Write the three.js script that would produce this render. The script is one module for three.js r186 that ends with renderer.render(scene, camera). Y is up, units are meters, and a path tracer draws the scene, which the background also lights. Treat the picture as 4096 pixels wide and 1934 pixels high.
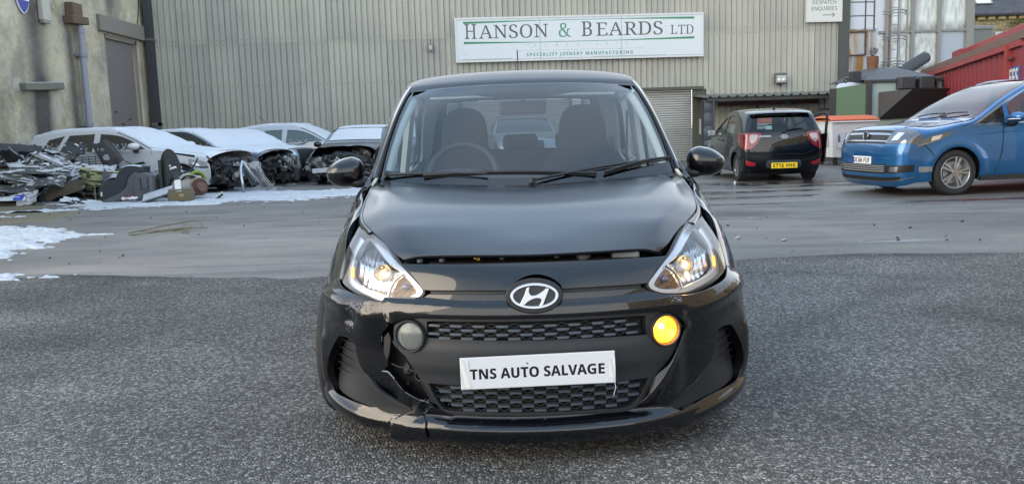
import * as THREE from 'three';
import { mergeGeometries, toCreasedNormals } from 'three/addons/utils/BufferGeometryUtils.js';
import { RoundedBoxGeometry } from 'three/addons/geometries/RoundedBoxGeometry.js';
import { FontLoader } from 'three/addons/loaders/FontLoader.js';

// ---------------------------------------------------------------- camera, sky, sun, exposure
const scene = new THREE.Scene();
const camera = new THREE.PerspectiveCamera(32.3, 1024 / 483, 0.05, 900);
camera.position.set(0, 1.18, 0);
camera.rotation.order = 'YXZ';
camera.rotation.set(THREE.MathUtils.degToRad(-7.54), 0, THREE.MathUtils.degToRad(-1.75));
const EXPOSURE = 2.65;
const SUN_DIR = new THREE.Vector3(-0.75, 0.34, 0.42).normalize();
const sun = new THREE.DirectionalLight(new THREE.Color(1.0, 0.84, 0.62), 0.95);
sun.position.copy(SUN_DIR).multiplyScalar(60).add(new THREE.Vector3(0, 0, -10));
sun.target.position.set(0, 0, -10);
sun.castShadow = true; sun.shadow.radius = 85; sun.shadow.mapSize.set(2048, 2048);
Object.assign(sun.shadow.camera, { left: -35, right: 35, top: 35, bottom: -35, near: 1, far: 140 });
scene.add(sun, sun.target);

// ---------------------------------------------------------------- numbers
function rng(seed) { let s = seed >>> 0; return () => { s = (s + 0x6d2b79f5) | 0; let t = Math.imul(s ^ (s >>> 15), 1 | s); t = (t + Math.imul(t ^ (t >>> 7), 61 | t)) ^ t; return ((t ^ (t >>> 14)) >>> 0) / 4294967296; }; }
const clamp = (x, a = 0, b = 1) => Math.min(b, Math.max(a, x));
const lerp = (a, b, t) => a + (b - a) * t;
const sstep = (a, b, x) => { const t = clamp((x - a) / (b - a)); return t * t * (3 - 2 * t); };
const interp = (x, xs, ys) => { if (x <= xs[0]) return ys[0]; for (let i = 1; i < xs.length; i++) if (x <= xs[i]) return lerp(ys[i - 1], ys[i], (x - xs[i - 1]) / (xs[i] - xs[i - 1])); return ys[ys.length - 1]; };
// smooth monotone-ish interpolation (Catmull-Rom on an irregular grid)
function smooth1(xs, ys) {
  const n = xs.length, m = xs.map((_, i) => i === 0 ? (ys[1] - ys[0]) / (xs[1] - xs[0]) : i === n - 1 ? (ys[n - 1] - ys[n - 2]) / (xs[n - 1] - xs[n - 2]) : (ys[i + 1] - ys[i - 1]) / (xs[i + 1] - xs[i - 1]));
  return (x) => {
    if (x <= xs[0]) return ys[0] + m[0] * (x - xs[0]);
    if (x >= xs[n - 1]) return ys[n - 1] + m[n - 1] * (x - xs[n - 1]);
    let i = 1; while (x > xs[i]) i++;
    const h = xs[i] - xs[i - 1], t = (x - xs[i - 1]) / h, t2 = t * t, t3 = t2 * t;
    return (2 * t3 - 3 * t2 + 1) * ys[i - 1] + (t3 - 2 * t2 + t) * h * m[i - 1] + (-2 * t3 + 3 * t2) * ys[i] + (t3 - t2) * h * m[i];
  };
}
const hash2 = (x, y, s) => { let h = Math.imul(x, 374761393) ^ Math.imul(y, 668265263) ^ Math.imul(s, 2147483647 ^ 0x5bd1e995); h = Math.imul(h ^ (h >>> 13), 1274126177); return ((h ^ (h >>> 16)) >>> 0) / 4294967296; };
function vnoise(x, y, s = 1, per = 0) {
  const xi = Math.floor(x), yi = Math.floor(y), fx = x - xi, fy = y - yi, w = (v) => per ? ((v % per) + per) % per : v;
  const u = fx * fx * (3 - 2 * fx), v = fy * fy * (3 - 2 * fy);
  return lerp(lerp(hash2(w(xi), w(yi), s), hash2(w(xi + 1), w(yi), s), u), lerp(hash2(w(xi), w(yi + 1), s), hash2(w(xi + 1), w(yi + 1), s), u), v);
}
function fbm(x, y, s = 1, oct = 4, per = 0) { let a = 0.5, r = 0, f = 1; for (let i = 0; i < oct; i++) { r += a * vnoise(x * f, y * f, s + i * 17, per ? per * f : 0); a *= 0.5; f *= 2; } return r / (1 - Math.pow(0.5, oct)); }

// ---------------------------------------------------------------- the sky: thin overcast, bluish overhead, warm low on the left behind the camera
{
  const w = 512, h = 256, d = new Float32Array(w * h * 4), sunAz = Math.atan2(SUN_DIR.x, -SUN_DIR.z);
  for (let j = 0; j < h; j++) {
    const el = ((j + 0.5) / h - 0.5) * Math.PI;                        // row 0 is straight down
    for (let i = 0; i < w; i++) {
      const az = ((i + 0.5) / w - 0.5) * 2 * Math.PI;                    // direction (cos el cos az, sin el, cos el sin az) as three.js reads it
      const dx = Math.cos(el) * Math.cos(az), dy = Math.sin(el), dz = Math.cos(el) * Math.sin(az);
      const e = Math.max(0, dy), c1 = fbm(6 + dx * 2.2 / (e + 0.35), 9 + dz * 2.2 / (e + 0.35), 3, 5);
      const up = sstep(0, 0.72, e);
      let r = lerp(0.98, 0.30, up), g = lerp(0.98, 0.44, up), b = lerp(0.97, 0.62, up);
      const cl = sstep(0.42, 0.8, c1) * 0.22;
      r = lerp(r, 1.0, cl); g = lerp(g, 1.02, cl); b = lerp(b, 1.08, cl);
      const cosS = (dx * SUN_DIR.x + dy * SUN_DIR.y * 0.5 + dz * SUN_DIR.z), warm = Math.pow(clamp(cosS), 6) * Math.exp(-e * 2.4);
      r += warm * 0.62; g += warm * 0.42; b += warm * 0.2;
      if (dy < 0) { r = 0.3; g = 0.3; b = 0.3; }
      const o = (j * w + i) * 4, k = 1.0;
      d[o] = r * k; d[o + 1] = g * k; d[o + 2] = b * k; d[o + 3] = 1;
    }
  }
  const sky = new THREE.DataTexture(d, w, h, THREE.RGBAFormat, THREE.FloatType);
  sky.mapping = THREE.EquirectangularReflectionMapping; sky.magFilter = THREE.LinearFilter; sky.minFilter = THREE.LinearFilter; sky.needsUpdate = true;
  scene.background = sky; scene.environment = sky;
}

// ---------------------------------------------------------------- naming
const taken = new Map();
function numbered(name) { const n = taken.get(name) ?? 0; taken.set(name, n + 1); return n ? name + '_' + String(n).padStart(3, '0') : name; }
function thing(name, label, category, [x, y, z] = [0, 0, 0], turn = 0, group) {
  const o = new THREE.Group(); o.name = numbered(name); o.position.set(x, y, z); o.rotation.y = turn;
  o.userData = { label, category }; if (group) o.userData.group = group;
  scene.add(o); return o;
}
function tag(o, label, category, group) { o.userData.label = label; o.userData.category = category; if (group) o.userData.group = group; return o; }
function obj(name, geos, mat, parent = scene) {
  const list = (Array.isArray(geos) ? geos : [geos]).map((g) => { const q = g.index ? g.toNonIndexed() : g; for (const k of Object.keys(q.attributes)) if (!['position', 'normal', 'uv'].includes(k)) q.deleteAttribute(k); if (!q.attributes.uv) q.setAttribute('uv', new THREE.BufferAttribute(new Float32Array(q.attributes.position.count * 2), 2)); return q; });
  const m = new THREE.Mesh(list.length > 1 ? mergeGeometries(list) : list[0], mat);
  m.name = parent === scene ? numbered(name) : name; m.castShadow = m.receiveShadow = true; parent.add(m); return m;
}
function piece(name, geo, mat, parent) { const m = new THREE.Mesh(geo, mat); m.name = name; m.castShadow = m.receiveShadow = true; parent.add(m); return m; }
const structure = (o) => { o.userData.kind = 'structure'; return o; };
const stuff = (o, label, category) => { o.userData.kind = 'stuff'; if (label) tag(o, label, category); return o; };

// ---------------------------------------------------------------- shapes
// pts: [x, y] or [x, y, 1] for a sharp corner; a smooth line through them
function spl(pts, closed = true, k = 8) {
  const n = pts.length, out = [];
  const cr = (p0, p1, p2, p3, t) => [0, 1].map((c) => { const a = p0[c], b = p1[c], d = p2[c], e = p3[c]; return 0.5 * (2 * b + (d - a) * t + (2 * a - 5 * b + 4 * d - e) * t * t + (3 * b - a - 3 * d + e) * t * t * t); });
  const at = (i) => closed ? pts[(i + n) % n] : pts[clamp(i, 0, n - 1)];
  for (let i = 0; i < (closed ? n : n - 1); i++) {
    const p1 = at(i), p2 = at(i + 1), p0 = p1[2] ? [2 * p1[0] - p2[0], 2 * p1[1] - p2[1]] : at(i - 1), p3 = p2[2] ? [2 * p2[0] - p1[0], 2 * p2[1] - p1[1]] : at(i + 2);
    if (p1[2] && p2[2]) { out.push([p1[0], p1[1]]); continue; }
    for (let j = 0; j < k; j++) out.push(cr(p0, p1, p2, p3, j / k));
  }
  if (!closed) out.push([pts[n - 1][0], pts[n - 1][1]]);
  return out;
}
const poly = (pts) => pts.map((p) => [p[0], p[1]]);
function dense(loop, L) { const o = []; loop.forEach((p, i) => { const q = loop[(i + 1) % loop.length], m = Math.max(1, Math.ceil(Math.hypot(q[0] - p[0], q[1] - p[1]) / L)); for (let j = 0; j < m; j++) o.push([lerp(p[0], q[0], j / m), lerp(p[1], q[1], j / m)]); }); return o; }
const area2 = (l) => l.reduce((a, p, i) => { const q = l[(i + 1) % l.length]; return a + p[0] * q[1] - q[0] * p[1]; }, 0);
const mir = (pts) => pts.map((p) => [-p[0], p[1], p[2]]).reverse();

// A panel: a 2-D outline with holes, refined, laid on a surface map(u, v) -> [x, y, z]; edges are rounded and turned in by "skirt".
function panel(outline, holes, map, { L = 0.04, skirt = 0.012, bevel = 0.002, flip = false, holeSkirt } = {}) {
  const fix = (l, ccw) => (area2(l) > 0) === ccw ? l : l.slice().reverse();
  const loops = [fix(dense(outline, L), true), ...holes.map((h) => fix(dense(h, L), false))];
  const pts = loops.flat(), V2 = (l) => l.map((p) => new THREE.Vector2(p[0], p[1]));
  let tris = THREE.ShapeUtils.triangulateShape(V2(loops[0]), loops.slice(1).map(V2)).map((t) => { const [a, b, c] = t.map((i) => pts[i]); return (b[0] - a[0]) * (c[1] - a[1]) - (c[0] - a[0]) * (b[1] - a[1]) > 0 ? t : [t[0], t[2], t[1]]; });
  const fixed = pts.length, LL = L * 1.6;
  const keyOf = (a, b) => a < b ? a * 1e6 + b : b * 1e6 + a;
  const onEdge = new Set(); { let o = 0; for (const l of loops) { l.forEach((_, i) => onEdge.add(keyOf(o + i, o + (i + 1) % l.length))); o += l.length; } }
  for (let pass = 0; pass < 9; pass++) {
    const mid = new Map(); let any = false;
    const len = (a, b) => Math.hypot(pts[a][0] - pts[b][0], pts[a][1] - pts[b][1]);
    for (const t of tris) for (let e = 0; e < 3; e++) { const a = t[e], b = t[(e + 1) % 3], k = keyOf(a, b); if (!mid.has(k) && !onEdge.has(k) && len(a, b) > LL) { mid.set(k, pts.length); pts.push([(pts[a][0] + pts[b][0]) / 2, (pts[a][1] + pts[b][1]) / 2]); any = true; } }
    if (!any) break;
    const next = [];
    for (const [a, b, c] of tris) {
      const ab = mid.get(keyOf(a, b)), bc = mid.get(keyOf(b, c)), ca = mid.get(keyOf(c, a)), n = (ab !== undefined) + (bc !== undefined) + (ca !== undefined);
      if (n === 0) next.push([a, b, c]);
      else if (n === 3) next.push([a, ab, ca], [ab, b, bc], [ca, bc, c], [ab, bc, ca]);
      else if (n === 1) { if (ab !== undefined) next.push([a, ab, c], [ab, b, c]); else if (bc !== undefined) next.push([a, b, bc], [a, bc, c]); else next.push([a, b, ca], [ca, b, c]); }
      else if (ab === undefined) next.push([c, ca, bc], [ca, a, b], [ca, b, bc]);
      else if (bc === undefined) next.push([a, ab, ca], [ab, b, c], [ab, c, ca]);
      else next.push([b, bc, ab], [bc, c, a], [bc, a, ab]);
    }
    tris = next;
  }
  const sgn = flip ? -1 : 1, P = [], N = [], U = [], I = [], e = 1e-3;
  const sub = (a, b) => [a[0] - b[0], a[1] - b[1], a[2] - b[2]], cross = (a, b) => [a[1] * b[2] - a[2] * b[1], a[2] * b[0] - a[0] * b[2], a[0] * b[1] - a[1] * b[0]], unit = (a) => { const l = Math.hypot(...a) || 1; return [a[0] / l, a[1] / l, a[2] / l]; };
  for (const [u, v] of pts) { P.push(map(u, v)); const n = unit(cross(sub(map(u + e, v), map(u - e, v)), sub(map(u, v + e), map(u, v - e)))); N.push(n.map((x) => x * sgn)); U.push([u, v]); }
  for (const t of tris) I.push(...(flip ? [t[0], t[2], t[1]] : t));
  if (skirt || holeSkirt) {
    let o = 0;
    loops.forEach((l, li) => {
      const depth = li && holeSkirt !== undefined ? holeSkirt : skirt, n = l.length, base = P.length;
      if (depth) {
        for (let i = 0; i < n; i++) {
          const a = P[o + (i + n - 1) % n], b = P[o + (i + 1) % n], nn = N[o + i], out = unit(cross(sub(b, a), nn).map((x) => x * sgn)), p = P[o + i];
          const p1 = p.map((x, c) => x + out[c] * bevel - nn[c] * bevel), p2 = p1.map((x, c) => x - nn[c] * depth);
          P.push(p1, p2); N.push(out, out); U.push(U[o + i], U[o + i]);
        }
        for (let i = 0; i < n; i++) {
          const j = (i + 1) % n, a0 = o + i, b0 = o + j, a1 = base + 2 * i, b1 = base + 2 * j, a2 = a1 + 1, b2 = b1 + 1;
          const q = [[a0, a1, b1], [a0, b1, b0], [a1, a2, b2], [a1, b2, b1]];
          for (const t of q) I.push(...(flip ? [t[0], t[2], t[1]] : t));
        }
      }
      o += n;
    });
  }
  const g = new THREE.BufferGeometry();
  g.setAttribute('position', new THREE.Float32BufferAttribute(P.flat(), 3)); g.setAttribute('normal', new THREE.Float32BufferAttribute(N.flat(), 3)); g.setAttribute('uv', new THREE.Float32BufferAttribute(U.flat(), 2)); g.setIndex(I);
  return g;
}
// a grid surface f(i/nu, j/nv) -> [x,y,z]
function gridGeo(nu, nv, f, uvScale = [1, 1]) {
  const P = [], U = [], I = [];
  for (let j = 0; j <= nv; j++) for (let i = 0; i <= nu; i++) { P.push(...f(i / nu, j / nv)); U.push(i / nu * uvScale[0], j / nv * uvScale[1]); }
  for (let j = 0; j < nv; j++) for (let i = 0; i < nu; i++) { const a = j * (nu + 1) + i, b = a + 1, c = a + nu + 1, d = c + 1; I.push(a, b, d, a, d, c); }
  const g = new THREE.BufferGeometry(); g.setAttribute('position', new THREE.Float32BufferAttribute(P, 3)); g.setAttribute('uv', new THREE.Float32BufferAttribute(U, 2)); g.setIndex(I); g.computeVertexNormals(); return g;
}
// a smooth surface through a net of points; net[row][col] = [x,y,z]; with half = true the rows run from the centre line outwards and are mirrored
function netFn(net, half = true) {
  const rows = half ? net.map((r) => [...r.slice(1).reverse().map((p) => [-p[0], p[1], p[2]]), ...r]) : net;
  const cr = (a, b, c, d, t) => 0.5 * (2 * b + (c - a) * t + (2 * a - 5 * b + 4 * c - d) * t * t + (3 * b - a - 3 * c + d) * t * t * t);
  const line = (pts, t) => { const n = pts.length - 1, x = clamp(t) * n, i = Math.min(n - 1, Math.floor(x)), f = x - i, P = (k) => k < 0 ? pts[0].map((v, c) => 2 * v - pts[1][c]) : k > n ? pts[n].map((v, c) => 2 * v - pts[n - 1][c]) : pts[k]; const [a, b, c, d] = [P(i - 1), P(i), P(i + 1), P(i + 2)]; return a.map((_, k) => cr(a[k], b[k], c[k], d[k], f)); };
  return (u, v) => line(rows.map((r) => line(r, u)), v);
}
const M4 = (x = 0, y = 0, z = 0, rx = 0, ry = 0, rz = 0, s = 1) => new THREE.Matrix4().compose(new THREE.Vector3(x, y, z), new THREE.Quaternion().setFromEuler(new THREE.Euler(rx, ry, rz)), Array.isArray(s) ? new THREE.Vector3(...s) : new THREE.Vector3(s, s, s));
const put = (g, ...a) => g.applyMatrix4(M4(...a));
function box(w, h, d, x = 0, y = 0, z = 0, rx = 0, ry = 0, rz = 0) { return put(new THREE.BoxGeometry(w, h, d), x, y, z, rx, ry, rz); }
function rbox(w, h, d, r, x = 0, y = 0, z = 0, rx = 0, ry = 0, rz = 0, seg = 2) { return put(new RoundedBoxGeometry(w, h, d, seg, Math.min(r, w / 2.01, h / 2.01, d / 2.01)), x, y, z, rx, ry, rz); }
function cyl(r0, r1, h, n = 16, x = 0, y = 0, z = 0, rx = 0, ry = 0, rz = 0, open = false) { return put(new THREE.CylinderGeometry(r1, r0, h, n, 1, open), x, y, z, rx, ry, rz); }
function tube(pts, r, n = 24, m = 8, closed = false) { return new THREE.TubeGeometry(new THREE.CatmullRomCurve3(pts.map((p) => new THREE.Vector3(...p)), closed), n, r, m, closed); }
function bar(a, b, r, m = 6) { const A = new THREE.Vector3(...a), B = new THREE.Vector3(...b), d = B.clone().sub(A), g = new THREE.CylinderGeometry(r, r, d.length(), m); g.applyQuaternion(new THREE.Quaternion().setFromUnitVectors(new THREE.Vector3(0, 1, 0), d.clone().normalize())); g.translate((A.x + B.x) / 2, (A.y + B.y) / 2, (A.z + B.z) / 2); return g; }
function beam(a, b, w, h) { const A = new THREE.Vector3(...a), B = new THREE.Vector3(...b), g = new THREE.BoxGeometry(w, h, A.distanceTo(B)); g.applyMatrix4(new THREE.Matrix4().lookAt(A, B, new THREE.Vector3(0, 1, 0.001))); g.translate((A.x + B.x) / 2, (A.y + B.y) / 2, (A.z + B.z) / 2); return g; }
function shapeOf(loop, holes = []) { const s = new THREE.Shape(loop.map((p) => new THREE.Vector2(p[0], p[1]))); for (const h of holes) s.holes.push(new THREE.Path(h.map((p) => new THREE.Vector2(p[0], p[1])))); return s; }
function extrude(loop, depth, bevel = 0, holes = [], seg = 2) { return new THREE.ExtrudeGeometry(shapeOf(loop, holes), { depth, bevelEnabled: bevel > 0, bevelSize: bevel, bevelThickness: bevel, bevelSegments: seg, curveSegments: 12 }); }
const ellipse = (cx, cy, rx, ry, n = 40, a0 = 0) => Array.from({ length: n }, (_, i) => [cx + rx * Math.cos(a0 + i / n * 2 * Math.PI), cy + ry * Math.sin(a0 + i / n * 2 * Math.PI)]);

// ---------------------------------------------------------------- textures
function dataTex(n, m, f, srgb = false, repeat) {
  const d = new Uint8Array(n * m * 4);
  for (let j = 0; j < m; j++) for (let i = 0; i < n; i++) { const c = f(i, j), o = (j * n + i) * 4; if (typeof c === 'number') d[o] = d[o + 1] = d[o + 2] = clamp(c) * 255; else for (let k = 0; k < 3; k++) d[o + k] = clamp(c[k]) * 255; d[o + 3] = 255; }
  const t = new THREE.DataTexture(d, n, m, THREE.RGBAFormat); t.wrapS = t.wrapT = THREE.RepeatWrapping; t.magFilter = THREE.LinearFilter; t.minFilter = THREE.LinearMipmapLinearFilter; t.generateMipmaps = true; if (srgb) t.colorSpace = THREE.SRGBColorSpace; if (repeat) t.repeat.set(...repeat); t.needsUpdate = true; return t;
}
function canvasTex(w, h, draw) { const c = document.createElement('canvas'); c.width = w; c.height = h; const x = c.getContext('2d'); draw(x, w, h); const t = new THREE.CanvasTexture(c); t.colorSpace = THREE.SRGBColorSpace; t.anisotropy = 8; return t; }
const s2l = (c) => Math.pow(c, 2.2), l2s = (c) => Math.pow(clamp(c), 1 / 2.2);
const lin = (r, g, b) => [l2s(r), l2s(g), l2s(b)];      // a linear base colour as the sRGB bytes of a texture

// ---------------------------------------------------------------- materials
const std = (r, g, b, rough = 0.6, more = {}) => new THREE.MeshStandardMaterial({ color: new THREE.Color().setRGB(r, g, b), roughness: rough, side: THREE.DoubleSide, ...more });
const phy = (r, g, b, rough = 0.5, more = {}) => new THREE.MeshPhysicalMaterial({ color: new THREE.Color().setRGB(r, g, b), roughness: rough, side: THREE.DoubleSide, ...more });
const grainTex = dataTex(256, 256, (i, j) => 0.35 + 0.4 * hash2(i, j, 5) * 0.6 + 0.4 * fbm(i / 16, j / 16, 8, 3, 16));
const orange = dataTex(256, 256, (i, j) => fbm(i / 12, j / 12, 31, 3, 256 / 12 | 0));
const M = {
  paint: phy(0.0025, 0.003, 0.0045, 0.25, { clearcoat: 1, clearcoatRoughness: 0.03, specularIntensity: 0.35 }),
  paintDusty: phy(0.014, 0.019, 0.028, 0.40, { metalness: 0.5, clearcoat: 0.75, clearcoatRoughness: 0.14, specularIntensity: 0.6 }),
  paintRoof: phy(0.010, 0.012, 0.016, 0.4, { clearcoat: 0.3, clearcoatRoughness: 0.12, specularIntensity: 0.25 }),
  plastic: std(0.018, 0.019, 0.021, 0.55),
  plasticDark: std(0.008, 0.008, 0.009, 0.5),
  matte: std(0.016, 0.018, 0.021, 0.5),
  black: std(0.004, 0.004, 0.0045, 0.8),
  rubber: std(0.014, 0.014, 0.015, 0.8, { bumpMap: grainTex, bumpScale: 0.001 }),
  chrome: std(0.36, 0.38, 0.41, 0.16, { metalness: 1 }),
  chromeSoft: std(0.42, 0.44, 0.47, 0.28, { metalness: 1 }),
  steel: std(0.42, 0.44, 0.47, 0.4, { metalness: 1 }),
  slat: std(0.075, 0.09, 0.115, 0.35, { metalness: 0.2 }),
  glass: phy(0.78, 0.84, 0.85, 0.0, { transmission: 1, ior: 1.62 }),
  tint: phy(0.55, 0.62, 0.62, 0.0, { transmission: 1, ior: 1.5 }),
  darkGlass: phy(0.012, 0.016, 0.018, 0.04, { clearcoat: 1, clearcoatRoughness: 0.02 }),
  lens: phy(1, 1, 1, 0.0, { transmission: 1, ior: 1.45 }),
  frit: phy(0.003, 0.0035, 0.005, 0.9, { specularIntensity: 0 }),
  seat: std(0.016, 0.017, 0.019, 0.95),
  dash: std(0.02, 0.021, 0.023, 0.75),
  trim: std(0.40, 0.43, 0.42, 0.85),
  trimDark: std(0.05, 0.053, 0.055, 0.85),
  snow: std(0.52, 0.55, 0.585, 0.85, { map: dataTex(512, 512, (i, j) => { const a = fbm(i / 64, j / 64, 41, 5, 8), b = sstep(.60, .74, fbm(i / 20, j / 20, 43, 4, 512 / 20 | 0)) * sstep(.4, .6, a), k = .80 + .36 * (a - .4); return lin(k * (1 - .40 * b), k * (1 - .41 * b), k * (1 - .44 * b)); }, true), bumpMap: dataTex(256, 256, (i, j) => fbm(i / 8, j / 8, 3, 4, 32)), bumpScale: 0.012 }),
  snowCar: std(0.55, 0.58, 0.615, 0.8, { bumpMap: dataTex(256, 256, (i, j) => fbm(i / 8, j / 8, 3, 4, 32)), bumpScale: 0.02 }),
  rearGlass: phy(0.30, 0.35, 0.37, 0.0, { transmission: 1, ior: 1.5 }),
  white: std(0.55, 0.56, 0.57, 0.5),
  grey: std(0.2, 0.21, 0.22, 0.6),
};
const smoothed = (g, a = 0.6) => toCreasedNormals(g, a);
const fontSans = await new FontLoader().loadAsync('fonts/droid/droid_sans_bold.typeface.json');
function textGeo(str, size, depth = 0.004) { const shapes = fontSans.generateShapes(str, size); const g = depth ? new THREE.ExtrudeGeometry(shapes, { depth, bevelEnabled: false, curveSegments: 4 }) : new THREE.ShapeGeometry(shapes, 4); g.computeBoundingBox(); const b = g.boundingBox; g.translate(-(b.min.x + b.max.x) / 2, -(b.min.y + b.max.y) / 2, 0); return g; }
// ================================================================ wheels and the shell shared by the other cars
// a wheel with its axis along z, outer face towards +z
function makeWheel(r, w, style, rimMat) {
  const g = new THREE.Group(); g.name = 'wheel';
  const rr = r * (style === 'cap' ? .62 : .70), prof = [[rr, -w / 2], [r * .9, -w / 2], [r * .965, -w * .46], [r, -w * .36], [r, w * .36], [r * .965, w * .46], [r * .9, w / 2 + .004], [rr + .012, w / 2 + .002], [rr, w * .42]].map((p) => new THREE.Vector2(...p));
  const tyre = new THREE.LatheGeometry(prof, 56); tyre.rotateX(Math.PI / 2);
  const tread = []; for (let i = 0; i < 64; i++) { const a = i / 64 * 6.2832; tread.push(box(.006, .010, w * .62, r * Math.cos(a), r * Math.sin(a), 0, 0, 0, a)); }
  obj('tyre', [tyre, ...tread], M.rubber, g);
  const barrel = new THREE.LatheGeometry([[rr * .3, -w * .1], [rr * .92, -w * .15], [rr * .96, w * .38], [rr, w * .43], [rr + .006, w * .46]].map((p) => new THREE.Vector2(...p)), 48); barrel.rotateX(Math.PI / 2);
  obj('rim', [barrel], style === 'cap' ? rimMat : M.grey, g);
  const parts = [];
  if (style === 'cap') {
    for (let i = 0; i < 8; i++) { const a = i / 8 * 6.2832; const l = spl([[.05, -.022], [rr * .72, -.030], [rr * .96, -.040], [rr * .96, .040], [rr * .72, .030], [.05, .022]], true, 3); const e = extrude(l, .008, .003); e.rotateZ(a); e.translate(0, 0, w * .38); parts.push(e); }
    parts.push(cyl(.055, .06, .02, 24, 0, 0, w * .40, Math.PI / 2));
  } else {
    const n = +style.slice(1); for (let i = 0; i < n; i++) { const a = i / n * 6.2832 + .1; for (const d of style[0] === 'd' ? [-.16, .16] : [0]) { const e = extrude(spl([[.03, -.010], [rr * .55, -.009], [rr * .97, -.014], [rr * .97, .014], [rr * .55, .009], [.03, .010]], true, 3), .014, .004); e.rotateZ(a + d); e.translate(0, 0, w * .36); parts.push(e); } }
    parts.push(cyl(.06, .05, .03, 24, 0, 0, w * .40, Math.PI / 2));
    const lip = new THREE.TorusGeometry(rr - .004, .010, 8, 48); lip.translate(0, 0, w * .43); parts.push(lip);
  }
  obj('spokes', parts, rimMat, g);
  obj('brake_disc', [cyl(rr * .7, rr * .7, .02, 28, 0, 0, w * .12, Math.PI / 2)], M.steel, g);
  return g;
}

// Car-local axes: z = 0 at the nose running back to -L, x across, y up; the group stands at the nose centre on the ground.
function carShell(spec, root) {
  const { L, w, belt, top, arches, r, windows = [], paint = M.paint, glassMat = M.darkGlass, tum = .34, frontTaper = .06, rearTaper = .05, trackIn = .03 } = spec;
  const K = top.map((_, i) => i), cz = smooth1(K, top.map((c) => c[0])), cy = smooth1(K, top.map((c) => c[1])), cb = smooth1(K, top.map((c) => c[2])), nK = top.length - 1;
  const W = (z, y) => {
    let b = w; if (y > belt) b -= (y - belt) * tum + .25 * Math.max(0, y - belt - .32) ** 2; else b -= .02 * sstep(belt - .3, belt, y) + .07 * Math.max(0, (.55 - y) / .4) ** 2;
    const f = Math.max(0, (z + 1.15) / 1.15), q = Math.max(0, (-L + 1.0 - z) / 1.0); b -= frontTaper * f * f + rearTaper * q * q;
    for (const a of arches) b += .018 * Math.exp(-(((Math.hypot(z - a, y - r) - r * 1.28) / .07) ** 2)); return b;
  };
  const skin = (t, k, off = 0) => { const e = .02, z = cz(k), y = cy(k), dz = cz(Math.min(nK, k + e)) - cz(Math.max(0, k - e)), dy = cy(Math.min(nK, k + e)) - cy(Math.max(0, k - e)), l = Math.hypot(dz, dy), bow = cb(k) * Math.pow(1 - Math.pow(Math.abs(t), spec.pw ?? 2.3), 1 / (spec.pw ?? 2.3)) + off; return [(W(z, y) + Math.min(0, off)) * t, y - dz / l * bow, z + dy / l * bow]; };
  const band = (k0, k1, t0, t1, off = 0, nt = 24, nk = Math.max(3, Math.ceil((k1 - k0) * 6))) => gridGeo(nt, nk, (u, v) => skin(Math.sin(lerp(Math.asin(t0), Math.asin(t1), u)), lerp(k0, k1, v), off));
  const arch = (a) => { const R = r * 1.14, y0 = spec.sill - .01, d0 = Math.asin(clamp((y0 - r) / R, -1, 1)); return Array.from({ length: 17 }, (_, i) => { const th = lerp(Math.PI - d0, d0, i / 16); return [a + R * Math.cos(th), r + R * Math.sin(th)]; }); };
  const topLine = []; for (let i = 0; i <= nK * 8; i++) { const k = i / 8; topLine.push([cz(k), cy(k)]); }
  const under = arches.slice().sort((p, q) => p - q).flatMap((a) => arch(a));
  const outline = [...topLine, ...under];
  const sides = [];
  for (const s of [1, -1]) {
    const map = (off) => (z, y) => [s * (W(z, y) - off), y, z], o = { L: spec.fine ?? .09, flip: s > 0 };
    sides.push(obj('body_side', panel(outline, windows.map((v) => spl(v, true, 4)), map(0), { ...o, skirt: .03 }), paint, root));
    for (const v of windows) obj('side_window', panel(spl(v, true, 4), [], map(.012), o), glassMat, root);
  }
  const side = (loop, name, mat, s, off = .004, par = root, k = 5) => obj(name, panel(k ? spl(loop, true, k) : poly(loop), [], (z, y) => [s * (W(z, y) + off), y, z], { L: .05, flip: s > 0, skirt: .006 }), mat, par);
  const onSkin = (loop0, name, mat, off = .004, par = root, k = 5, more = {}) => obj(name, panel(((loop) => k ? spl(loop, true, k) : poly(dense(loop, .03)))(loop0.map((p) => [Math.asin(clamp(p[0], -1, 1)), p[1], p[2]])), [], (x, kk) => skin(Math.sin(x), kk, off), { L: .05, skirt: .006, bevel: .001, ...more }), mat, par);
  obj('underbody', [box(2 * w - .46, .42, L - .5, 0, .42, -L / 2), box(2 * w - .1, .3, Math.abs(arches[0] - arches[1]) - 2.5 * r, 0, .4, (arches[0] + arches[1]) / 2)], M.black, root);
  const wheels = []; arches.forEach((a, i) => { for (const s of [1, -1]) { if (spec.noWheel?.(i, s)) continue; const wl = makeWheel(r, spec.tyre ?? .2, spec.rim ?? 'd5', spec.rimMat ?? M.steel); wl.position.set(s * (w - .1 - trackIn), r, a); wl.rotation.y = s > 0 ? Math.PI / 2 : -Math.PI / 2; if (s < 0) wl.scale.set(1, 1, 1); if (spec.steer && !i) wl.rotation.y += spec.steer; root.add(wl); wheels.push(wl); } });
  return { W, skin, band, side, onSkin, topLine, cz, cy, nK };
}
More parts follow.
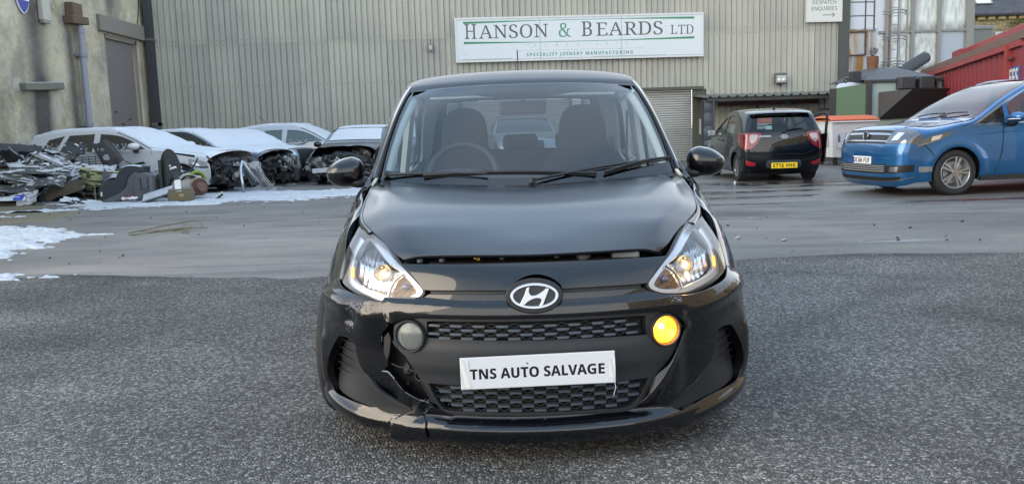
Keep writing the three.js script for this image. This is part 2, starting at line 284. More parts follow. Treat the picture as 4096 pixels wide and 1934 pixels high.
// ================================================================ ground
const inPoly = (x, y, l) => { let c = false; for (let i = 0, j = l.length - 1; i < l.length; j = i++) if ((l[i][1] > y) !== (l[j][1] > y) && x < (l[j][0] - l[i][0]) * (y - l[i][1]) / (l[j][1] - l[i][1]) + l[i][0]) c = !c; return c; };
const seamZ = smooth1([-14, -4.72, -2.96, -1.4, 0, 1.97, 3.2, 4.46, 14], [-7.7, -7.55, -7.22, -6.98, -7.05, -7.23, -7.28, -7.19, -7.1]);
const seam = (x) => seamZ(x) + .16 * (fbm(x * 3.2, 3, 4, 5) - .5) + .34 * (fbm(x * .8, 7, 9, 3) - .5);
structure(obj('ground', put(new THREE.PlaneGeometry(700, 700), 0, -.008, -60, -Math.PI / 2), std(.14, .14, .14, .9)));
{
  const X0 = -20, X1 = 24, Z0 = -31, Z1 = -6.4, w = 2048, h = 1152;
  const wet = (x, z) => { let a = 0; for (const [cx, cz, rx, rz] of [[3.6, -13.5, 1.4, .22], [3.9, -14.6, 1.8, .35], [4.6, -16.6, 2.2, .5], [6.3, -15.6, 1.6, .3], [3.2, -12.4, .7, .12], [7.5, -12.0, 1.5, .18], [9.5, -17, 2.5, .5], [3.7, -8.2, .32, .06], [1.5, -10.5, 1.5, .2]]) { const d = Math.hypot((x - cx) / rx, (z - cz) / rz) + (fbm(x * 1.7, z * 3.5, 12, 4) - .5) * 2.2; a = Math.max(a, sstep(1.05, .75, d)); } return a; };
  const px = (i) => lerp(X0, X1, (i + .5) / w), pz = (j) => lerp(Z1, Z0, (j + .5) / h);
  const col = dataTex(w, h, (i, j) => {
    const x = px(i), z = pz(j), n1 = fbm(x * .35, z * .8, 2, 4), n2 = fbm(x * 1.6, z * 4, 5, 4), n3 = hash2(i, j, 3);
    let b = .122 + .08 * (n1 - .5) + .10 * (n2 - .5) + .03 * (n3 - .5);
    let r = b * 1.08, g = b * 1.01, bl = b * .93;
    const warm = Math.exp(-(((x + 4.2) / 1.3) ** 2 + ((z + 7.9) / .55) ** 2)) + .4 * Math.exp(-(((x + 2.5) / 2.2) ** 2 + ((z + 9.5) / 1.6) ** 2)); r += .085 * warm; g += .066 * warm; bl += .05 * warm;
    const earth = sstep(.0, .6, (inPoly(x, z, [[-14, -19], [-11.1, -19], [-9.1, -16.8], [-8.9, -15.3], [-7.6, -14.9], [-7.2, -13.0], [-12, -12], [-16, -14]]) ? .6 : 0) + (n2 - .5) * .5); r = lerp(r, .15, earth); g = lerp(g, .125, earth); bl = lerp(bl, .075, earth);
    const streak = sstep(.60, .75, fbm(x * .5 + 3, z * 5, 21, 4)); r *= 1 - .28 * streak; g *= 1 - .28 * streak; bl *= 1 - .26 * streak;
    const tyre = sstep(.04, .0, Math.abs(z + 10.9 + .25 * Math.sin(x * 1.1) - .12 * x)) * sstep(-4, -2.5, x) * sstep(1, -.5, x) * .35; r *= 1 - tyre; g *= 1 - tyre; bl *= 1 - tyre;
    const cr = sstep(.012, 0, Math.abs(z + 9.72 - .1 * x * .6 + .1 * fbm(x * 1.5, 1, 6, 3))) * sstep(1, 2.5, x) * .6 + sstep(.016, 0, Math.abs(z + 12.2 + .35 * x * .3 + .2 * fbm(x, 4, 8, 3))) * sstep(5, 6, x) * .4; r *= 1 - cr; g *= 1 - cr; bl *= 1 - cr;
    const dk = wet(x, z); r *= 1 - .58 * dk; g *= 1 - .57 * dk; bl *= 1 - .55 * dk;
    const damp = sstep(.5, .7, fbm(x * .45, z * .9, 33, 3)) * sstep(0, 4, x) * .35 * sstep(-8, -11, z); r *= 1 - damp; g *= 1 - damp; bl *= 1 - damp * .9;
    const paleStreak = Math.exp(-(((x - 3.85) / .38) ** 2 + ((z + 8.12) / .07) ** 2)) * 1.0 + .5 * Math.exp(-(((x - 2.6) / 1.2) ** 2 + ((z + 10.6) / .1) ** 2)); r += .10 * paleStreak; g += .115 * paleStreak; bl += .135 * paleStreak;  // pale bluish streaks laid into the colour over two wet patches
    if (n3 > .9975) { r *= .35; g *= .35; bl *= .35; }
    return lin(r, g, bl);
  }, true);
  const rough = dataTex(1024, 576, (i, j) => { const x = lerp(X0, X1, (i + .5) / 1024), z = lerp(Z1, Z0, (j + .5) / 576); return lerp(.72 + .2 * (fbm(x * 2, z * 4, 8, 3) - .5) - .28 * sstep(2, 5, x) * sstep(-10, -13, z), .06, wet(x, z)); });
  const fine = dataTex(512, 512, (i, j) => .5 * fbm(i / 8, j / 8, 14, 3, 64) + .5 * hash2(i, j, 2)); fine.repeat.set(44, 24.6);
  const g = gridGeo(520, 1, (u, v) => { const x = lerp(X0, X1, u); return [x, .000, lerp(seam(x) + .01, Z0, v)]; });
  const p = g.attributes.position, uv = g.attributes.uv; for (let i = 0; i < p.count; i++) uv.setXY(i, (p.getX(i) - X0) / (X1 - X0), (p.getZ(i) - Z1) / (Z0 - Z1));
  structure(obj('yard', g, new THREE.MeshStandardMaterial({ map: col, roughnessMap: rough, roughness: 1, bumpMap: fine, bumpScale: .004, side: THREE.DoubleSide })));
}
{ // coarse tarmac in front: stone chippings in bitumen
  const N = 1024, C = 118, cellOf = (i) => i * C / N;
  const hgt = new Float32Array(N * N), id = new Float32Array(N * N);
  const wr = (v) => ((v % C) + C) % C;
  for (let j = 0; j < N; j++) for (let i = 0; i < N; i++) {
    const x = cellOf(i), y = cellOf(j), cx = Math.floor(x), cy = Math.floor(y); let d1 = 9, d2 = 9, k = 0;
    for (let b = -1; b <= 1; b++) for (let a = -1; a <= 1; a++) { const ux = wr(cx + a), uy = wr(cy + b), qx = cx + a + .5 + .9 * (hash2(ux, uy, 1) - .5), qy = cy + b + .5 + .9 * (hash2(ux, uy, 2) - .5), d = Math.hypot(x - qx, y - qy) * (.75 + .6 * hash2(ux, uy, 4)); if (d < d1) { d2 = d1; d1 = d; k = hash2(ux, uy, 3); } else if (d < d2) d2 = d; }
    const e = clamp((d2 - d1) * 2.4); hgt[j * N + i] = Math.sqrt(e) * (.35 + .65 * k) * (1 - .35 * d1); id[j * N + i] = k;
  }
  const col = dataTex(N, N, (i, j) => { const k = id[j * N + i], h = hgt[j * N + i], f = hash2(i, j, 7), b = lerp(.034, .105 + .22 * k * k * k + .08 * (f - .5), sstep(.15, .55, h)); const t = (k * 7.3) % 1; return lin(b * (1.04 + .08 * (t - .5)), b, b * (.95 - .05 * (t - .5))); }, true);  // gaps dark for bitumen, plus crevice shade put into the colour
  const bump = dataTex(N, N, (i, j) => hgt[j * N + i] * .85 + .15 * hash2(i, j, 9));
  const g = gridGeo(520, 130, (u, v) => { const x = lerp(-20, 24, u); return [x, .004 + .010 * (fbm(x * .8, v * 14, 3, 3) - .5), lerp(14, seam(x), Math.pow(v, .6))]; });
  const p = g.attributes.position, uv = g.attributes.uv, cols = new Float32Array(p.count * 3);
  for (let i = 0; i < p.count; i++) { const x = p.getX(i), z = p.getZ(i); uv.setXY(i, x / 1.5 + .15 * fbm(x * .5, z * .5, 3), z / 1.5 + .15 * fbm(x * .5 + 9, z * .5, 4)); const k = 1.30 + 1.7 * (fbm(x * .55, z * .9, 40, 4) - .46) + .7 * (fbm(x * 2.3, z * 2.6, 44, 3) - .5) - .30 * sstep(.30, .02, z - seam(x)) - .35 * sstep(.035, 0, Math.abs(fbm(x * .35, z * .5, 48, 3) - .52)) * sstep(.5, .7, fbm(x * .9, z * .9, 49, 2)); cols[i * 3] = k; cols[i * 3 + 1] = k; cols[i * 3 + 2] = k * .99; }
  g.setAttribute('color', new THREE.BufferAttribute(cols, 3));
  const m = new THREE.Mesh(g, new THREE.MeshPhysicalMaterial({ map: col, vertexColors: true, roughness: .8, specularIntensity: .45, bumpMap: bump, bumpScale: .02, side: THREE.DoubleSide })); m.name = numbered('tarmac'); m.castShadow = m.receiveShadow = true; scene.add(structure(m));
}
{ // snow lying on the ground
  const A = [[-13, -20.2], [-11.17, -19.32], [-9.9, -17.9], [-9.0, -16.6], [-8.0, -15.8], [-7.0, -15.55], [-6.25, -15.51], [-4.81, -15.38], [-3.69, -15.52], [-2.5, -16.3], [-1.6, -17.4], [-1.6, -18.6], [-3.4, -19.7], [-4.2, -18.8], [-6.2, -19.6], [-5, -23], [-8, -25], [-11.4, -25.5], [-15, -25]];
  const B = [[-9.8, -13.6], [-8.3, -12.6], [-7.67, -12.47], [-7.15, -12.31], [-6.5, -11.63], [-5.6, -10.75], [-5.45, -9.7], [-5.4, -9.02], [-5.45, -8.33], [-6.0, -8.0], [-8, -8.5], [-10, -10]], B2 = [[-5.6, -8.0], [-4.86, -7.82], [-4.69, -7.87], [-4.26, -7.5], [-4.45, -7.2], [-5.4, -7.0], [-6, -7.5]], B3 = [[-9.5, -15.0], [-8.6, -14.3], [-7.9, -14.9], [-7.4, -15.3], [-7.0, -15.5], [-7.6, -15.8], [-8.4, -15.4]];
  const dist = (x, y, l) => { let d = 1e9; for (let i = 0, j = l.length - 1; i < l.length; j = i++) { const ax = l[j][0], ay = l[j][1], bx = l[i][0] - ax, by = l[i][1] - ay, t = clamp(((x - ax) * bx + (y - ay) * by) / (bx * bx + by * by)); d = Math.min(d, Math.hypot(x - ax - bx * t, y - ay - by * t)); } return inPoly(x, y, l) ? d : -d; };
  const field = (x, z) => { const n = fbm(x * 1.5, z * 3.2, 51, 5) - .5; return Math.max(dist(x, z, A) + n * 1.5 - (x > -5.5 ? .30 + .5 * (fbm(x * .9, z * 2.5, 5, 3)) : 0), dist(x, z, B) + n * 1.6 - .12, dist(x, z, B2) + n * 1.2 - .1, dist(x, z, B3) + n * 1.0) + 1.5 * (fbm(x * 6, z * 14, 77, 5) - .56); };
  const mk = (X0, X1, Z0, Z1, s, sz) => {
    const nx = Math.round((X1 - X0) / s), nz = Math.round((Z1 - Z0) / sz), F = new Float32Array((nx + 1) * (nz + 1)), P = [], I = [], idx = new Int32Array((nx + 1) * (nz + 1)).fill(-1);
    for (let j = 0; j <= nz; j++) for (let i = 0; i <= nx; i++) F[j * (nx + 1) + i] = field(X0 + i * s, Z0 + j * sz);
    const id = (i, j) => { const k = j * (nx + 1) + i; if (idx[k] < 0) { const x = X0 + i * s, z = Z0 + j * sz, f = F[k]; idx[k] = P.length / 3; P.push(x, f > 0 ? .006 + .035 * Math.min(1, f * 1.6) * (.55 + .9 * fbm(x * 2.2, z * 3, 9, 4)) : -.004, z); } return idx[k]; };
    for (let j = 0; j < nz; j++) for (let i = 0; i < nx; i++) { const q = [[i, j], [i, j + 1], [i + 1, j + 1], [i + 1, j]]; if (q.some(([a, b]) => F[b * (nx + 1) + a] > 0)) { const [a, b, c, d] = q.map((t) => id(...t)); I.push(a, b, c, a, c, d); } }
    const g = new THREE.BufferGeometry(); g.setAttribute('position', new THREE.Float32BufferAttribute(P, 3)); g.setIndex(I); g.computeVertexNormals(); const uv = new Float32Array(P.length / 3 * 2); for (let i = 0; i < uv.length / 2; i++) { uv[2 * i] = P[3 * i]; uv[2 * i + 1] = P[3 * i + 2]; } g.setAttribute('uv', new THREE.BufferAttribute(uv, 2)); return g;
  };
  stuff(obj('snow', mk(-15, -1, -25.5, -14.9, .05, .05), M.snow), 'thin white snow covering the yard around the scrap heap', 'snow');
  stuff(obj('snow_patch', [mk(-9, -4, -14.2, -7.21, .028, .035)], M.snow), 'trodden patch of snow on tarmac at the left edge', 'snow');
}
{ // bent dead twigs and loose chips on the yard
  const t = [tube([[-4.99, .02, -10.82], [-4.7, .05, -11.4], [-4.45, .07, -11.7], [-4.2, .03, -11.3]], .007, 20, 5), tube([[-4.9, .015, -10.6], [-4.55, .03, -10.75], [-4.3, .04, -10.95], [-4.15, .015, -10.6]], .006, 20, 5), tube([[-4.7, .03, -11.4], [-4.5, .02, -11.0], [-4.35, .015, -11.05]], .005, 12, 5), tube([[-4.8, .02, -10.5], [-4.4, .05, -10.9], [-4.1, .02, -11.2]], .005, 14, 5), tube([[-4.95, .02, -11.0], [-4.6, .03, -10.95], [-4.2, .015, -10.75]], .005, 14, 5), tube([[-4.6, .02, -11.6], [-4.35, .04, -11.3], [-4.25, .01, -10.7]], .004, 14, 5)];
  tag(obj('twig', t, std(.12, .10, .045, .9)), 'bent dead plant stalks lying on the yard left of the black hatchback', 'twig');
  const r = rng(4), g = []; for (let i = 0; i < 150; i++) { const z = -7.4 - r() * 14, x = (r() - .5) * 1.2 * -z; if (Math.abs(x - .08) < 1 && z > -7) continue; g.push(put(new THREE.IcosahedronGeometry(.005 + .017 * r() * r(), 0), x, .006, z, r(), r(), r(), [1.5, .5, 1])); }
  stuff(obj('loose_chips', g, std(.03, .03, .03, .9)), 'small dark stones and chips scattered over the yard', 'gravel');
  const c = []; for (const [x, z] of [[-1.02, -4.9], [2.35, -8.6], [2.75, -8.35], [4.55, -16.9], [1.6, -7.6]]) c.push(put(new THREE.IcosahedronGeometry(.03, 0), x, .012, z, x, z, 0, [1.4, .25, .8]));
  stuff(obj('litter', c, M.white), 'white scraps of litter lying on the tarmac', 'litter');
}

// ================================================================ the long clad shed
const YAW = Math.atan2(1.2, 22.8);
const toShed = (s, y, out = 0) => [-11.5 + s * Math.cos(YAW) + out * Math.sin(YAW), y, -27.4 - s * Math.sin(YAW) + out * Math.cos(YAW)];
{
  const shed = thing('clad_shed', 'long pale green shed clad in ribbed metal sheets with a roller shutter', 'building', [-11.5, 0, -27.4], YAW);
  const stain = dataTex(512, 512, (i, j) => { const x = i / 512, y = j / 512, v = fbm(x * 40, y * 3, 3, 4, 40), w = fbm(x * 6, y * 6, 9, 4, 6), k = .78 + .22 * w + .05 * (v - .5); const drip = sstep(.66, .8, fbm(x * 60, y * 1.5, 14, 3, 60)) * .10; const rust = sstep(.72, .8, fbm(x * 30, y * 9, 25, 4, 30)) * .4; return lin((.42 * k) * (1 - drip) - .02 * rust, .42 * k * (1 - drip) - .07 * rust, .36 * k * (1 - drip) - .10 * rust); }, true);
  const mats = [0, .27, .51, .74].map((o, i) => { const t = stain.clone(); t.offset.set(o, o * 1.7); t.wrapS = t.wrapT = THREE.MirroredRepeatWrapping; t.needsUpdate = true; const k = [1, .93, 1.05, .97][i]; return new THREE.MeshStandardMaterial({ map: t, color: new THREE.Color().setRGB(k, k, k * [1, 1.02, .98, 1][i]), roughness: .62, side: THREE.DoubleSide }); });
  const pitch = .19, prof = [[0, 0], [.010, -.032], [.030, -.032], [.042, .0], [.050, .012], [.066, .012], [.074, 0], [.126, 0]];
  const sheetCache = new Map();
  const sheet = (n, y0, y1) => { const key = [n, y0, y1].join(); if (!sheetCache.has(key)) { const P = [], U = [], I = []; const line = []; for (let k = 0; k < n; k++) for (const [x, z] of prof) line.push([k * pitch + x, z]); line.push([n * pitch + .012, .012]); for (const [x, z] of line) for (const y of [y0, y1]) { P.push(x, y, z); U.push(x / 6, y / 6); } for (let k = 0; k < line.length - 1; k++) { const a = 2 * k; I.push(a, a + 2, a + 3, a, a + 3, a + 1); } const g = new THREE.BufferGeometry(); g.setAttribute('position', new THREE.Float32BufferAttribute(P, 3)); g.setAttribute('uv', new THREE.Float32BufferAttribute(U, 2)); g.setIndex(I); const q = g.toNonIndexed(); q.computeVertexNormals(); sheetCache.set(key, q); } return sheetCache.get(key); };
  const n = 5, W = n * pitch, total = Math.round(22.83 / W); let im = 0; const r = rng(3);
  for (let i = 0; i < total; i++) {
    const s = i * W, open = s + W > 9.9 && s < 18.05;
    for (const [y0, y1, dz] of [[open ? 2.40 : .05, 4.29, 0], [4.25, 5.95, .006]]) { const m = piece('cladding_sheet', sheet(n, y0, y1), mats[Math.floor(r() * 4)], shed); m.position.set(s, 0, dz + (i % 2) * .002); }
  }
  obj('wall_core', [box(22.9, 3.5, .2, 11.45, 4.15, -.20), box(9.9, 2.4, .2, 4.95, 1.2, -.20), box(4.9, 2.4, .2, 20.45, 1.2, -.20), box(.2, 5.95, 14, 22.8, 2.97, -7.2), box(22.9, .2, 14, 11.45, 5.95, -7.2)], std(.28, .28, .24, .8), shed);
  const sc = []; for (let k = 0; k < 118; k++) { sc.push(cyl(.013, .013, .012, 6, .05 + k * .19 + .075, 4.20, .012, Math.PI / 2), cyl(.013, .013, .012, 6, .05 + k * .19 + .075, 4.36, .016, Math.PI / 2)); if (k < 50) sc.push(cyl(.013, .013, .012, 6, .05 + k * .19 + .075, 2.9, .012, Math.PI / 2)); } obj('screw_heads', sc, std(.10, .09, .07, .6), shed);
  obj('corner_flashing', [box(.34, 6, .05, 22.84, 3.0, .06), box(.05, 6, .34, 23.0, 3.0, -.08)], std(.055, .06, .055, .6), shed);
  // shutters: two openings with frames
  const shutM = std(.34, .345, .31, .45, { metalness: .35 }), frM = std(.075, .08, .06, .7);
  for (const [a, b] of [[10.0, 13.55], [14.05, 17.72]]) {
    const slats = []; const pr = []; for (let k = 0; k <= 4; k++) pr.push([.018 * Math.sin(k / 4 * Math.PI), k / 4 * .074]);
    for (let y = .0; y < 2.36; y += .076) slats.push(gridGeo(1, 4, (u, v) => [lerp(a, b, u), y + v * .074, -.12 + .020 * Math.sin(v * Math.PI)]));
    stuff(obj('shutter_slats', slats, shutM, shed));
  }
  obj('shutter_frame', [box(8.3, .10, .22, 13.92, 2.43, .02), box(.42, 2.38, .16, 17.94, 1.19, -.02), box(.5, 2.38, .16, 13.80, 1.19, -.02), box(.14, 2.4, .16, 9.93, 1.2, -.02)], frM, shed);
  obj('frame_label', [box(.10, .5, .01, 17.98, 1.15, .065)], std(.45, .46, .44, .6), shed); obj('white_post', [box(.30, 1.0, .02, 13.8, 1.9, .065)], std(.5, .5, .46, .6), shed);
  obj('end_post', [box(.11, 2.4, .10, 18.22, 1.2, .06)], std(.35, .36, .30, .7), shed);
}
{ // company sign
  const sg = thing('company_sign', 'long white joinery company sign with green bars on the ribbed shed', 'sign', toShed(13.955, 4.16, .12), YAW); const w = 8.10, h = 1.325;
  const tex = canvasTex(2048, 336, (x, W, H) => {
    x.fillStyle = '#c6ced1'; x.fillRect(0, 0, W, H); const X = (f) => f * W, Y = (f) => f * H;
    const r = rng(8); for (let i = 0; i < 120; i++) { x.fillStyle = `rgba(110,120,115,${r() * .07})`; x.fillRect(r() * W, r() * H, 2 + r() * 60, 1 + r() * 20); }
    x.fillStyle = '#2f7a58'; const bar = (y, up) => { x.beginPath(); if (up) { x.moveTo(X(.028), Y(y - .025)); x.lineTo(X(.968), Y(y - .025)); x.lineTo(X(.968), Y(y + .03)); x.lineTo(X(.65), Y(y - .012)); x.lineTo(X(.33), Y(y - .012)); x.lineTo(X(.028), Y(y + .03)); } else { x.moveTo(X(.028), Y(y + .03)); x.lineTo(X(.968), Y(y + .03)); x.lineTo(X(.968), Y(y - .025)); x.lineTo(X(.65), Y(y + .016)); x.lineTo(X(.33), Y(y + .016)); x.lineTo(X(.028), Y(y - .025)); } x.fill(); };
    bar(.085, true); bar(.565, false);
    x.textBaseline = 'alphabetic'; const put1 = (t, x0, x1, size, color) => { x.font = size + 'px serif'; x.fillStyle = color; const m = x.measureText(t).width; x.save(); x.translate(X(x0), Y(.475)); x.scale((X(x1) - X(x0)) / m, 1); x.fillText(t, 0, 0); x.restore(); };
    const dk = '#4a4a48'; put1('H', .030, .083, 166, dk); put1('ANSON', .090, .372, 150, dk); put1('&', .41, .462, 155, '#2f7a58'); put1('B', .502, .553, 166, dk); put1('EARDS', .562, .842, 150, dk); put1('LTD', .868, .968, 104, dk);
    x.fillStyle = '#8a8f90'; x.font = '28px serif'; [...'SINCE'].forEach((c, i) => x.fillText(c, X(.312 + i * .0435), Y(.70))); [...'1972'].forEach((c, i) => x.fillText(c, X(.565 + i * .0405), Y(.69)));
    x.fillStyle = '#8fa39a'; x.fillRect(X(.23), Y(.785), X(.53), 2);
    x.fillStyle = '#37785c'; x.font = 'bold 38px sans-serif'; const t = 'SPECIALIST JOINERY MANUFACTURING'; const tot = X(.435), ws = [...t].map((c) => x.measureText(c).width), sp = (tot - ws.reduce((a, b) => a + b)) / (t.length - 1); let xx = X(.28); [...t].forEach((c, i) => { x.fillText(c, xx, Y(.925)); xx += ws[i] + sp; });
    x.fillStyle = 'rgba(60,70,70,.55)'; for (const f of [.336, .668]) x.fillRect(X(f), 0, 2, H); for (const [a, b] of [[.16, .35], [.38, .35], [.30, .72], [.62, .33], [.70, .28], [.73, .32], [.85, .28], [.84, .62], [.16, .70], [.66, .80], [.72, .63]]) { x.beginPath(); x.arc(X(a), Y(b), 3, 0, 7); x.fill(); }
    x.fillStyle = 'rgba(70,85,70,.35)'; x.fillRect(0, H - 8, W, 8); x.fillRect(X(.02), H - 14, X(.2), 6); x.fillRect(X(.55), H - 12, X(.3), 5);
  });
  for (const [u0, u1] of [[0, .336], [.336, .668], [.668, 1]]) { const g = new THREE.PlaneGeometry(w * (u1 - u0) - .008, h); const uv = g.attributes.uv; for (let i = 0; i < 4; i++) uv.setX(i, lerp(u0, u1, uv.getX(i))); piece('sign_panel', g, new THREE.MeshStandardMaterial({ map: tex, roughness: .35 }), sg).position.set((u0 + u1) / 2 * w - w / 2, 0, .032); }
  obj('sign_backing', box(w, h, .05), std(.5, .52, .52, .6), sg);
  obj('sign_frame', [box(w + .10, .055, .09, 0, h / 2 + .02, .005), box(w + .10, .055, .09, 0, -h / 2 - .02, .005), box(.055, h, .088, -w / 2 - .02, 0, .005), box(.055, h, .088, w / 2 + .02, 0, .005)], std(.55, .57, .56, .4, { metalness: .2 }), sg);
}
{ // despatch sign
  const sg = thing('despatch_sign', 'white despatch enquiries sign with an arrow near the shed corner', 'sign', toShed(22.13, 5.0, .10), YAW);
  const tex = canvasTex(512, 448, (x, W, H) => { x.fillStyle = '#c3c6c0'; x.fillRect(0, 0, W, H); x.fillStyle = '#3c3f40'; x.textAlign = 'center'; x.font = '74px sans-serif'; x.fillText('DESPATCH', W / 2, 205, 410); x.fillText('ENQUIRIES', W / 2, 292, 410); x.fillRect(235, 352, 160, 9); x.lineWidth = 9; x.strokeStyle = '#3c3f40'; x.beginPath(); x.moveTo(372, 328); x.lineTo(404, 356); x.lineTo(372, 386); x.stroke(); for (const [a, b] of [[20, 300], [492, 300], [20, 20], [492, 20]]) { x.beginPath(); x.arc(a, b, 4, 0, 7); x.fill(); } });
  obj('sign_face', put(new THREE.PlaneGeometry(1.22, 1.04), 0, 0, .022), new THREE.MeshStandardMaterial({ map: tex, roughness: .5 }), sg); obj('sign_edge', [box(1.25, 1.07, .04)], std(.4, .41, .38, .6), sg);
}
{ // floodlight
  const f = thing('floodlight', 'boxy bulkhead floodlight fixed to the ribbed shed above the canopy', 'light fitting', toShed(20.66, 2.64, .16), YAW);
  obj('lamp_body', [rbox(.40, .36, .16, .03, 0, .02, 0)], std(.10, .105, .09, .6), f); obj('lamp_glass', [rbox(.33, .22, .03, .01, 0, .0, .085, .12)], phy(.5, .52, .5, .12, { clearcoat: 1 }), f); obj('lamp_cells', [put(new THREE.SphereGeometry(.055, 14, 10), -.075, -.03, .075), put(new THREE.SphereGeometry(.055, 14, 10), .075, -.03, .075)], std(.75, .76, .74, .3), f); obj('lamp_bracket', [cyl(.03, .03, .08, 10, 0, -.20, 0), box(.1, .1, .14, 0, -.1, -.09)], M.plasticDark, f);
  const b = thing('junction_box', 'small grey box on the shed wall left of the company sign', 'box', toShed(9.05, 3.95, .09), YAW); obj('box_body', rbox(.15, .22, .10, .01), M.grey, b); obj('box_lid', rbox(.11, .13, .02, .005, 0, .01, .055), std(.4, .41, .4, .5), b); obj('cable', bar([0, .1, 0], [0, .3, -.02], .008), M.black, b);
}
{ // canopy
  const c = thing('canopy', 'low lean-to canopy with dark corrugated roof and louvred end panels', 'canopy', [5.0, 0, -26.9], Math.atan2(.35, 7));
  const prof = (u) => { const k = u * 17 % 1; return k < .62 ? 0 : .055 * Math.sin((k - .62) / .38 * Math.PI); };
  obj('roof_sheet', [gridGeo(340, 2, (u, v) => [lerp(1.20, 6.16, u), 2.06 + .10 * v + prof(u), .12 - 1.5 * v]), gridGeo(340, 1, (u, v) => [lerp(1.20, 6.16, u), 2.045 + v * .012 + prof(u), .12])], std(.11, .13, .12, .55), c);
  obj('fascia', [box(4.7, .11, .04, 3.7, 1.985, .04)], std(.05, .055, .05, .7), c);
  const post = std(.045, .055, .07, .5);
  obj('post', box(.07, 2.0, .07, 1.56, 1.0, .03), post, c); obj('post', box(.09, 2.0, .09, 5.62, 1.0, .03), post, c); obj('post', box(.07, 2.0, .07, 6.12, 1.0, .03), post, c); obj('post', box(.06, 2.0, .06, 1.27, 1.0, -.2), post, c);
  for (const [x0, x1, m, z] of [[1.27, 1.52, std(.07, .085, .10, .5), -.06], [5.67, 6.08, std(.15, .155, .15, .6), -.02]]) for (let k = 0; k < 4; k++) obj('end_panel', [gridGeo(1, 8, (u, v) => [lerp(x0, x1, u), 2.0 - k * .44 - v * .42, z + .05 * Math.sin(v * Math.PI * .9) * (x0 < 2 ? 1 : .4)])], m, c);
  obj('cross_beam', [box(3.4, .13, .08, 3.7, 1.86, -.95)], std(.07, .028, .024, .7), c); obj('middle_post', [box(.08, 1.9, .08, 3.35, .95, -1.0)], std(.07, .06, .05, .7), c); obj('rail', [bar([1.3, .55, .02], [1.95, .55, .02], .02), box(.04, .5, .04, 1.95, .3, .02)], post, c);
  obj('notice', [box(.14, .20, .01, 4.35, 1.86, -.89)], std(.05, .11, .06, .6), c); obj('notice', [box(.16, .06, .012, 4.55, 1.80, -.885)], std(.05, .04, .12, .6), c);
  const m = thing('meter_box', 'grey meter box with two dark windows on the wall under the canopy', 'box', toShed(22.3, 1.38, .10), YAW); obj('box_body', rbox(.40, .42, .16, .015), std(.30, .31, .31, .5), m); for (const s of [-1, 1]) obj('box_window', box(.07, .07, .01, s * .09, .08, .083), M.black, m); obj('box_hood', box(.44, .03, .2, 0, .225, .01), M.plasticDark, m);
}
{ // wheelie containers
  const mk = (name, label, x, z, turn) => {
    const b = thing(name, label, 'bin', [x, 0, z], turn, 'white wheeled containers with orange lids');
    const body = new THREE.BufferGeometry(); { const q = (w, d, y) => [[-w, y, d], [w, y, d], [w, y, -d], [-w, y, -d]], a = q(.58, .44, .22), c = q(.67, .52, 1.17), f = []; for (let i = 0; i < 4; i++) { const j = (i + 1) % 4; f.push(a[i], a[j], c[j], a[i], c[j], c[i]); } f.push(a[0], a[2], a[1], a[0], a[3], a[2]); body.setAttribute('position', new THREE.Float32BufferAttribute(f.flat(), 3)); body.computeVertexNormals(); }
    const wm = std(.62, .64, .65, .5, { bumpMap: grainTex, bumpScale: .002 });
    obj('bin_body', [body, rbox(1.38, .07, 1.08, .03, 0, 1.165, 0)], wm, b);
    for (let k = 0; k < 3; k++) obj('body_rib', [rbox(.5, .03, .03, .012, .22, .55 + k * .2, .50 + k * .02)], wm, b);
    obj('bin_lid', [gridGeo(20, 16, (u, v) => { const x = lerp(-.72, .72, u), z2 = lerp(-.56, .56, v); return [x, 1.21 + .13 * Math.sqrt(Math.max(0, 1 - (2 * v - 1) ** 2)) * Math.min(1, 8 * Math.min(u, 1 - u) + .55), z2]; }), rbox(1.44, .03, 1.12, .012, 0, 1.21, 0)], std(.55, .11, .035, .5), b);
    obj('handle_bar', [bar([-.69, 1.16, .58], [.69, 1.16, .58], .018)], wm, b);
    const st = canvasTex(256, 256, (c, w, h) => { c.fillStyle = '#b9bec6'; c.fillRect(0, 0, w, h); c.fillStyle = '#5d6470'; c.fillRect(14, 90, 46, 90); c.fillStyle = '#7a828c'; c.fillRect(20, 70, 34, 18); c.fillStyle = '#8a909a'; for (let i = 0; i < 5; i++) c.fillRect(130, 60 + i * 20, 60 + (i * 37) % 50, 7); c.fillStyle = '#30343a'; c.fillRect(90, 205, 120, 36); c.fillStyle = '#c6cad0'; c.fillRect(100, 216, 90, 6); c.fillRect(100, 228, 60, 5); });
    obj('label_panel', [put(new THREE.PlaneGeometry(.55, .55), -.648, .80, .02, 0, -Math.PI / 2, 0, 1).applyMatrix4(M4(0, 0, 0, 0, 0, -.094 * 0))], new THREE.MeshStandardMaterial({ map: st, roughness: .6, side: THREE.DoubleSide }), b);
    obj('label_panel', [put(new THREE.PlaneGeometry(.42, .5), -.30, .72, .512, -.09)], new THREE.MeshStandardMaterial({ map: st, roughness: .6, side: THREE.DoubleSide }), b);
    for (const [sx, sz] of [[-1, 1], [1, 1], [-1, -1], [1, -1]]) obj('castor', [cyl(.09, .09, .05, 20, sx * .45, .09, sz * .34, 0, 0, Math.PI / 2), box(.09, .14, .06, sx * .45, .17, sz * .34), cyl(.04, .04, .06, 12, sx * .45, .09, sz * .34, 0, 0, Math.PI / 2)], M.rubber, b);
    return b;
  };
  mk('wheeled_bin', 'white four-wheeled bin with orange lid between black hatchback and blue car', 9.25, -23.2, .18);
  mk('wheeled_bin', 'white bin with orange lid mostly hidden behind the parked black hatchback', 7.3, -24.6, .05);
}
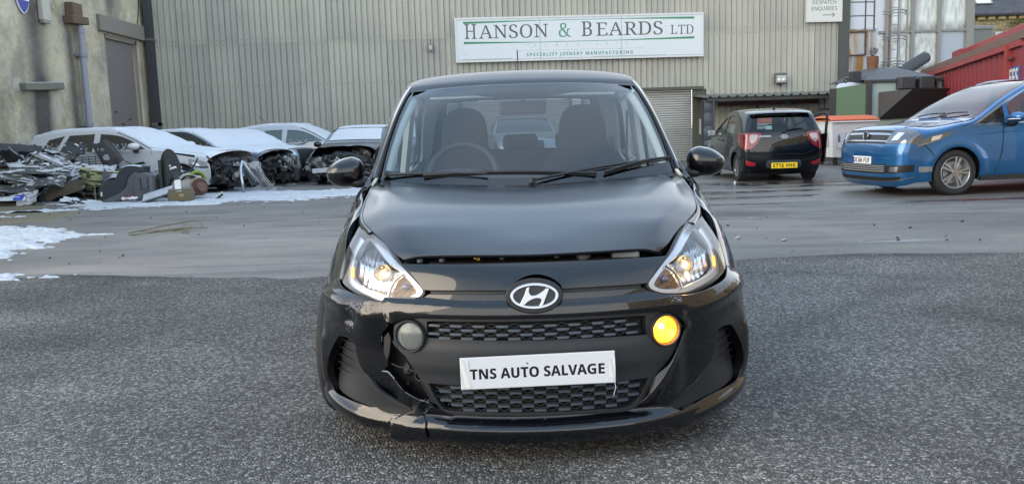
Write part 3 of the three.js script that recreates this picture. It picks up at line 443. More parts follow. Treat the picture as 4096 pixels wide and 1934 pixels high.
// ================================================================ rendered wall on the left
{
  const wall = thing('rendered_wall', 'tall stained grey-beige rendered wall with steel door on the left', 'building', [-11.5, 0, 0]);
  const X0 = -29, X1 = -11, H1 = 8.2, w = 2048, h = 1024;
  const col = dataTex(w, h, (i, j) => {
    const z = lerp(X0, X1, (i + .5) / w), y = lerp(0, H1, (j + .5) / h), n = fbm(z * .9, y * .9, 61, 5), n2 = fbm(z * 3.2, y * 2.6, 62, 5), n3 = fbm(z * 12, y * 12, 63, 3);
    let r = .58, g = .535, b = .40; const k = .72 + .55 * (n - .5) + .40 * (n2 - .5) + .25 * (n3 - .5); r *= k; g *= k; b *= k;
    const grey = sstep(.48, .66, fbm(z * 1.1 + 5, y * .7, 70, 5)); r = lerp(r, .17, grey * .55); g = lerp(g, .17, grey * .55); b = lerp(b, .15, grey * .55);
    const flake = sstep(.57, .61, fbm(z * 1.3, y * 1.5, 71, 5)); r = lerp(r, .46, flake * .5); g = lerp(g, .45, flake * .5); b = lerp(b, .37, flake * .5);
    const yl = sstep(.55, .75, fbm(z * 1.5, y * 2, 75, 4)); b *= 1 - .10 * yl;
    const run = (cz, wd, y0, y1, s) => { const c = cz + .10 * (fbm(y * 1.5, cz, 80, 3) - .5) * 2; return s * Math.exp(-(((z - c) / (wd * (.7 + .8 * n2))) ** 2)) * sstep(y0 - .5, y0 + .4, y) * sstep(y1 + .5, y1 - .3, y); };
    const d = clamp(run(-20.9, .46, 1.0, 6.5, .74) + run(-20.95, .3, .6, 2.6, .55) + run(-25.0, .30, 4.8, 7, .75) + run(-22.55, .22, 0, 4.2, .75) + run(-26.9, .14, 1, 4.3, .4) + run(-19.2, .3, 0, 2.2, .35) + run(-28.2, .2, 0, 7, .3) + .5 * sstep(.7, 0, y + (n2 - .5)), 0, .85);
    r *= 1 - d; g *= 1 - d; b *= 1 - d * .95; return lin(r, g, b);
  }, true);
  const bump = dataTex(512, 512, (i, j) => .6 * fbm(i / 24, j / 24, 90, 4, 512 / 24 | 0) + .4 * fbm(i / 5, j / 5, 91, 2)); bump.repeat.set(7, 3);
  const m = new THREE.MeshStandardMaterial({ map: col, roughness: .92, bumpMap: bump, bumpScale: .03, side: THREE.DoubleSide });
  const door = [[-26.65, 0], [-24.5, 0], [-24.5, 4.32], [-26.65, 4.32]];
  const out = [[-29, 0], [-26.65, 0], [-26.65, 4.32], [-24.5, 4.32], [-24.5, 0], [-11, 0], [-11, 8.2], [-29, 8.2]];
  const g = panel(out, [], (z, y) => [.0 + .02 * (fbm(z * 1.2, y * 1.2, 8, 3) - .5), y, z], { L: .5, skirt: .38, bevel: .02, flip: true }); const uv = g.attributes.uv; for (let i = 0; i < uv.count; i++) uv.setXY(i, (uv.getX(i) - X0) / (X1 - X0), uv.getY(i) / H1);
  obj('wall_face', g, m, wall); obj('wall_core', [box(.4, 8.2, 2.35, -.6, 4.1, -27.83), box(.4, 8.2, 13.5, -.6, 4.1, -17.75), box(.4, 3.88, 2.15, -.6, 6.26, -25.57)], std(.2, .2, .17, .9), wall);
  const dr = new THREE.Group(); dr.name = 'steel_door'; wall.add(dr); obj('door_leaf', [box(.06, 4.2, 1.95, -.13, 2.1, -25.52)], std(.16, .15, .145, .6, { bumpMap: bump, bumpScale: .006 }), dr); obj('door_frame', [box(.16, 4.32, .10, -.10, 2.16, -24.55), box(.16, 4.32, .10, -.10, 2.16, -26.6), box(.16, .12, 2.15, -.10, 4.26, -25.57)], std(.20, .185, .16, .7), dr);
  const hn = []; for (const [z, y] of [[-25.9, 1.9], [-25.4, 1.75], [-25.0, 2.1]]) hn.push(box(.02, .04, .16, -.09, y, z)); obj('door_marks', hn, std(.05, .045, .04, .7), dr);
  obj('lintel', [rbox(.14, .46, 3.25, .03, .04, 4.58, -25.75)], std(.21, .19, .165, .85, { bumpMap: bump, bumpScale: .01 }), wall);
  obj('stone_ledge', [rbox(.16, .17, 1.75, .03, .08, 2.62, -20.9, .06, 0, 0)], std(.22, .21, .17, .85, { bumpMap: bump, bumpScale: .02 }), wall); obj('ledge_snow', [rbox(.15, .03, 1.7, .012, .08, 2.715, -20.9, .06, 0, 0)], M.snow, wall);
  const dp = thing('drainpipe', 'lavender-grey drainpipe under a rusty hopper on the rendered wall', 'drainpipe', [-11.5, 0, -22.85]);
  obj('pipe', [cyl(.085, .085, 4.2, 18, .16, 2.1, 0), cyl(.105, .105, .16, 18, .16, 4.2, 0)], std(.24, .25, .30, .6), dp); obj('pipe_collar', [cyl(.11, .11, .10, 18, .16, 3.55, 0), box(.08, .05, .34, .06, 3.55, 0)], std(.2, .21, .25, .6), dp); obj('pipe_collar', [cyl(.11, .11, .10, 18, .16, 1.7, 0), box(.08, .05, .34, .06, 1.7, 0)], std(.2, .21, .25, .6), dp);
  obj('hopper', [rbox(.26, .20, .85, .02, .14, 4.44, .12, .06), rbox(.22, .4, .5, .03, .12, 4.68, .16)], std(.12, .085, .06, .85, { bumpMap: grainTex, bumpScale: .02 }), dp);
  const gt = thing('square_downpipe', 'wide black downpipe in the corner between rendered wall and shed', 'drainpipe', [-11.3, 0, -27.15]); obj('pipe', [box(.16, 6.4, .34, 0, 4.95, 0)], std(.035, .038, .045, .6), gt); obj('pipe', [box(.18, 1.9, .30, .01, .85, .02)], std(.09, .10, .11, .8), gt); obj('pipe_joint', [box(.20, .10, .40, 0, 1.75, 0), box(.20, .06, .4, 0, 4.4, 0)], std(.12, .12, .11, .7), gt);
  const sh = thing('wall_plaque', 'white shield-shaped plaque with a blue point high on the rendered wall', 'sign', [-11.47, 4.72, -20.45]); const sp = spl([[-.30, .5, 1], [.30, .5, 1], [.28, 0], [.16, -.30], [0, -.42, 1], [-.16, -.30], [-.28, 0]], true, 5); const pg = extrude(sp, .02, .006); pg.rotateY(Math.PI / 2); obj('plaque_face', pg, std(.62, .65, .70, .5), sh); const bp = extrude(spl([[-.25, -.10, 1], [.25, -.10, 1], [.14, -.29], [0, -.40, 1], [-.14, -.29]], true, 4), .006); bp.rotateY(Math.PI / 2); bp.translate(.024, 0, 0); obj('plaque_point', bp, std(.02, .03, .28, .5), sh); const tl = textGeo('ALARM', .07, .003); void tl; obj('plaque_line', [box(.006, .03, .36, .03, .16, 0), box(.006, .03, .30, .03, .08, 0)], std(.15, .18, .35, .5), sh);
  const ab = thing('alarm_box', 'off-white box fixed high on the rendered wall beside the plaque', 'box', [-11.42, 4.62, -21.3]); obj('box_body', [rbox(.14, .75, .36, .03, 0, .0, 0)], std(.40, .39, .34, .6), ab); obj('box_base', [rbox(.11, .08, .30, .02, 0, -.40, 0)], std(.25, .25, .22, .6), ab);
  const cb = []; cb.push(tube([[-11.48, 7, -27.0], [-11.48, 5.5, -26.95], [-11.47, 4.6, -26.7], [-11.47, 4.3, -26.85]], .012, 30, 5), bar([-11.47, 4.66, -27.3], [-11.47, 4.64, -26.6], .012)); tag(obj('cable', cb, M.black), 'thin black cable hanging down the rendered wall above the steel door', 'cable');
}
// ================================================================ plant behind the shed corner, right
{
  const silo = thing('rusty_tank', 'pale blue tank with rust streaks and a framed hatch behind the shed corner', 'tank', [13.0, 0, -32]);
  const rust = dataTex(256, 512, (i, j) => { const x = i / 256, y = j / 512, s = sstep(.35, .62, fbm(x * 14, y * 1.6, 5, 4)) * sstep(.95, .45, x), t = fbm(x * 8, y * 8, 8, 4), o = sstep(.5, .7, fbm(x * 20, y * 3, 15, 4)) * .5; return lin(lerp(.45 + .08 * t, .40, s) - .06 * o, lerp(.50 + .08 * t, .20, s) - .10 * o, lerp(.55 + .08 * t, .05, s) - .2 * o); }, true);
  const bodyM = new THREE.MeshStandardMaterial({ map: rust, roughness: .55, side: THREE.DoubleSide });
  obj('tank_shell', [gridGeo(40, 1, (u, v) => { const t = u < .55 ? u / .55 : 1, a = u < .55 ? 0 : (u - .55) / .45 * 1.5; return [-.75 + t * 1.35 + .55 * Math.sin(a), 4.55 * v, .0 - .55 * (1 - Math.cos(a))]; }), box(1.7, .06, 1.6, .1, 4.55, -.75)], bodyM, silo);
  obj('hatch_plate', [gridGeo(1, 1, (u, v) => [-.62 + 1.08 * u, 3.64 + .80 * v, .02])], new THREE.MeshStandardMaterial({ map: rust, color: new THREE.Color(1.2, 1.1, .95), roughness: .5, side: THREE.DoubleSide }), silo); obj('hatch_frame', [box(1.16, .05, .05, -.08, 4.46, .03), box(1.16, .05, .05, -.08, 3.62, .03), box(.05, .84, .05, .49, 4.04, .03)], std(.10, .07, .05, .7), silo); obj('hatch_handle', [bar([-.45, 4.05, .06], [-.2, 4.05, .06], .02), bar([-.3, 4.2, .05], [-.3, 4.05, .05], .012)], std(.07, .04, .03, .7), silo);
  obj('warning_sign', [extrude([[.22, 3.68], [.46, 3.68], [.46, 3.92]], .01).translate(0, 0, .03)], M.white, silo);
  obj('flange', [put(new THREE.TorusGeometry(.14, .03, 8, 24), .85, 3.75, -.02, 0, .6, 0), cyl(.06, .06, .25, 12, .9, 3.78, .1, Math.PI / 2, 0, .5)], std(.30, .29, .30, .6), silo);
  const rl = []; for (const y of [5.05, 5.55, 6.1]) rl.push(tube([[-.8, y, .1], [.2, y, .1], [.75, y, .0], [1.0, y, -.4]], .022, 24, 6)); for (const x of [-.2, .45, .78]) rl.push(bar([x, 4.55, .08], [x, 7, .08], .028)); rl.push(bar([.98, 4.55, -.4], [.98, 7, -.4], .028)); obj('railing', rl, std(.13, .09, .07, .7), silo);
  const lad = thing('caged_ladder', 'tall metal ladder in a hooped safety cage rising by the tank', 'ladder', [14.15, 0, -31]);
  const lm = std(.24, .25, .25, .55, { metalness: .3 }); obj('stile', [bar([-.2, 2.3, 0], [-.2, 9, 0], .035)], std(.20, .15, .12, .7), lad); obj('stile', [bar([.12, 2.3, 0], [.12, 9, 0], .03)], lm, lad); const rg = []; for (let y = 2.5; y < 9; y += .3) rg.push(bar([-.2, y, 0], [.12, y, 0], .014)); obj('rungs', rg, lm, lad);
  for (let y = 3.26; y < 9; y += .9) { const pts = []; for (let i = 0; i <= 14; i++) { const a = -.3 + i / 14 * 3.7; pts.push([.12 + .42 * Math.cos(a) - .12, y + .02 * Math.sin(i), .42 * Math.sin(a)]); } obj('cage_hoop', tube(pts, .022, 30, 6), lm, lad); obj('cage_hoop', tube(pts.map((p) => [p[0], p[1] - .10, p[2]]), .018, 30, 6), lm, lad); }
  for (const a of [.2, .9, 1.6, 2.3]) obj('cage_strap', [bar([.42 * Math.cos(a), 2.7, .42 * Math.sin(a)], [.42 * Math.cos(a), 9, .42 * Math.sin(a)], .016)], lm, lad);
  obj('ladder_base', [box(.5, .05, .6, 0, 3.0, .2), bar([-.5, 2.2, 0], [-.5, 3.0, 0], .11, 12)], std(.2, .2, .2, .7), lad);
}
{ // tall glazed hall behind
  const b = thing('glazed_hall', 'tall building with frosted pale panes in grey frames behind the ladder', 'building', [14, 0, -40]);
  const grime = dataTex(256, 256, (i, j) => { const v = fbm(i / 10, j / 60, 4, 4), w = fbm(i / 40, j / 40, 9, 4), k = .62 + .5 * (w - .5) + .45 * (v - .5) - .25 * sstep(60, 0, j) - .2 * sstep(40, 0, Math.min(i, 255 - i)); return lin(k * .98, k, k * .97); }, true);
  const pane = phy(.72, .76, .76, .25, { map: grime, bumpMap: grainTex, bumpScale: .002, clearcoat: .4, clearcoatRoughness: .2 }), tinted = phy(.22, .27, .33, .12, { clearcoat: .6 }), fm = std(.20, .20, .19, .7);
  const xs = [-.5, 2.05, 3.85, 5.06, 6.3, 7.62], ys = [1.6, 3.55, 5.25, 7.9, 10.2];
  for (let i = 0; i < xs.length - 1; i++) for (let j = 0; j < ys.length - 1; j++) { const m = (i === 4 && j === 1) ? tinted : (i < 2 && j === 2) ? phy(.38, .43, .48, .2, { clearcoat: .5 }) : pane; piece('pane', new THREE.BoxGeometry(xs[i + 1] - xs[i] - .10, ys[j + 1] - ys[j] - .10, .03), m, b).position.set((xs[i] + xs[i + 1]) / 2, (ys[j] + ys[j + 1]) / 2, -.04); }
  for (const x of xs) obj('mullion', [box(x === 7.62 ? .34 : .15, 9, .16, x + (x === 7.62 ? .12 : 0), 6, .03)], fm, b); for (const y of ys) obj('transom', [box(8.2, .11, .12, 3.6, y, .02)], fm, b);
  obj('wall_base', [box(8.4, 1.6, .3, 3.6, .8, -.1), box(.3, 10, 8, 7.75, 5, -4.1), box(8.4, 10.2, .2, 3.6, 5.1, -2)], std(.30, .30, .28, .8), b);
}
{ // stone house far right
  const hs = thing('stone_house', 'yellowish stone house with dark slate roof and skylight in the far corner', 'house', [30, 0, -60]);
  const stone = dataTex(512, 512, (i, j) => { const row = Math.floor(j / 16), off = (row * 37) % 41, cx = Math.floor((i + off) / 46), fx = ((i + off) % 46), fy = j % 16, k = hash2(cx % 12, row, 4), d = hash2(i, j, 3) * .04; if (fx < 3 || fy < 3) return lin(.05, .045, .035); return lin(.16 + .22 * k + d, .135 + .17 * k + d, .065 + .08 * k + d); }, true); stone.repeat.set(.33, .33);
  const wallG = put(new THREE.PlaneGeometry(16, 9), 9, 3.75, 0); { const uv = wallG.attributes.uv; for (let i = 0; i < 4; i++) uv.setXY(i, uv.getX(i) * 16, uv.getY(i) * 9); }
  obj('wall', wallG, new THREE.MeshStandardMaterial({ map: stone, roughness: .9, side: THREE.DoubleSide, bumpMap: stone, bumpScale: .03 }), hs); obj('wall_core', box(15.8, 8.2, 6, 9, 4.1, -3.1), std(.2, .18, .12, .9), hs);
  const cor = []; for (let x = 1.2; x < 17; x += .72) obj('eaves_corbel', [rbox(.5, .22, .25, .05, x, 8.02, .1)], std(.36, .29, .14, .85), hs); void cor;
  const slate = dataTex(256, 256, (i, j) => { const row = Math.floor(j / 16), cx = Math.floor((i + row % 2 * 16) / 32), k = hash2(cx % 8, row % 16, 9), e = (j % 16) < 2 ? .5 : 1; const b = (.035 + .03 * k) * e; return lin(b, b, b * 1.12); }, true); slate.repeat.set(6, 3);
  obj('roof', [gridGeo(1, 1, (u, v) => [lerp(.5, 17, u), 8.25 + 4.2 * v, .35 - 4.0 * v])], new THREE.MeshStandardMaterial({ map: slate, roughness: .6, side: THREE.DoubleSide, bumpMap: slate, bumpScale: .04 }), hs); obj('gutter', [box(16.5, .14, .18, 8.75, 8.22, .40)], M.plasticDark, hs);
  const sk = new THREE.Group(); sk.name = 'skylight'; hs.add(sk); obj('skylight_pane', [gridGeo(1, 1, (u, v) => [lerp(3.3, 4.35, u), 9.15 + .9 * v, .35 - 4.0 * (.9 + .9 * v) / 4.2 + .07])], std(.65, .72, .85, .1), sk); obj('skylight_frame', [bar([3.25, 9.10, -.38], [4.4, 9.10, -.38], .05), bar([3.25, 9.1, -.38], [3.25, 10.1, -1.35], .05), bar([4.4, 9.1, -.38], [4.4, 10.1, -1.35], .05)], M.grey, sk);
  // creeper by the corner
  const r = rng(12), p = []; for (let i = 0; i < 900; i++) { const x = 5.4 + r() * 4, y = 6.6 + r() * 1.5 - Math.abs(x - 7) * .15, s = .05 + .06 * r(); p.push(put(new THREE.PlaneGeometry(s, s), x, y, .12 + r() * .25, r() * 3, r() * 3, r() * 3)); }
  const iv = stuff(obj('creeper', p, std(.07, .10, .025, .8)), 'patch of green and brown creeper on the stone house wall', 'plant'); iv.position.set(30, 0, -60);
  const ch = thing('concrete_block_pier', 'pale weathered concrete block structure with white box below the stone house', 'outbuilding', [20, 0, -45]); obj('pier', [rbox(1.35, 5.75, 1.0, .04, 4.75, 2.88, 0), rbox(1.0, 5.3, .9, .04, 4.0, 2.6, -.3)], std(.22, .225, .20, .9, { bumpMap: grainTex, bumpScale: .02 }), ch); obj('cap_stone', [rbox(1.5, .18, 1.15, .04, 4.75, 5.8, 0)], std(.28, .29, .27, .9), ch); obj('meter_cabinet', [rbox(.42, .6, .2, .03, 5.72, 5.25, .5)], M.white, ch); obj('cabinet_vent', [box(.2, .16, .02, 5.74, 5.32, .61)], M.grey, ch);
}
{ // compactor
  const c = thing('waste_compactor', 'green waste compactor with black loading hood and pyramid top by the container', 'machine', [10.5, 0, -24.5], Math.atan2(.5, 4.5));
  const green = std(.05, .115, .06, .5), pale = std(.36, .46, .42, .45), dark = std(.028, .031, .035, .55), dk2 = std(.05, .052, .055, .6);
  obj('side_panel', [gridGeo(1, 1, (u, v) => [lerp(-.75, -.12, u), 2.05 * v + .1 + .08 * u * v, lerp(-.5, 0, u)])], green, c); obj('side_lid', [gridGeo(1, 1, (u, v) => [lerp(-.78, .1, u) + .35 * v, 2.14 + .10 * u + .16 * v, lerp(-.5, 0, u) - .5 * v])], std(.5, .54, .56, .5), c);
  obj('corner_post', [box(.14, 2.3, .14, -.04, 1.15, .02)], dk2, c); obj('corner_post', [box(.10, 2.3, .1, 2.28, 1.15, 0)], dk2, c); obj('front_panel', [box(2.3, 2.2, .06, 1.1, 1.15, -.04)], pale, c); obj('body', [box(2.3, 2.2, 2.2, 1.1, 1.1, -1.2)], dk2, c);
  obj('top_rail', [box(2.5, .07, .12, 1.1, 2.30, 0)], dk2, c);
  const py = new THREE.BufferGeometry(); { const a = [[-.15, 2.34, 0], [2.35, 2.34, 0], [2.35, 2.34, -2.2], [-.15, 2.34, -2.2]], t = [[.52, 2.72, -.8], [1.30, 2.72, -.8], [1.30, 2.72, -1.4], [.52, 2.72, -1.4]], f = []; for (let i = 0; i < 4; i++) { const j = (i + 1) % 4; f.push(a[i], a[j], t[j], a[i], t[j], t[i]); } f.push(t[0], t[1], t[2], t[0], t[2], t[3]); py.setAttribute('position', new THREE.Float32BufferAttribute(f.flat(), 3)); py.computeVertexNormals(); }
  obj('pyramid_top', [py], std(.07, .072, .078, .55), c); obj('flue', [cyl(.16, .16, .22, 20, .64, 2.76, -1.0), cyl(.17, .17, .22, 20, .64, 2.97, -1.0)], std(.14, .06, .03, .8), c);
  for (const x of [1.02, 1.62]) { obj('vent_box', [rbox(.44, .34, .3, .02, x, 2.22, .12)], dk2, c); const lv = []; for (let k = 0; k < 5; k++) lv.push(box(.16, .015, .1, x + .28, 2.08 + k * .065, .16, .5)); obj('vent_louvres', [...lv, box(.16, .36, .12, x + .28, 2.22, .04)], dark, c); }
  const hood = new THREE.BufferGeometry(); { const A = [[.58, 1.2, .05], [2.2, 1.25, .05], [2.5, 2.02, .75], [.85, 2.02, .75]], B = [[.25, 1.98, .05], [2.4, 2.06, .05]]; const f = [A[0], A[1], A[2], A[0], A[2], A[3], [.25, 1.2, .05], A[0], A[3], [.25, 1.2, .05], A[3], B[0], A[3], A[2], B[1], A[3], B[1], B[0], A[1], B[1], A[2]]; hood.setAttribute('position', new THREE.Float32BufferAttribute(f.flat(), 3)); hood.computeVertexNormals(); }
  obj('loading_hood', [hood], dark, c); obj('lower_door', [box(1.9, .55, .05, 1.25, .75, .05)], pale, c); obj('control_box', [rbox(.3, .3, .2, .02, -.35, 2.45, -.2)], dark, c); obj('lifting_eye', [put(new THREE.TorusGeometry(.06, .02, 8, 18), -.55, 2.36, -.35)], dark, c); obj('lifting_eye', [put(new THREE.TorusGeometry(.08, .03, 8, 18), 2.55, 2.42, -.4)], dk2, c); obj('warning_label', [box(.16, .1, .01, .08, 1.05, .01)], std(.75, .5, .03, .5), c); obj('loose_pieces', [put(new THREE.SphereGeometry(.12, 12, 8), 1.7, .55, .5), put(new THREE.SphereGeometry(.10, 12, 8), 1.4, .6, .6)], M.white, c);
}
{ // red container
  const k = thing('red_container', 'dark red ribbed steel container behind the blue car with brown top rail', 'container', [14, 0, -28.5], Math.atan2(-.947, -.318)); k.rotation.y = -1.895;
  const red = std(.20, .022, .028, .5, { bumpMap: grainTex, bumpScale: .003 }), brown = std(.13, .085, .065, .7), redL = std(.25, .028, .03, .5);
  for (let x = 0; x < 11.6; x += .52) { obj('side_rib', [gridGeo(4, 1, (u, v) => { const q = [[0, 0], [.07, -.05], [.26, -.05], [.33, 0], [.52, 0]][Math.round(u * 4)]; return [x + q[0], .15 + 2.36 * v, q[1] - .02]; })], red, k); }
  obj('top_rail', [box(13, .12, .14, 6.4, 2.57, .0)], redL, k); obj('bottom_rail', [box(13, .16, .12, 6.4, .1, 0)], redL, k); obj('roof_edge', [box(13.4, .16, .9, 6.4, 2.72, -.40)], brown, k); obj('corner_post', [box(.16, 2.6, .16, 11.95, 1.3, .02)], redL, k); obj('end_panel', [box(1.4, 2.35, .06, 12.75, 1.33, -.03)], red, k); obj('container_body', [box(13, 2.5, 2.2, 6.4, 1.3, -1.25)], red, k);
  obj('upper_box', [rbox(9.8, .42, 1.2, .02, 8.3, 2.98, -1.2)], redL, k); obj('upper_box', [rbox(1.2, .34, .8, .02, 4.0, 2.94, -.7)], red, k);
  const t = textGeo('EFS', .34, .006); t.translate(12.35, 1.94, .018); obj('letters', [t], M.white, k); obj('letter_board', [box(.95, .42, .01, 12.35, 1.94, .008)], std(.05, .06, .22, .5), k);
  obj('latch', [box(.25, .05, .04, 12.2, 2.32, .06), put(new THREE.TorusGeometry(.06, .02, 8, 16), .2, 2.28, .06)], std(.08, .03, .03, .6), k);
  const d = thing('duct_pipe', 'thick dark grey duct slanting up behind the red container', 'pipe', [13.6, 0, -29]); obj('duct', [bar([-.15, 2.75, 0], [1.0, 3.3, -.6], .20, 20)], std(.035, .038, .042, .6), d); obj('duct_mouth', [put(new THREE.TorusGeometry(.19, .03, 8, 24), 1.0, 3.3, -.6, 0, 1.1, 0)], std(.22, .19, .17, .6), d); obj('duct_bracket', [beam([-.6, 2.4, .1], [-.5, 2.95, 0], .05, .05), beam([-.2, 2.4, .1], [-.1, 3.0, 0], .05, .05), bar([-.9, 2.75, 0], [-.2, 2.78, 0], .03)], std(.32, .34, .33, .6), d);
}
{ // stone warehouse to the right, out of the frame: its lit wall shows in the black bumper
  const b = thing('stone_warehouse', 'tan stone warehouse wall mirrored in the black bumper, right of the yard', 'building', [10.2, 0, 0]);
  const st = dataTex(512, 256, (i, j) => { const row = Math.floor(j / 32), off = row % 2 * 32, fx = (i + off) % 64, fy = j % 32, k = hash2(Math.floor((i + off) / 64) % 8, row, 4); if (fx < 2 || fy < 2) return lin(.16, .13, .09); return lin(.48 + .1 * k, .38 + .08 * k, .24 + .05 * k); }, true); st.repeat.set(.5, .55);
  const wl = gridGeo(1, 1, (u, v) => [0, 5 * v, lerp(-10.5, 9, u)], [20, 5]); obj('wall', wl, new THREE.MeshStandardMaterial({ map: st, roughness: .9, side: THREE.DoubleSide }), b); obj('wall_core', box(.4, 5, 19.4, .25, 2.5, -.75), std(.25, .2, .13, .9), b); for (const z of [-6, -1, 4]) { obj('window', [box(.06, 1.4, 1.3, -.01, 2.9, z)], M.darkGlass, b); obj('sill', [box(.2, .12, 1.5, -.06, 2.14, z)], std(.4, .34, .24, .9), b); }
}
// ================================================================ the other cars
const P = {
  blue: phy(.010, .105, .28, .3, { metalness: .5, clearcoat: 1, clearcoatRoughness: .04 }),
  white: phy(.48, .50, .52, .35, { clearcoat: 1, clearcoatRoughness: .06 }),
  navy: phy(.018, .03, .065, .35, { metalness: .4, clearcoat: 1, clearcoatRoughness: .06 }),
  slate: phy(.06, .085, .12, .35, { metalness: .5, clearcoat: 1, clearcoatRoughness: .08 }),
  silver: phy(.38, .40, .42, .35, { metalness: .7, clearcoat: 1 }),
  charcoal: phy(.012, .013, .016, .4, { clearcoat: .8, clearcoatRoughness: .15 }),
};
const HATCH = [[-.36, .22, .28], [-.32, .40, .32], [-.32, .60, .31], [-.40, .72, .24], [-.72, .845, .08], [-1.12, .93, .05], [-1.42, .99, .04], [-1.80, 1.20, .05], [-2.15, 1.355, .05], [-2.5, 1.405, .05], [-3.2, 1.395, .05], [-3.82, 1.31, .05], [-4.02, 1.12, .10], [-4.14, .95, .16], [-4.18, .70, .18], [-4.18, .45, .18], [-4.10, .24, .14]];
const scaleTop = (top, sz, sy) => top.map(([z, y, b]) => [z * sz, .2 + (y - .2) * sy, b]);
function snowOn(sh, root, k0, k1, t0, t1, th = .04, seed = 1, n = 30) {
  const f = (u, v) => { const t = Math.sin(lerp(Math.asin(t0), Math.asin(t1), u)), k = lerp(k0, k1, v), eu = Math.min(u, 1 - u) * 14, ev = Math.min(v, 1 - v) * 14, e = Math.min(1, Math.min(eu, ev)), nz = fbm(u * 6 + seed * 3.1, v * 7, seed, 3); return sh.skin(t, k + (ev < 1 ? .12 * (nz - .5) : 0), .004 + th * .62 * Math.sqrt(e) * (.35 + 1.2 * nz) - (e < .02 ? .012 : 0)); };
  obj('snow_cover', gridGeo(n, n, f), M.snowCar, root);
}
function frost(sh, root, loop, s, seed) { const r = rng(seed), g = []; for (let i = 0; i < 90; i++) { const z = lerp(Math.min(...loop.map((p) => p[0])) + .08, Math.max(...loop.map((p) => p[0])) - .12, r()), y0 = Math.min(...loop.map((p) => p[1])), y = y0 + .01 + .17 * r() * r(), rr = .012 + .03 * r(); const x = s * (sh.W(z, y) - .008); g.push(put(new THREE.IcosahedronGeometry(rr, 0), x, y, z, r() * 3, r() * 3, 0, [.3, .55, 1])); } obj('window_frost', g, M.snowCar, root).userData.kind = 'stuff'; }
const seatsIn = (root, spots, mat = M.seat) => { for (const [x, z] of spots) obj('seat', [rbox(.46, .62, .12, .05, x, .86, z, -.15), rbox(.26, .22, .1, .05, x, 1.24, z - .06, -.1), rbox(.46, .14, .46, .05, x, .55, z + .22)], mat, root); };
const ukPlate = (str, yellow, w = .52, h = .111) => { const g = new THREE.Group(); g.name = 'number_plate'; obj('plate_face', rbox(w, h, .01, .004), yellow ? std(.83, .60, .02, .35) : std(.74, .75, .76, .35), g); const t = textGeo(str, .074, .002); t.computeBoundingBox(); const b = t.boundingBox; t.scale((w * .86) / (b.max.x - b.min.x), 1, 1); if (!yellow) t.translate(.012, 0, 0); obj('plate_letters', put(t, 0, 0, .005), M.black, g); if (!yellow) obj('plate_band', box(.04, h * .94, .002, -w / 2 + .024, 0, .0055), std(.01, .04, .3, .4), g); return g; };

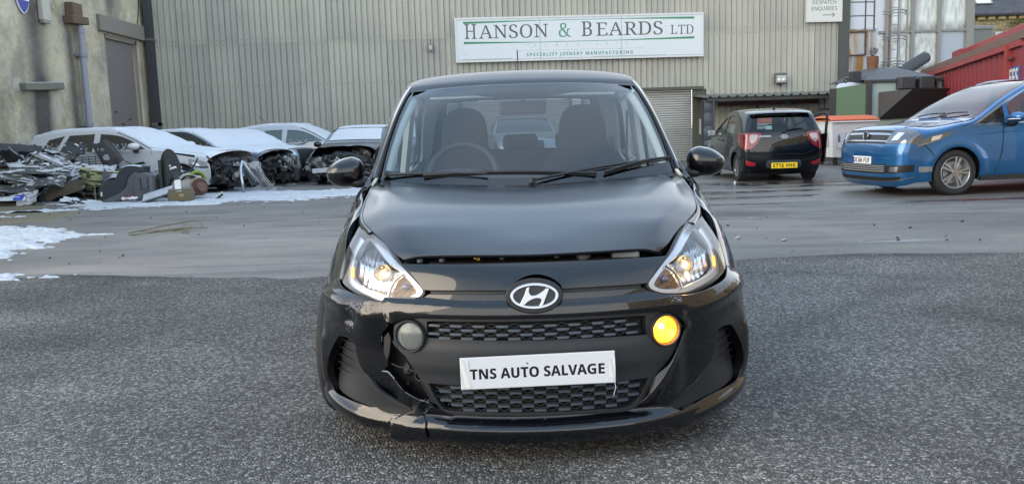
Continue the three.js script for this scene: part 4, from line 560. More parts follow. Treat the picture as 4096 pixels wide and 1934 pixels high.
// ---- blue people carrier on the right
{
  const car = thing('people_carrier', 'bright blue people carrier parked in front of the red container', 'car', [5.74, 0, -13.61], THREE.MathUtils.degToRad(-83)); car.scale.setScalar(1.07);
  const top = [[-.34, .20, .26], [-.30, .34, .30], [-.295, .52, .30], [-.30, .68, .29], [-.37, .80, .24], [-.62, .885, .12], [-.95, .985, .06], [-1.22, 1.065, .04], [-1.62, 1.30, .05], [-2.02, 1.50, .05], [-2.35, 1.59, .05], [-2.8, 1.625, .045], [-3.5, 1.60, .045], [-4.15, 1.52, .05], [-4.32, 1.25, .12], [-4.4, 1.0, .14], [-4.42, .6, .14], [-4.34, .25, .12]];
  const quarter = [[-1.22, 1.02, 1], [-1.60, 1.235], [-1.64, 1.25, 1], [-1.66, 1.01, 1], [-1.4, 1.0]], front = [[-1.72, 1.01, 1], [-1.70, 1.28, 1], [-1.98, 1.43], [-2.3, 1.52], [-2.62, 1.545, 1], [-2.66, 1.045, 1]], rear = [[-2.76, 1.045, 1], [-2.72, 1.55, 1], [-3.4, 1.53, 1], [-3.5, 1.07, 1]], back = [[-3.6, 1.08, 1], [-3.52, 1.525, 1], [-3.95, 1.46, 1], [-4.1, 1.2], [-4.0, 1.1, 1]];
  const sh = carShell({ L: 4.42, w: .915, belt: 1.0, sill: .22, top, arches: [-.92, -3.70], r: .325, tyre: .215, rim: 'd5', rimMat: M.chromeSoft, windows: [quarter, front, rear, back], paint: P.blue, glassMat: M.tint, tum: .30, fine: .06, pw: 3.2, steer: 0 }, car);
  obj('front_skin', [sh.band(0, 7, -1, 1, 0, 40, 50)], P.blue, car);
  obj('windscreen', [sh.band(7, 10, -.93, .93, -.004, 24, 18)], M.tint, car);
  obj('windscreen_pillar', [sh.band(7, 10, -1, -.93, 0, 6, 18)], P.blue, car); obj('windscreen_pillar', [sh.band(7, 10, .93, 1, 0, 6, 18)], P.blue, car);
  obj('roof', [sh.band(10, 13, -1, 1)], P.blue, car); obj('tailgate', [sh.band(13, 17, -1, 1)], P.blue, car);
  obj('cabin', [box(1.5, .3, 2.6, 0, .82, -2.5), rbox(1.5, .12, .5, .05, 0, 1.0, -1.55)], M.dash, car); seatsIn(car, [[-.38, -2.35], [.38, -2.35], [-.4, -3.2], [.4, -3.2]]);
  // nose: grille with two bright bars, round badge, lamps, lower intake, lip
  sh.onSkin([[-.66, 3.08, 1], [.66, 3.08, 1], [.64, 3.85, 1], [-.64, 3.85, 1]], 'grille', M.plasticDark, .004);
  for (const k of [3.3, 3.62, 3.82]) sh.onSkin([[-.65, k - .05, 1], [.65, k - .05, 1], [.65, k + .03, 1], [-.65, k + .03, 1]], 'grille_bar', M.chrome, .012, car, 0);
  for (const s of [1, -1]) {
    const f = (l) => s > 0 ? l : mir(l);
    const hl = f([[.60, 3.12, 1], [.80, 3.18], [1, 3.42, 1], [1, 4.2, 1], [.84, 4.02], [.66, 3.82]]);
    sh.onSkin(hl, 'headlight', phy(.13, .135, .145, .08, { metalness: .7, clearcoat: 1 }), .006);
    // the lamp wraps round on to the wing
    sh.side([[-.305, .71, 1], [-.42, .735], [-.64, .80], [-.88, .905, 1], [-.62, .875], [-.375, .80, 1]], 'headlight', phy(.10, .105, .11, .05, { clearcoat: 1, metalness: .4 }), s, .005);
    sh.side([[-.32, .715, 1], [-.44, .742, 1], [-.64, .802, 1], [-.70, .825, 1], [-.44, .757, 1], [-.32, .728, 1]], 'lamp_strip', M.chrome, s, .009, car, 0);
    sh.side([[-.52, .785, 1], [-.64, .815, 1], [-.69, .872, 1], [-.54, .845, 1]], 'lamp_cell', std(.75, .77, .8, .2, { metalness: .8 }), s, .009, car, 0);
    sh.onSkin(f([[.72, 3.35, 1], [.84, 3.42, 1], [.87, 3.78, 1], [.76, 3.72, 1]]), 'lamp_cell', std(.75, .77, .8, .2, { metalness: .8 }), .012);
    sh.onSkin(f([[.66, 1.12, 1], [1, 1.14, 1], [1, 1.65, 1], [.68, 1.6, 1]]), 'fog_surround', M.plasticDark, .005);
    sh.onSkin(f([[.76, 1.2, 1], [.90, 1.2, 1], [.91, 1.52, 1], [.77, 1.5, 1]]), 'fog_lamp', M.chromeSoft, .010);
    sh.side([[-.36, .345, 1], [-.55, .355, 1], [-.545, .42, 1], [-.36, .425, 1]], 'fog_lamp', std(.35, .35, .35, .2, { metalness: .6 }), s, .006);
    sh.side([[-1.18, 1.0, 1], [-1.62, 1.265, 1], [-2.0, 1.46, 1], [-2.35, 1.56, 1], [-2.9, 1.575, 1], [-2.9, 1.59, 1], [-2.35, 1.575, 1], [-2.0, 1.475, 1], [-1.6, 1.28, 1], [-1.15, 1.0, 1], [-1.2, .985, 1], [-2.7, 1.03, 1], [-2.7, 1.045, 1]], 'window_trim', M.chrome, s, .004, car, 0);
    obj('door_line', [tube([[-1.63, .98], [-1.60, .6], [-1.52, .30]].map(([z, y]) => [s * (sh.W(z, y) + .002), y, z]), .007, 12, 5), tube([[-2.71, 1.03], [-2.72, .3]].map(([z, y]) => [s * (sh.W(z, y) + .002), y, z]), .006, 8, 5), tube([[-.42, .735], [-.50, .66], [-.56, .58]].map(([z, y]) => [s * (sh.W(z, y) + .001), y, z]), .006, 10, 5)], M.black, car);
    obj('crease', [tube([[-1.25, .865], [-1.6, .885], [-2.4, .91], [-3.6, .945]].map(([z, y]) => [s * (sh.W(z, y) - .003), y, z]), .010, 30, 6)], P.blue, car);
    obj('sill', [beam([s * .90, .235, -1.28], [s * .90, .25, -3.36], .05, .07)], M.plasticDark, car);
    const m = new THREE.Group(); m.name = 'door_mirror'; m.position.set(s * 1.04, 1.07, -1.72); car.add(m);
    obj('mirror_shell', [put(new THREE.SphereGeometry(1, 24, 16), 0, .02, 0, 0, 0, 0, [.13, .075, .09])], P.blue, m); obj('mirror_foot', [put(new THREE.SphereGeometry(1, 20, 12), -s * .06, -.06, .0, 0, 0, s * .5, [.09, .045, .05])], M.plasticDark, m); obj('mirror_strip', [tube([[-.12, -.012, .05], [0, -.008, .092], [.12, -.006, .045]].map(p => [p[0] * s, p[1], p[2]]), .008, 14, 6)], M.white, m);
    obj('roof_rail', [tube([[-2.25, 1.60], [-2.5, 1.655], [-3.2, 1.66], [-3.9, 1.58]].map(([z, y]) => [s * .60, y, z]), .016, 24, 8)], M.chromeSoft, car);
    obj('door_handle', [rbox(.02, .03, .2, .01, s * (sh.W(-2.5, .93) + .015), .93, -2.5)], P.blue, car);
  }
  sh.onSkin([[-.68, 1.1, 1], [.68, 1.1, 1], [.67, 1.66, 1], [-.67, 1.66, 1]], 'lower_intake', M.black, .004);
  for (let i = 0; i < 4; i++) sh.onSkin([[-.66, 1.2 + i * .115, 1], [.66, 1.2 + i * .115, 1], [.66, 1.245 + i * .115, 1], [-.66, 1.245 + i * .115, 1]], 'intake_bar', M.grey, .014, car, 0);
  sh.onSkin([[-1, .62, 1], [1, .62, 1], [1, .70, 1], [-1, .70, 1]], 'chrome_lip', M.chrome, .010, car, 0);
  sh.onSkin([[-.93, .72, 1], [.93, .72, 1], [.93, .9, 1], [-.93, .9, 1]], 'lip_gap', M.black, .006, car, 0);
  const badge = new THREE.Group(); badge.name = 'badge'; badge.position.set(...sh.skin(0, 3.5, .022)); badge.rotation.x = -.18; car.add(badge);
  obj('badge_disc', [put(new THREE.CylinderGeometry(.066, .066, .014, 32), 0, 0, 0, Math.PI / 2)], M.matte, badge); obj('badge_ring', [put(new THREE.TorusGeometry(.063, .007, 8, 36), 0, 0, .008)], M.chrome, badge);
  obj('badge_letters', [beam([-.024, .052, .01], [0, .008, .01], .012, .008), beam([.024, .052, .01], [0, .008, .01], .012, .008), beam([-.048, .028, .01], [-.022, -.046, .01], .012, .008), beam([-.022, -.046, .01], [0, -.004, .01], .012, .008), beam([0, -.004, .01], [.022, -.046, .01], .012, .008), beam([.022, -.046, .01], [.048, .028, .01], .012, .008)], M.chrome, badge);
  const np = ukPlate('DC66 FUF', false); np.position.set(0, .515, -.0); np.position.z = .012; car.add(np);
  const wp = []; for (const [a, b] of [[[-.6, 7.12], [.05, 7.3]], [[.0, 7.15], [.62, 7.32]]]) wp.push(tube([sh.skin(a[0], a[1], .02), sh.skin((a[0] + b[0]) / 2, (a[1] + b[1]) / 2 + .03, .03), sh.skin(b[0], b[1], .02)], .009, 12, 6)); obj('wiper', wp, M.plasticDark, car);
  obj('bonnet_line', tube(Array.from({ length: 9 }, (_, i) => sh.skin(lerp(-.72, -.93, i / 8), lerp(4.05, 7, i / 8), .001)), .0075, 30, 5), M.black, car); obj('bonnet_line', tube(Array.from({ length: 9 }, (_, i) => sh.skin(lerp(.72, .93, i / 8), lerp(4.05, 7, i / 8), .001)), .0075, 30, 5), M.black, car);
  obj('sticker', [sh.band(9.5, 9.75, .70, .80, .003, 3, 3)], M.white, car);
}

// ---- the second black hatchback, seen from behind, its right door open
{
  const car = thing('hatchback_car', 'black hatchback seen from behind with yellow plate and an open door by the canopy', 'car', [5.60, 0, -20.6], THREE.MathUtils.degToRad(179));
  const top = [[-.30, .20, .24], [-.26, .40, .27], [-.28, .60, .25], [-.40, .72, .2], [-.72, .855, .07], [-1.02, .935, .04], [-1.32, 1.10, .05], [-1.72, 1.32, .05], [-1.95, 1.42, .05], [-2.4, 1.455, .05], [-3.0, 1.43, .05], [-3.36, 1.36, .05], [-3.48, 1.18, .11], [-3.56, .97, .13], [-3.60, .78, .13], [-3.60, .52, .14], [-3.54, .36, .15], [-3.44, .22, .12]];
  const wF = [[-1.22, .97, 1], [-1.42, 1.10], [-1.74, 1.27], [-1.98, 1.355, 1], [-2.03, .96, 1]], wR = [[-2.12, .955, 1], [-2.08, 1.365, 1], [-2.5, 1.37], [-2.75, 1.33, 1], [-2.92, 1.02, 1], [-2.85, .97]];
  const sh = carShell({ L: 3.66, w: .83, belt: .96, sill: .20, top, arches: [-.76, -3.08], r: .29, tyre: .185, rim: 'cap', rimMat: M.chromeSoft, windows: [wF, wR], paint: M.paint, glassMat: M.tint, tum: .36, fine: .06, rearTaper: .05 }, car);
  obj('front_skin', [sh.band(0, 5, -1, 1)], M.paint, car); obj('windscreen', [sh.band(5, 8, -.93, .93, -.004)], M.tint, car); obj('windscreen_pillar', [sh.band(5, 8, -1, -.93, 0, 5)], M.paint, car); obj('windscreen_pillar', [sh.band(5, 8, .93, 1, 0, 5)], M.paint, car);
  obj('roof', [sh.band(8, 11, -1, 1)], M.paint, car);
  obj('spoiler', [gridGeo(24, 6, (u, v) => { const p = sh.skin(lerp(-.93, .93, u), lerp(10.8, 11.25, v), .022); return [p[0], p[1] + .01 * v, p[2] - .06 * v]; })], M.paint, car);
  obj('tailgate', [sh.band(11, 11.3, -1, 1), sh.band(11.3, 13.05, -1, -.85), sh.band(11.3, 13.05, .85, 1), sh.band(13.05, 14.6, -1, 1, 0, 40, 16)], M.paint, car);
  obj('rear_window', [sh.band(11.3, 13.05, -.85, .85, -.006)], M.tint, car);
  obj('window_border', [sh.band(11.3, 11.55, -.85, .85, -.012), sh.band(12.75, 13.05, -.85, .85, -.012), sh.band(11.3, 13.05, -.85, -.70, -.012), sh.band(11.3, 13.05, .70, .85, -.012)], M.frit, car);
  obj('rear_bumper', [sh.band(14.6, 17, -1, 1, .012, 40, 24)], M.paint, car);
  obj('tailgate_line', [tube(Array.from({ length: 13 }, (_, i) => sh.skin(lerp(-.78, .78, i / 12), 14.55 + .25 * Math.min(1, (1 - Math.abs(i / 6 - 1)) * 3), .012)), .006, 40, 5)], M.black, car);
  obj('cabin', [box(1.35, .25, 2.3, 0, .78, -2.0), rbox(1.3, .12, .4, .05, 0, .92, -1.3)], M.dash, car); seatsIn(car, [[-.34, -2.1], [.34, -2.1]]); obj('rear_seat', [rbox(1.2, .42, .14, .05, 0, .86, -2.85, -.18)], M.seat, car);
  const red = phy(.17, .005, .010, .12, { clearcoat: 1 }), clearL = phy(.33, .27, .27, .15, { clearcoat: 1, metalness: .2 });
  for (const s of [1, -1]) {
    const f = (l) => s > 0 ? l : mir(l);
    sh.onSkin(f([[.60, 13.12], [.74, 12.98], [1, 12.95, 1], [1, 14.4, 1], [.84, 14.38], [.68, 13.95], [.60, 13.45]]), 'tail_light', red, .014);
    sh.onSkin(f([[.67, 13.3], [.77, 13.18], [.87, 13.22], [.88, 13.75], [.82, 14.0], [.73, 13.8]]), 'reversing_lens', clearL, .021);
    sh.side([[-3.55, .985, 1], [-3.36, .985], [-3.20, .955, 1], [-3.27, .83], [-3.40, .72], [-3.59, .69, 1]], 'tail_light', red, s, .010);
    sh.onSkin(f([[.70, 15.45, 1], [.95, 15.25, 1], [.95, 15.75, 1], [.76, 15.8, 1]]), 'rear_reflector', phy(.32, .008, .02, .15, { clearcoat: 1 }), .026);
    if (s < 0) continue;
    const m = new THREE.Group(); m.name = 'door_mirror'; m.position.set(s * .93, 1.0, -1.30); car.add(m); obj('mirror_shell', [put(new THREE.SphereGeometry(1, 24, 16), 0, 0, .01, 0, 0, 0, [.10, .07, .07])], M.paint, m); obj('mirror_glass', [put(new RoundedBoxGeometry(.17, .115, .01, 2, .004), 0, 0, -.056)], std(.35, .37, .4, .1, { metalness: .6 }), m); obj('mirror_foot', [beam([-.1 * s, -.05, 0], [0, -.03, 0], .04, .04)], M.plasticDark, m);
  }
  sh.onSkin([[-.46, 15.62, 1], [-.36, 16.0], [.36, 16.0], [.46, 15.62, 1], [.42, 15.2, 1], [-.42, 15.2, 1]], 'plate_recess', P.slate, .018);
  const np = ukPlate('ET16 VHG', true); const pp = sh.skin(0, 15.58, .055); np.position.set(...pp); np.rotation.y = Math.PI; car.add(np);
  const em = new THREE.Group(); em.name = 'emblem'; em.position.set(...sh.skin(0, 13.5, .012)); em.rotation.set(.2, Math.PI, 0); car.add(em);
  obj('emblem_ring', [extrude(ellipse(0, 0, .072, .038, 30), .006, .003, [ellipse(0, 0, .062, .029, 30).reverse()])], M.chrome, em); obj('emblem_letter', [beam([-.034, -.022, .004], [-.016, .024, .004], .014, .01), beam([.016, -.024, .004], [.034, .022, .004], .014, .01), beam([-.025, 0, .004], [.025, 0, .004], .012, .01)], M.chrome, em);
  const t1 = textGeo('i10', .055, .003); const tg = obj('model_letters', t1, M.chrome, car); tg.position.set(...sh.skin(-.55, 13.38, .02)); tg.rotation.set(.15, Math.PI + .12, 0);
  const t2 = textGeo('HYUNDAI', .038, .003); const tg2 = obj('maker_letters', t2, M.chrome, car); tg2.position.set(...sh.skin(.50, 13.42, .02)); tg2.rotation.set(.15, Math.PI - .1, 0);
  obj('brake_light', [sh.band(10.92, 11.1, -.24, .24, .035, 8, 3)], red, car);
  obj('rear_wiper', [tube([sh.skin(0, 12.98, .02), sh.skin(-.2, 12.8, .03), sh.skin(-.5, 12.7, .02)], .012, 14, 6), put(new THREE.SphereGeometry(.03, 12, 8), ...sh.skin(0, 13.0, .01))], M.plasticDark, car);
  obj('window_sticker', [sh.band(12.4, 12.72, .30, .46, -.016, 3, 3)], std(.5, .65, .62, .5), car);
  obj('antenna', [bar([0, 1.48, -3.0], [0, 1.70, -3.12], .006), put(new THREE.SphereGeometry(.03, 12, 8), 0, 1.495, -3.0, 0, 0, 0, [1, .6, 1.6])], M.plasticDark, car);
  obj('exhaust', [bar([.35, .24, -3.3], [.35, .23, -3.6], .022, 10)], M.grey, car);
  for (const s of [1]) obj('door_line', [tube([[-2.07, .95], [-2.09, .3]].map(([z, y]) => [s * (sh.W(z, y) + .002), y, z]), .004, 8, 5), tube([[-1.1, .93], [-1.15, .3]].map(([z, y]) => [s * (sh.W(z, y) + .002), y, z]), .004, 8, 5)], M.black, car);
  for (const z of [-1.9, -2.7]) obj('door_handle', [rbox(.02, .03, .17, .01, sh.W(z, .84) + .015, .84, z)], M.paint, car);
  // the open door on the right side (car's own right is -x)
  const door = new THREE.Group(); door.name = 'open_door'; door.position.set(-.80, 0, -1.08); door.rotation.y = .9; car.add(door);
  obj('door_skin', [extrude(spl([[.0, .3, 1], [-.94, .3, 1], [-.98, .92, 1], [0, .90, 1]], true, 4), .06, .012)], M.paint, door).rotation.y = -Math.PI / 2;
  obj('door_frame', [tube([[0, .92, 0], [0, 1.1, -.25], [0, 1.29, -.62], [0, 1.38, -.88], [0, 1.36, -.97], [0, .92, -.97]], .03, 40, 6)], M.plasticDark, door);
}

// ---- the row of wrecks under snow on the left
const wreckBits = (seed, n, W2, y0, y1, z0, z1, cx = 0) => { const r = rng(seed), g = []; for (let i = 0; i < n; i++) { const x = cx + (r() - .5) * 2 * W2, y = lerp(y0, y1, r()), z = lerp(z0, z1, r()) - .24 * (x / .9) ** 2, k = r(), a = (r() - .5) * 1.6, b = (r() - .5) * 1.6; if (k < .45) { const w = .08 + r() * .26, h = .04 + r() * .16, sd = r() * 50; g.push(gridGeo(5, 4, (u, v) => { const p = new THREE.Vector3((u - .5) * w, (v - .5) * h, .05 * (fbm(u * 3 + sd, v * 3, 4, 2) - .5) + .03 * Math.sin(u * 5 + sd)).applyMatrix4(M4(x, y, z, a, b, a * .8)); return [p.x, p.y, p.z]; })); } else if (k < .7) g.push(tube([[x, y, z], [x + (r() - .5) * .2, y + (r() - .5) * .2, z + .04], [x + (r() - .5) * .4, y + (r() - .5) * .3, z]], .008 + r() * .016, 10, 6)); else if (k < .85) g.push(beam([x, y, z], [x + (r() - .5) * .4, y + (r() - .5) * .35, z + (r() - .5) * .1], .012 + r() * .04, .015 + r() * .02)); else g.push(cyl(.03 + r() * .05, .03 + r() * .05, .03 + r() * .06, 12, x, y, z, 1.57 + a * .4, 0, b * .4)); } return g; };
const row = 'snow-covered wrecks parked along the left wall';
{ // white hatchback, nose smashed
  const car = thing('white_hatchback', 'snow-covered white hatchback with smashed nose standing behind the scrap heap', 'car', [-5.9, 0, -18.9], THREE.MathUtils.degToRad(77), row); car.scale.set(1.04, 1.04, 1.19);
  const top = scaleTop(HATCH, 1.06, 1.0), wins = [[[-1.62, 1.0, 1], [-1.95, 1.19], [-2.25, 1.30], [-2.62, 1.345, 1], [-2.64, .97, 1]], [[-2.76, .965, 1], [-2.74, 1.348, 1], [-3.3, 1.33, 1], [-3.48, .98, 1]], [[-3.56, .99, 1], [-3.40, 1.325, 1], [-3.75, 1.25, 1], [-3.9, 1.02, 1]]];
  const sh = carShell({ L: 4.43, w: .89, belt: .95, sill: .22, top, arches: [-.92, -3.60], r: .32, rim: 'd5', windows: wins, paint: P.white, tum: .33, fine: .08 }, car);
  obj('bonnet', [sh.band(2.8, 6, -1, 1)], P.white, car); obj('front_panel', [gridGeo(26, 12, (u, v) => { const t = Math.sin(lerp(Math.asin(-.97), Math.asin(.93), u)), k = lerp(.8, 2.9, v); return sh.skin(t, k, -.16 + .16 * (fbm(u * 6, v * 4, 5, 3) - .5) + .05 * Math.abs(((u * 5 + v * 2) % 1) - .5)); })], M.plastic, car); obj('windscreen', [sh.band(6, 8, -1, 1)], M.darkGlass, car); obj('roof', [sh.band(8, 11, -1, 1)], P.white, car); obj('tailgate', [sh.band(11, 16, -1, 1)], P.white, car);
  snowOn(sh, car, 3.2, 6.2, -.92, .95, .05, 2); snowOn(sh, car, 6, 8.3, -.96, .96, .05, 3); snowOn(sh, car, 8, 11.3, -.98, .98, .07, 4);
  for (const s of [1, -1]) { wins.forEach((w, i) => frost(sh, car, w, s, 40 + i + s)); sh.side([[-.36, .60, 1], [-.40, .70, 1], [-.74, .77, 1], [-.72, .66, 1], [-.5, .60, 1]], 'headlight', phy(.35, .37, .4, .1, { metalness: .5, clearcoat: 1 }), s, .006, car, 0); sh.side([[-.36, .60, 1], [-.5, .60, 1], [-.72, .66, 1], [-.72, .645, 1], [-.5, .575, 1], [-.36, .575, 1]], 'lamp_strip', M.black, s, .007, car, 0); sh.side([[-.62, .80, 1], [-1.05, .885, 1], [-1.05, .91, 1], [-.62, .845, 1]], 'wing_gap', M.black, s, .003, car, 0);
    const m = new THREE.Group(); m.name = 'door_mirror'; m.position.set(s * 1.0, 1.03, -1.78); car.add(m); obj('mirror_shell', [put(new THREE.SphereGeometry(1, 20, 14), 0, .03, 0, 0, 0, 0, [.11, .075, .11])], M.white, m); obj('mirror_foot', [rbox(.1, .1, .08, .03, -s * .06, -.06, 0)], M.plasticDark, m);
    for (const z of [-2.5, -3.35]) obj('door_handle', [rbox(.02, .035, .2, .012, s * (sh.W(z, .80) + .015), .80, z)], P.white, car); obj('door_line', [tube([[-2.7, .95], [-2.72, .3]].map(([z, y]) => [s * (sh.W(z, y) + .002), y, z]), .004, 8, 5), tube([[-1.5, .95], [-1.48, .3]].map(([z, y]) => [s * (sh.W(z, y) + .002), y, z]), .004, 8, 5)], M.black, car); }
  stuff(obj('exposed_front', [box(1.3, .4, .04, 0, .45, -.52), ...wreckBits(9, 80, .8, .2, .70, -.22, .0)], std(.03, .031, .034, .55), car));
  stuff(obj('exposed_front', wreckBits(10, 34, .6, .25, .64, -.18, .02, .25), std(.28, .29, .28, .6), car));
  for (const c of car.children) if (c.name === 'wheel') c.scale.x = 1 / 1.15;
  // hanging bumper with slats
  const hang = []; for (let i = 0; i < 9; i++) hang.push(beam([-.15 + i * .06, .15, .14 + i * .02], [-.45 + i * .09, .62 - i * .02, .10], .02, .015)); hang.push(tube([[.62, .06, .05], [.35, .09, .22], [.0, .18, .26], [-.30, .42, .2], [-.42, .68, .1]], .035, 24, 6), tube([[-.42, .68, .1], [-.62, .5, .16], [-.70, .2, .22], [-.64, .03, .2]], .03, 20, 6)); obj('hanging_grille', hang, M.chromeSoft, car);
  obj('hanging_bumper', [gridGeo(18, 6, (u, v) => [lerp(.95, -.1, u), .03 + .20 * v * (1 - .5 * u) + .03 * Math.sin(u * 9), .05 + .20 * Math.sin(u * 2.6) + .05 * v])], std(.28, .30, .32, .5), car);
  // four linked rings that came loose with the grille
  obj('ring_badge', [0, 1, 2, 3].map((i) => put(new THREE.TorusGeometry(.055, .010, 8, 24), -.02 - i * .045, .40 + i * .055, .29, 0, -.2, .3)), M.chrome, car);
}
{ // dark blue saloon
  const car = thing('blue_saloon', 'dark blue car with snow on top, bumper missing and twin-spoke alloy wheel', 'car', [-5.5, 0, -20.95], THREE.MathUtils.degToRad(76), row);
  const top = scaleTop(HATCH, 1.04, 1.0), wins = [[[-1.6, 1.0, 1], [-1.95, 1.19], [-2.25, 1.30], [-2.6, 1.345, 1], [-2.64, .97, 1]], [[-2.76, .965, 1], [-2.74, 1.348, 1], [-3.3, 1.33, 1], [-3.5, .98, 1]]];
  const sh = carShell({ L: 4.35, w: .89, belt: .95, sill: .22, top, arches: [-.90, -3.55], r: .335, rim: 'd5', windows: wins, paint: P.navy, tum: .33, fine: .1 }, car);
  obj('bonnet', [sh.band(2.8, 6, -1, 1)], P.navy, car); obj('front_panel', [gridGeo(26, 12, (u, v) => { const t = Math.sin(lerp(Math.asin(-.97), Math.asin(.93), u)), k = lerp(.8, 2.9, v); return sh.skin(t, k, -.17 + .16 * (fbm(u * 6, v * 4, 6, 3) - .5) + .05 * Math.abs(((u * 5 + v * 2) % 1) - .5)); })], M.plasticDark, car); obj('windscreen', [sh.band(6, 8, -1, 1)], M.darkGlass, car); obj('roof', [sh.band(8, 11, -1, 1)], P.navy, car); obj('tailgate', [sh.band(11, 16, -1, 1)], P.navy, car);
  snowOn(sh, car, 3.1, 6.2, -.9, .9, .05, 12); snowOn(sh, car, 6, 8.3, -.93, .93, .06, 13); snowOn(sh, car, 8, 11.3, -.97, .97, .07, 14);
  for (const s of [1, -1]) { wins.forEach((w, i) => frost(sh, car, w, s, 60 + i + s)); sh.side([[-.36, .58], [-.40, .72], [-.76, .80], [-.7, .66]], 'headlight', phy(.3, .33, .36, .1, { metalness: .5, clearcoat: 1 }), s, .006); }
  stuff(obj('exposed_front', [box(1.3, .4, .04, 0, .42, -.52), ...wreckBits(19, 90, .82, .15, .72, -.22, .0)], std(.022, .023, .026, .55), car)); stuff(obj('exposed_front', wreckBits(20, 24, .6, .4, .7, -.15, .02, .25), std(.3, .32, .32, .4), car));
  obj('hanging_box', [rbox(.3, .34, .2, .03, .52, .30, -.10, .2, .3, .1)], std(.06, .065, .07, .5), car);
}
{ // grey-blue saloon
  const car = thing('grey_saloon', 'slate blue saloon with snowy bonnet, intact headlight and bumper beside the black wreck', 'car', [-5.25, 0, -22.2], THREE.MathUtils.degToRad(64), row);
  const top = scaleTop(HATCH, 1.06, .99), wins = [[[-1.6, 1.0, 1], [-1.95, 1.19], [-2.25, 1.30], [-2.6, 1.34, 1], [-2.64, .97, 1]], [[-2.76, .965, 1], [-2.74, 1.34, 1], [-3.3, 1.32, 1], [-3.5, .98, 1]]];
  const sh = carShell({ L: 4.43, w: .89, belt: .95, sill: .22, top, arches: [-.92, -3.6], r: .325, rim: 'd5', windows: wins, paint: P.slate, tum: .33, fine: .1 }, car);
  obj('front_skin', [sh.band(0, 6, -1, 1)], P.slate, car); obj('windscreen', [sh.band(6, 8, -1, 1)], M.darkGlass, car); obj('roof', [sh.band(8, 11, -1, 1)], P.slate, car); obj('tailgate', [sh.band(11, 16, -1, 1)], P.slate, car);
  snowOn(sh, car, 3.2, 6.2, -.93, .93, .05, 22); snowOn(sh, car, 6, 8.3, -.93, .93, .06, 23); snowOn(sh, car, 8, 11.3, -.97, .97, .07, 24);
  for (const s of [1, -1]) { const f = (l) => s > 0 ? l : mir(l); sh.onSkin(f([[.48, 2.35, 1], [.80, 2.5, 1], [.84, 3.05, 1], [.55, 2.85, 1]]), 'headlight', phy(.4, .43, .46, .1, { metalness: .5, clearcoat: 1 }), .006); sh.onSkin(f([[.50, .75, 1], [.82, .8, 1], [.80, 1.5, 1], [.56, 1.4, 1]]), 'side_intake', M.black, .006); sh.onSkin(f([[.48, .62, 1], [.82, .66, 1], [.82, .76, 1], [.48, .72, 1]]), 'intake_trim', M.chromeSoft, .012, car, 0); }
  sh.onSkin([[-.38, .9, 1], [.38, .9, 1], [.44, 2.1, 1], [.36, 2.75, 1], [-.36, 2.75, 1], [-.44, 2.1, 1]], 'grille', M.black, .006, car, 0);
}
{ // pale estate at the back
  const car = thing('pale_estate', 'pale car under thick snow seen side-on behind the other wrecks', 'car', [-3.7, 0, -25.4], THREE.MathUtils.degToRad(88), row); car.scale.setScalar(1.05);
  const top = scaleTop(HATCH, 1.05, 1.03), wins = [[[-1.6, 1.02, 1], [-1.95, 1.21], [-2.25, 1.32], [-2.62, 1.36, 1], [-2.66, .99, 1]], [[-2.78, .985, 1], [-2.76, 1.365, 1], [-3.25, 1.35, 1], [-3.42, 1.0, 1]], [[-3.5, 1.0, 1], [-3.34, 1.34, 1], [-3.68, 1.26, 1], [-3.9, 1.04, 1]]];
  const sh = carShell({ L: 4.4, w: .9, belt: .97, sill: .22, top, arches: [-.92, -3.58], r: .33, windows: wins, paint: P.silver, tum: .33, fine: .1, glassMat: phy(.015, .05, .045, .05, { clearcoat: 1 }) }, car);
  obj('front_skin', [sh.band(0, 6, -1, 1)], P.silver, car); obj('windscreen', [sh.band(6, 8, -1, 1)], M.darkGlass, car); obj('roof', [sh.band(8, 11, -1, 1)], P.silver, car); obj('tailgate', [sh.band(11, 16, -1, 1)], P.silver, car);
  snowOn(sh, car, 3.2, 6.2, -.93, .93, .05, 32); snowOn(sh, car, 6, 8.3, -.93, .93, .06, 33); snowOn(sh, car, 8, 11.6, -.99, .99, .09, 34);
  for (const s of [1, -1]) wins.forEach((w, i) => frost(sh, car, w, s, 80 + i + s));
  obj('antenna', [bar([.3, 1.42, -3.4], [.3, 1.78, -3.75], .006)], M.black, car);
}
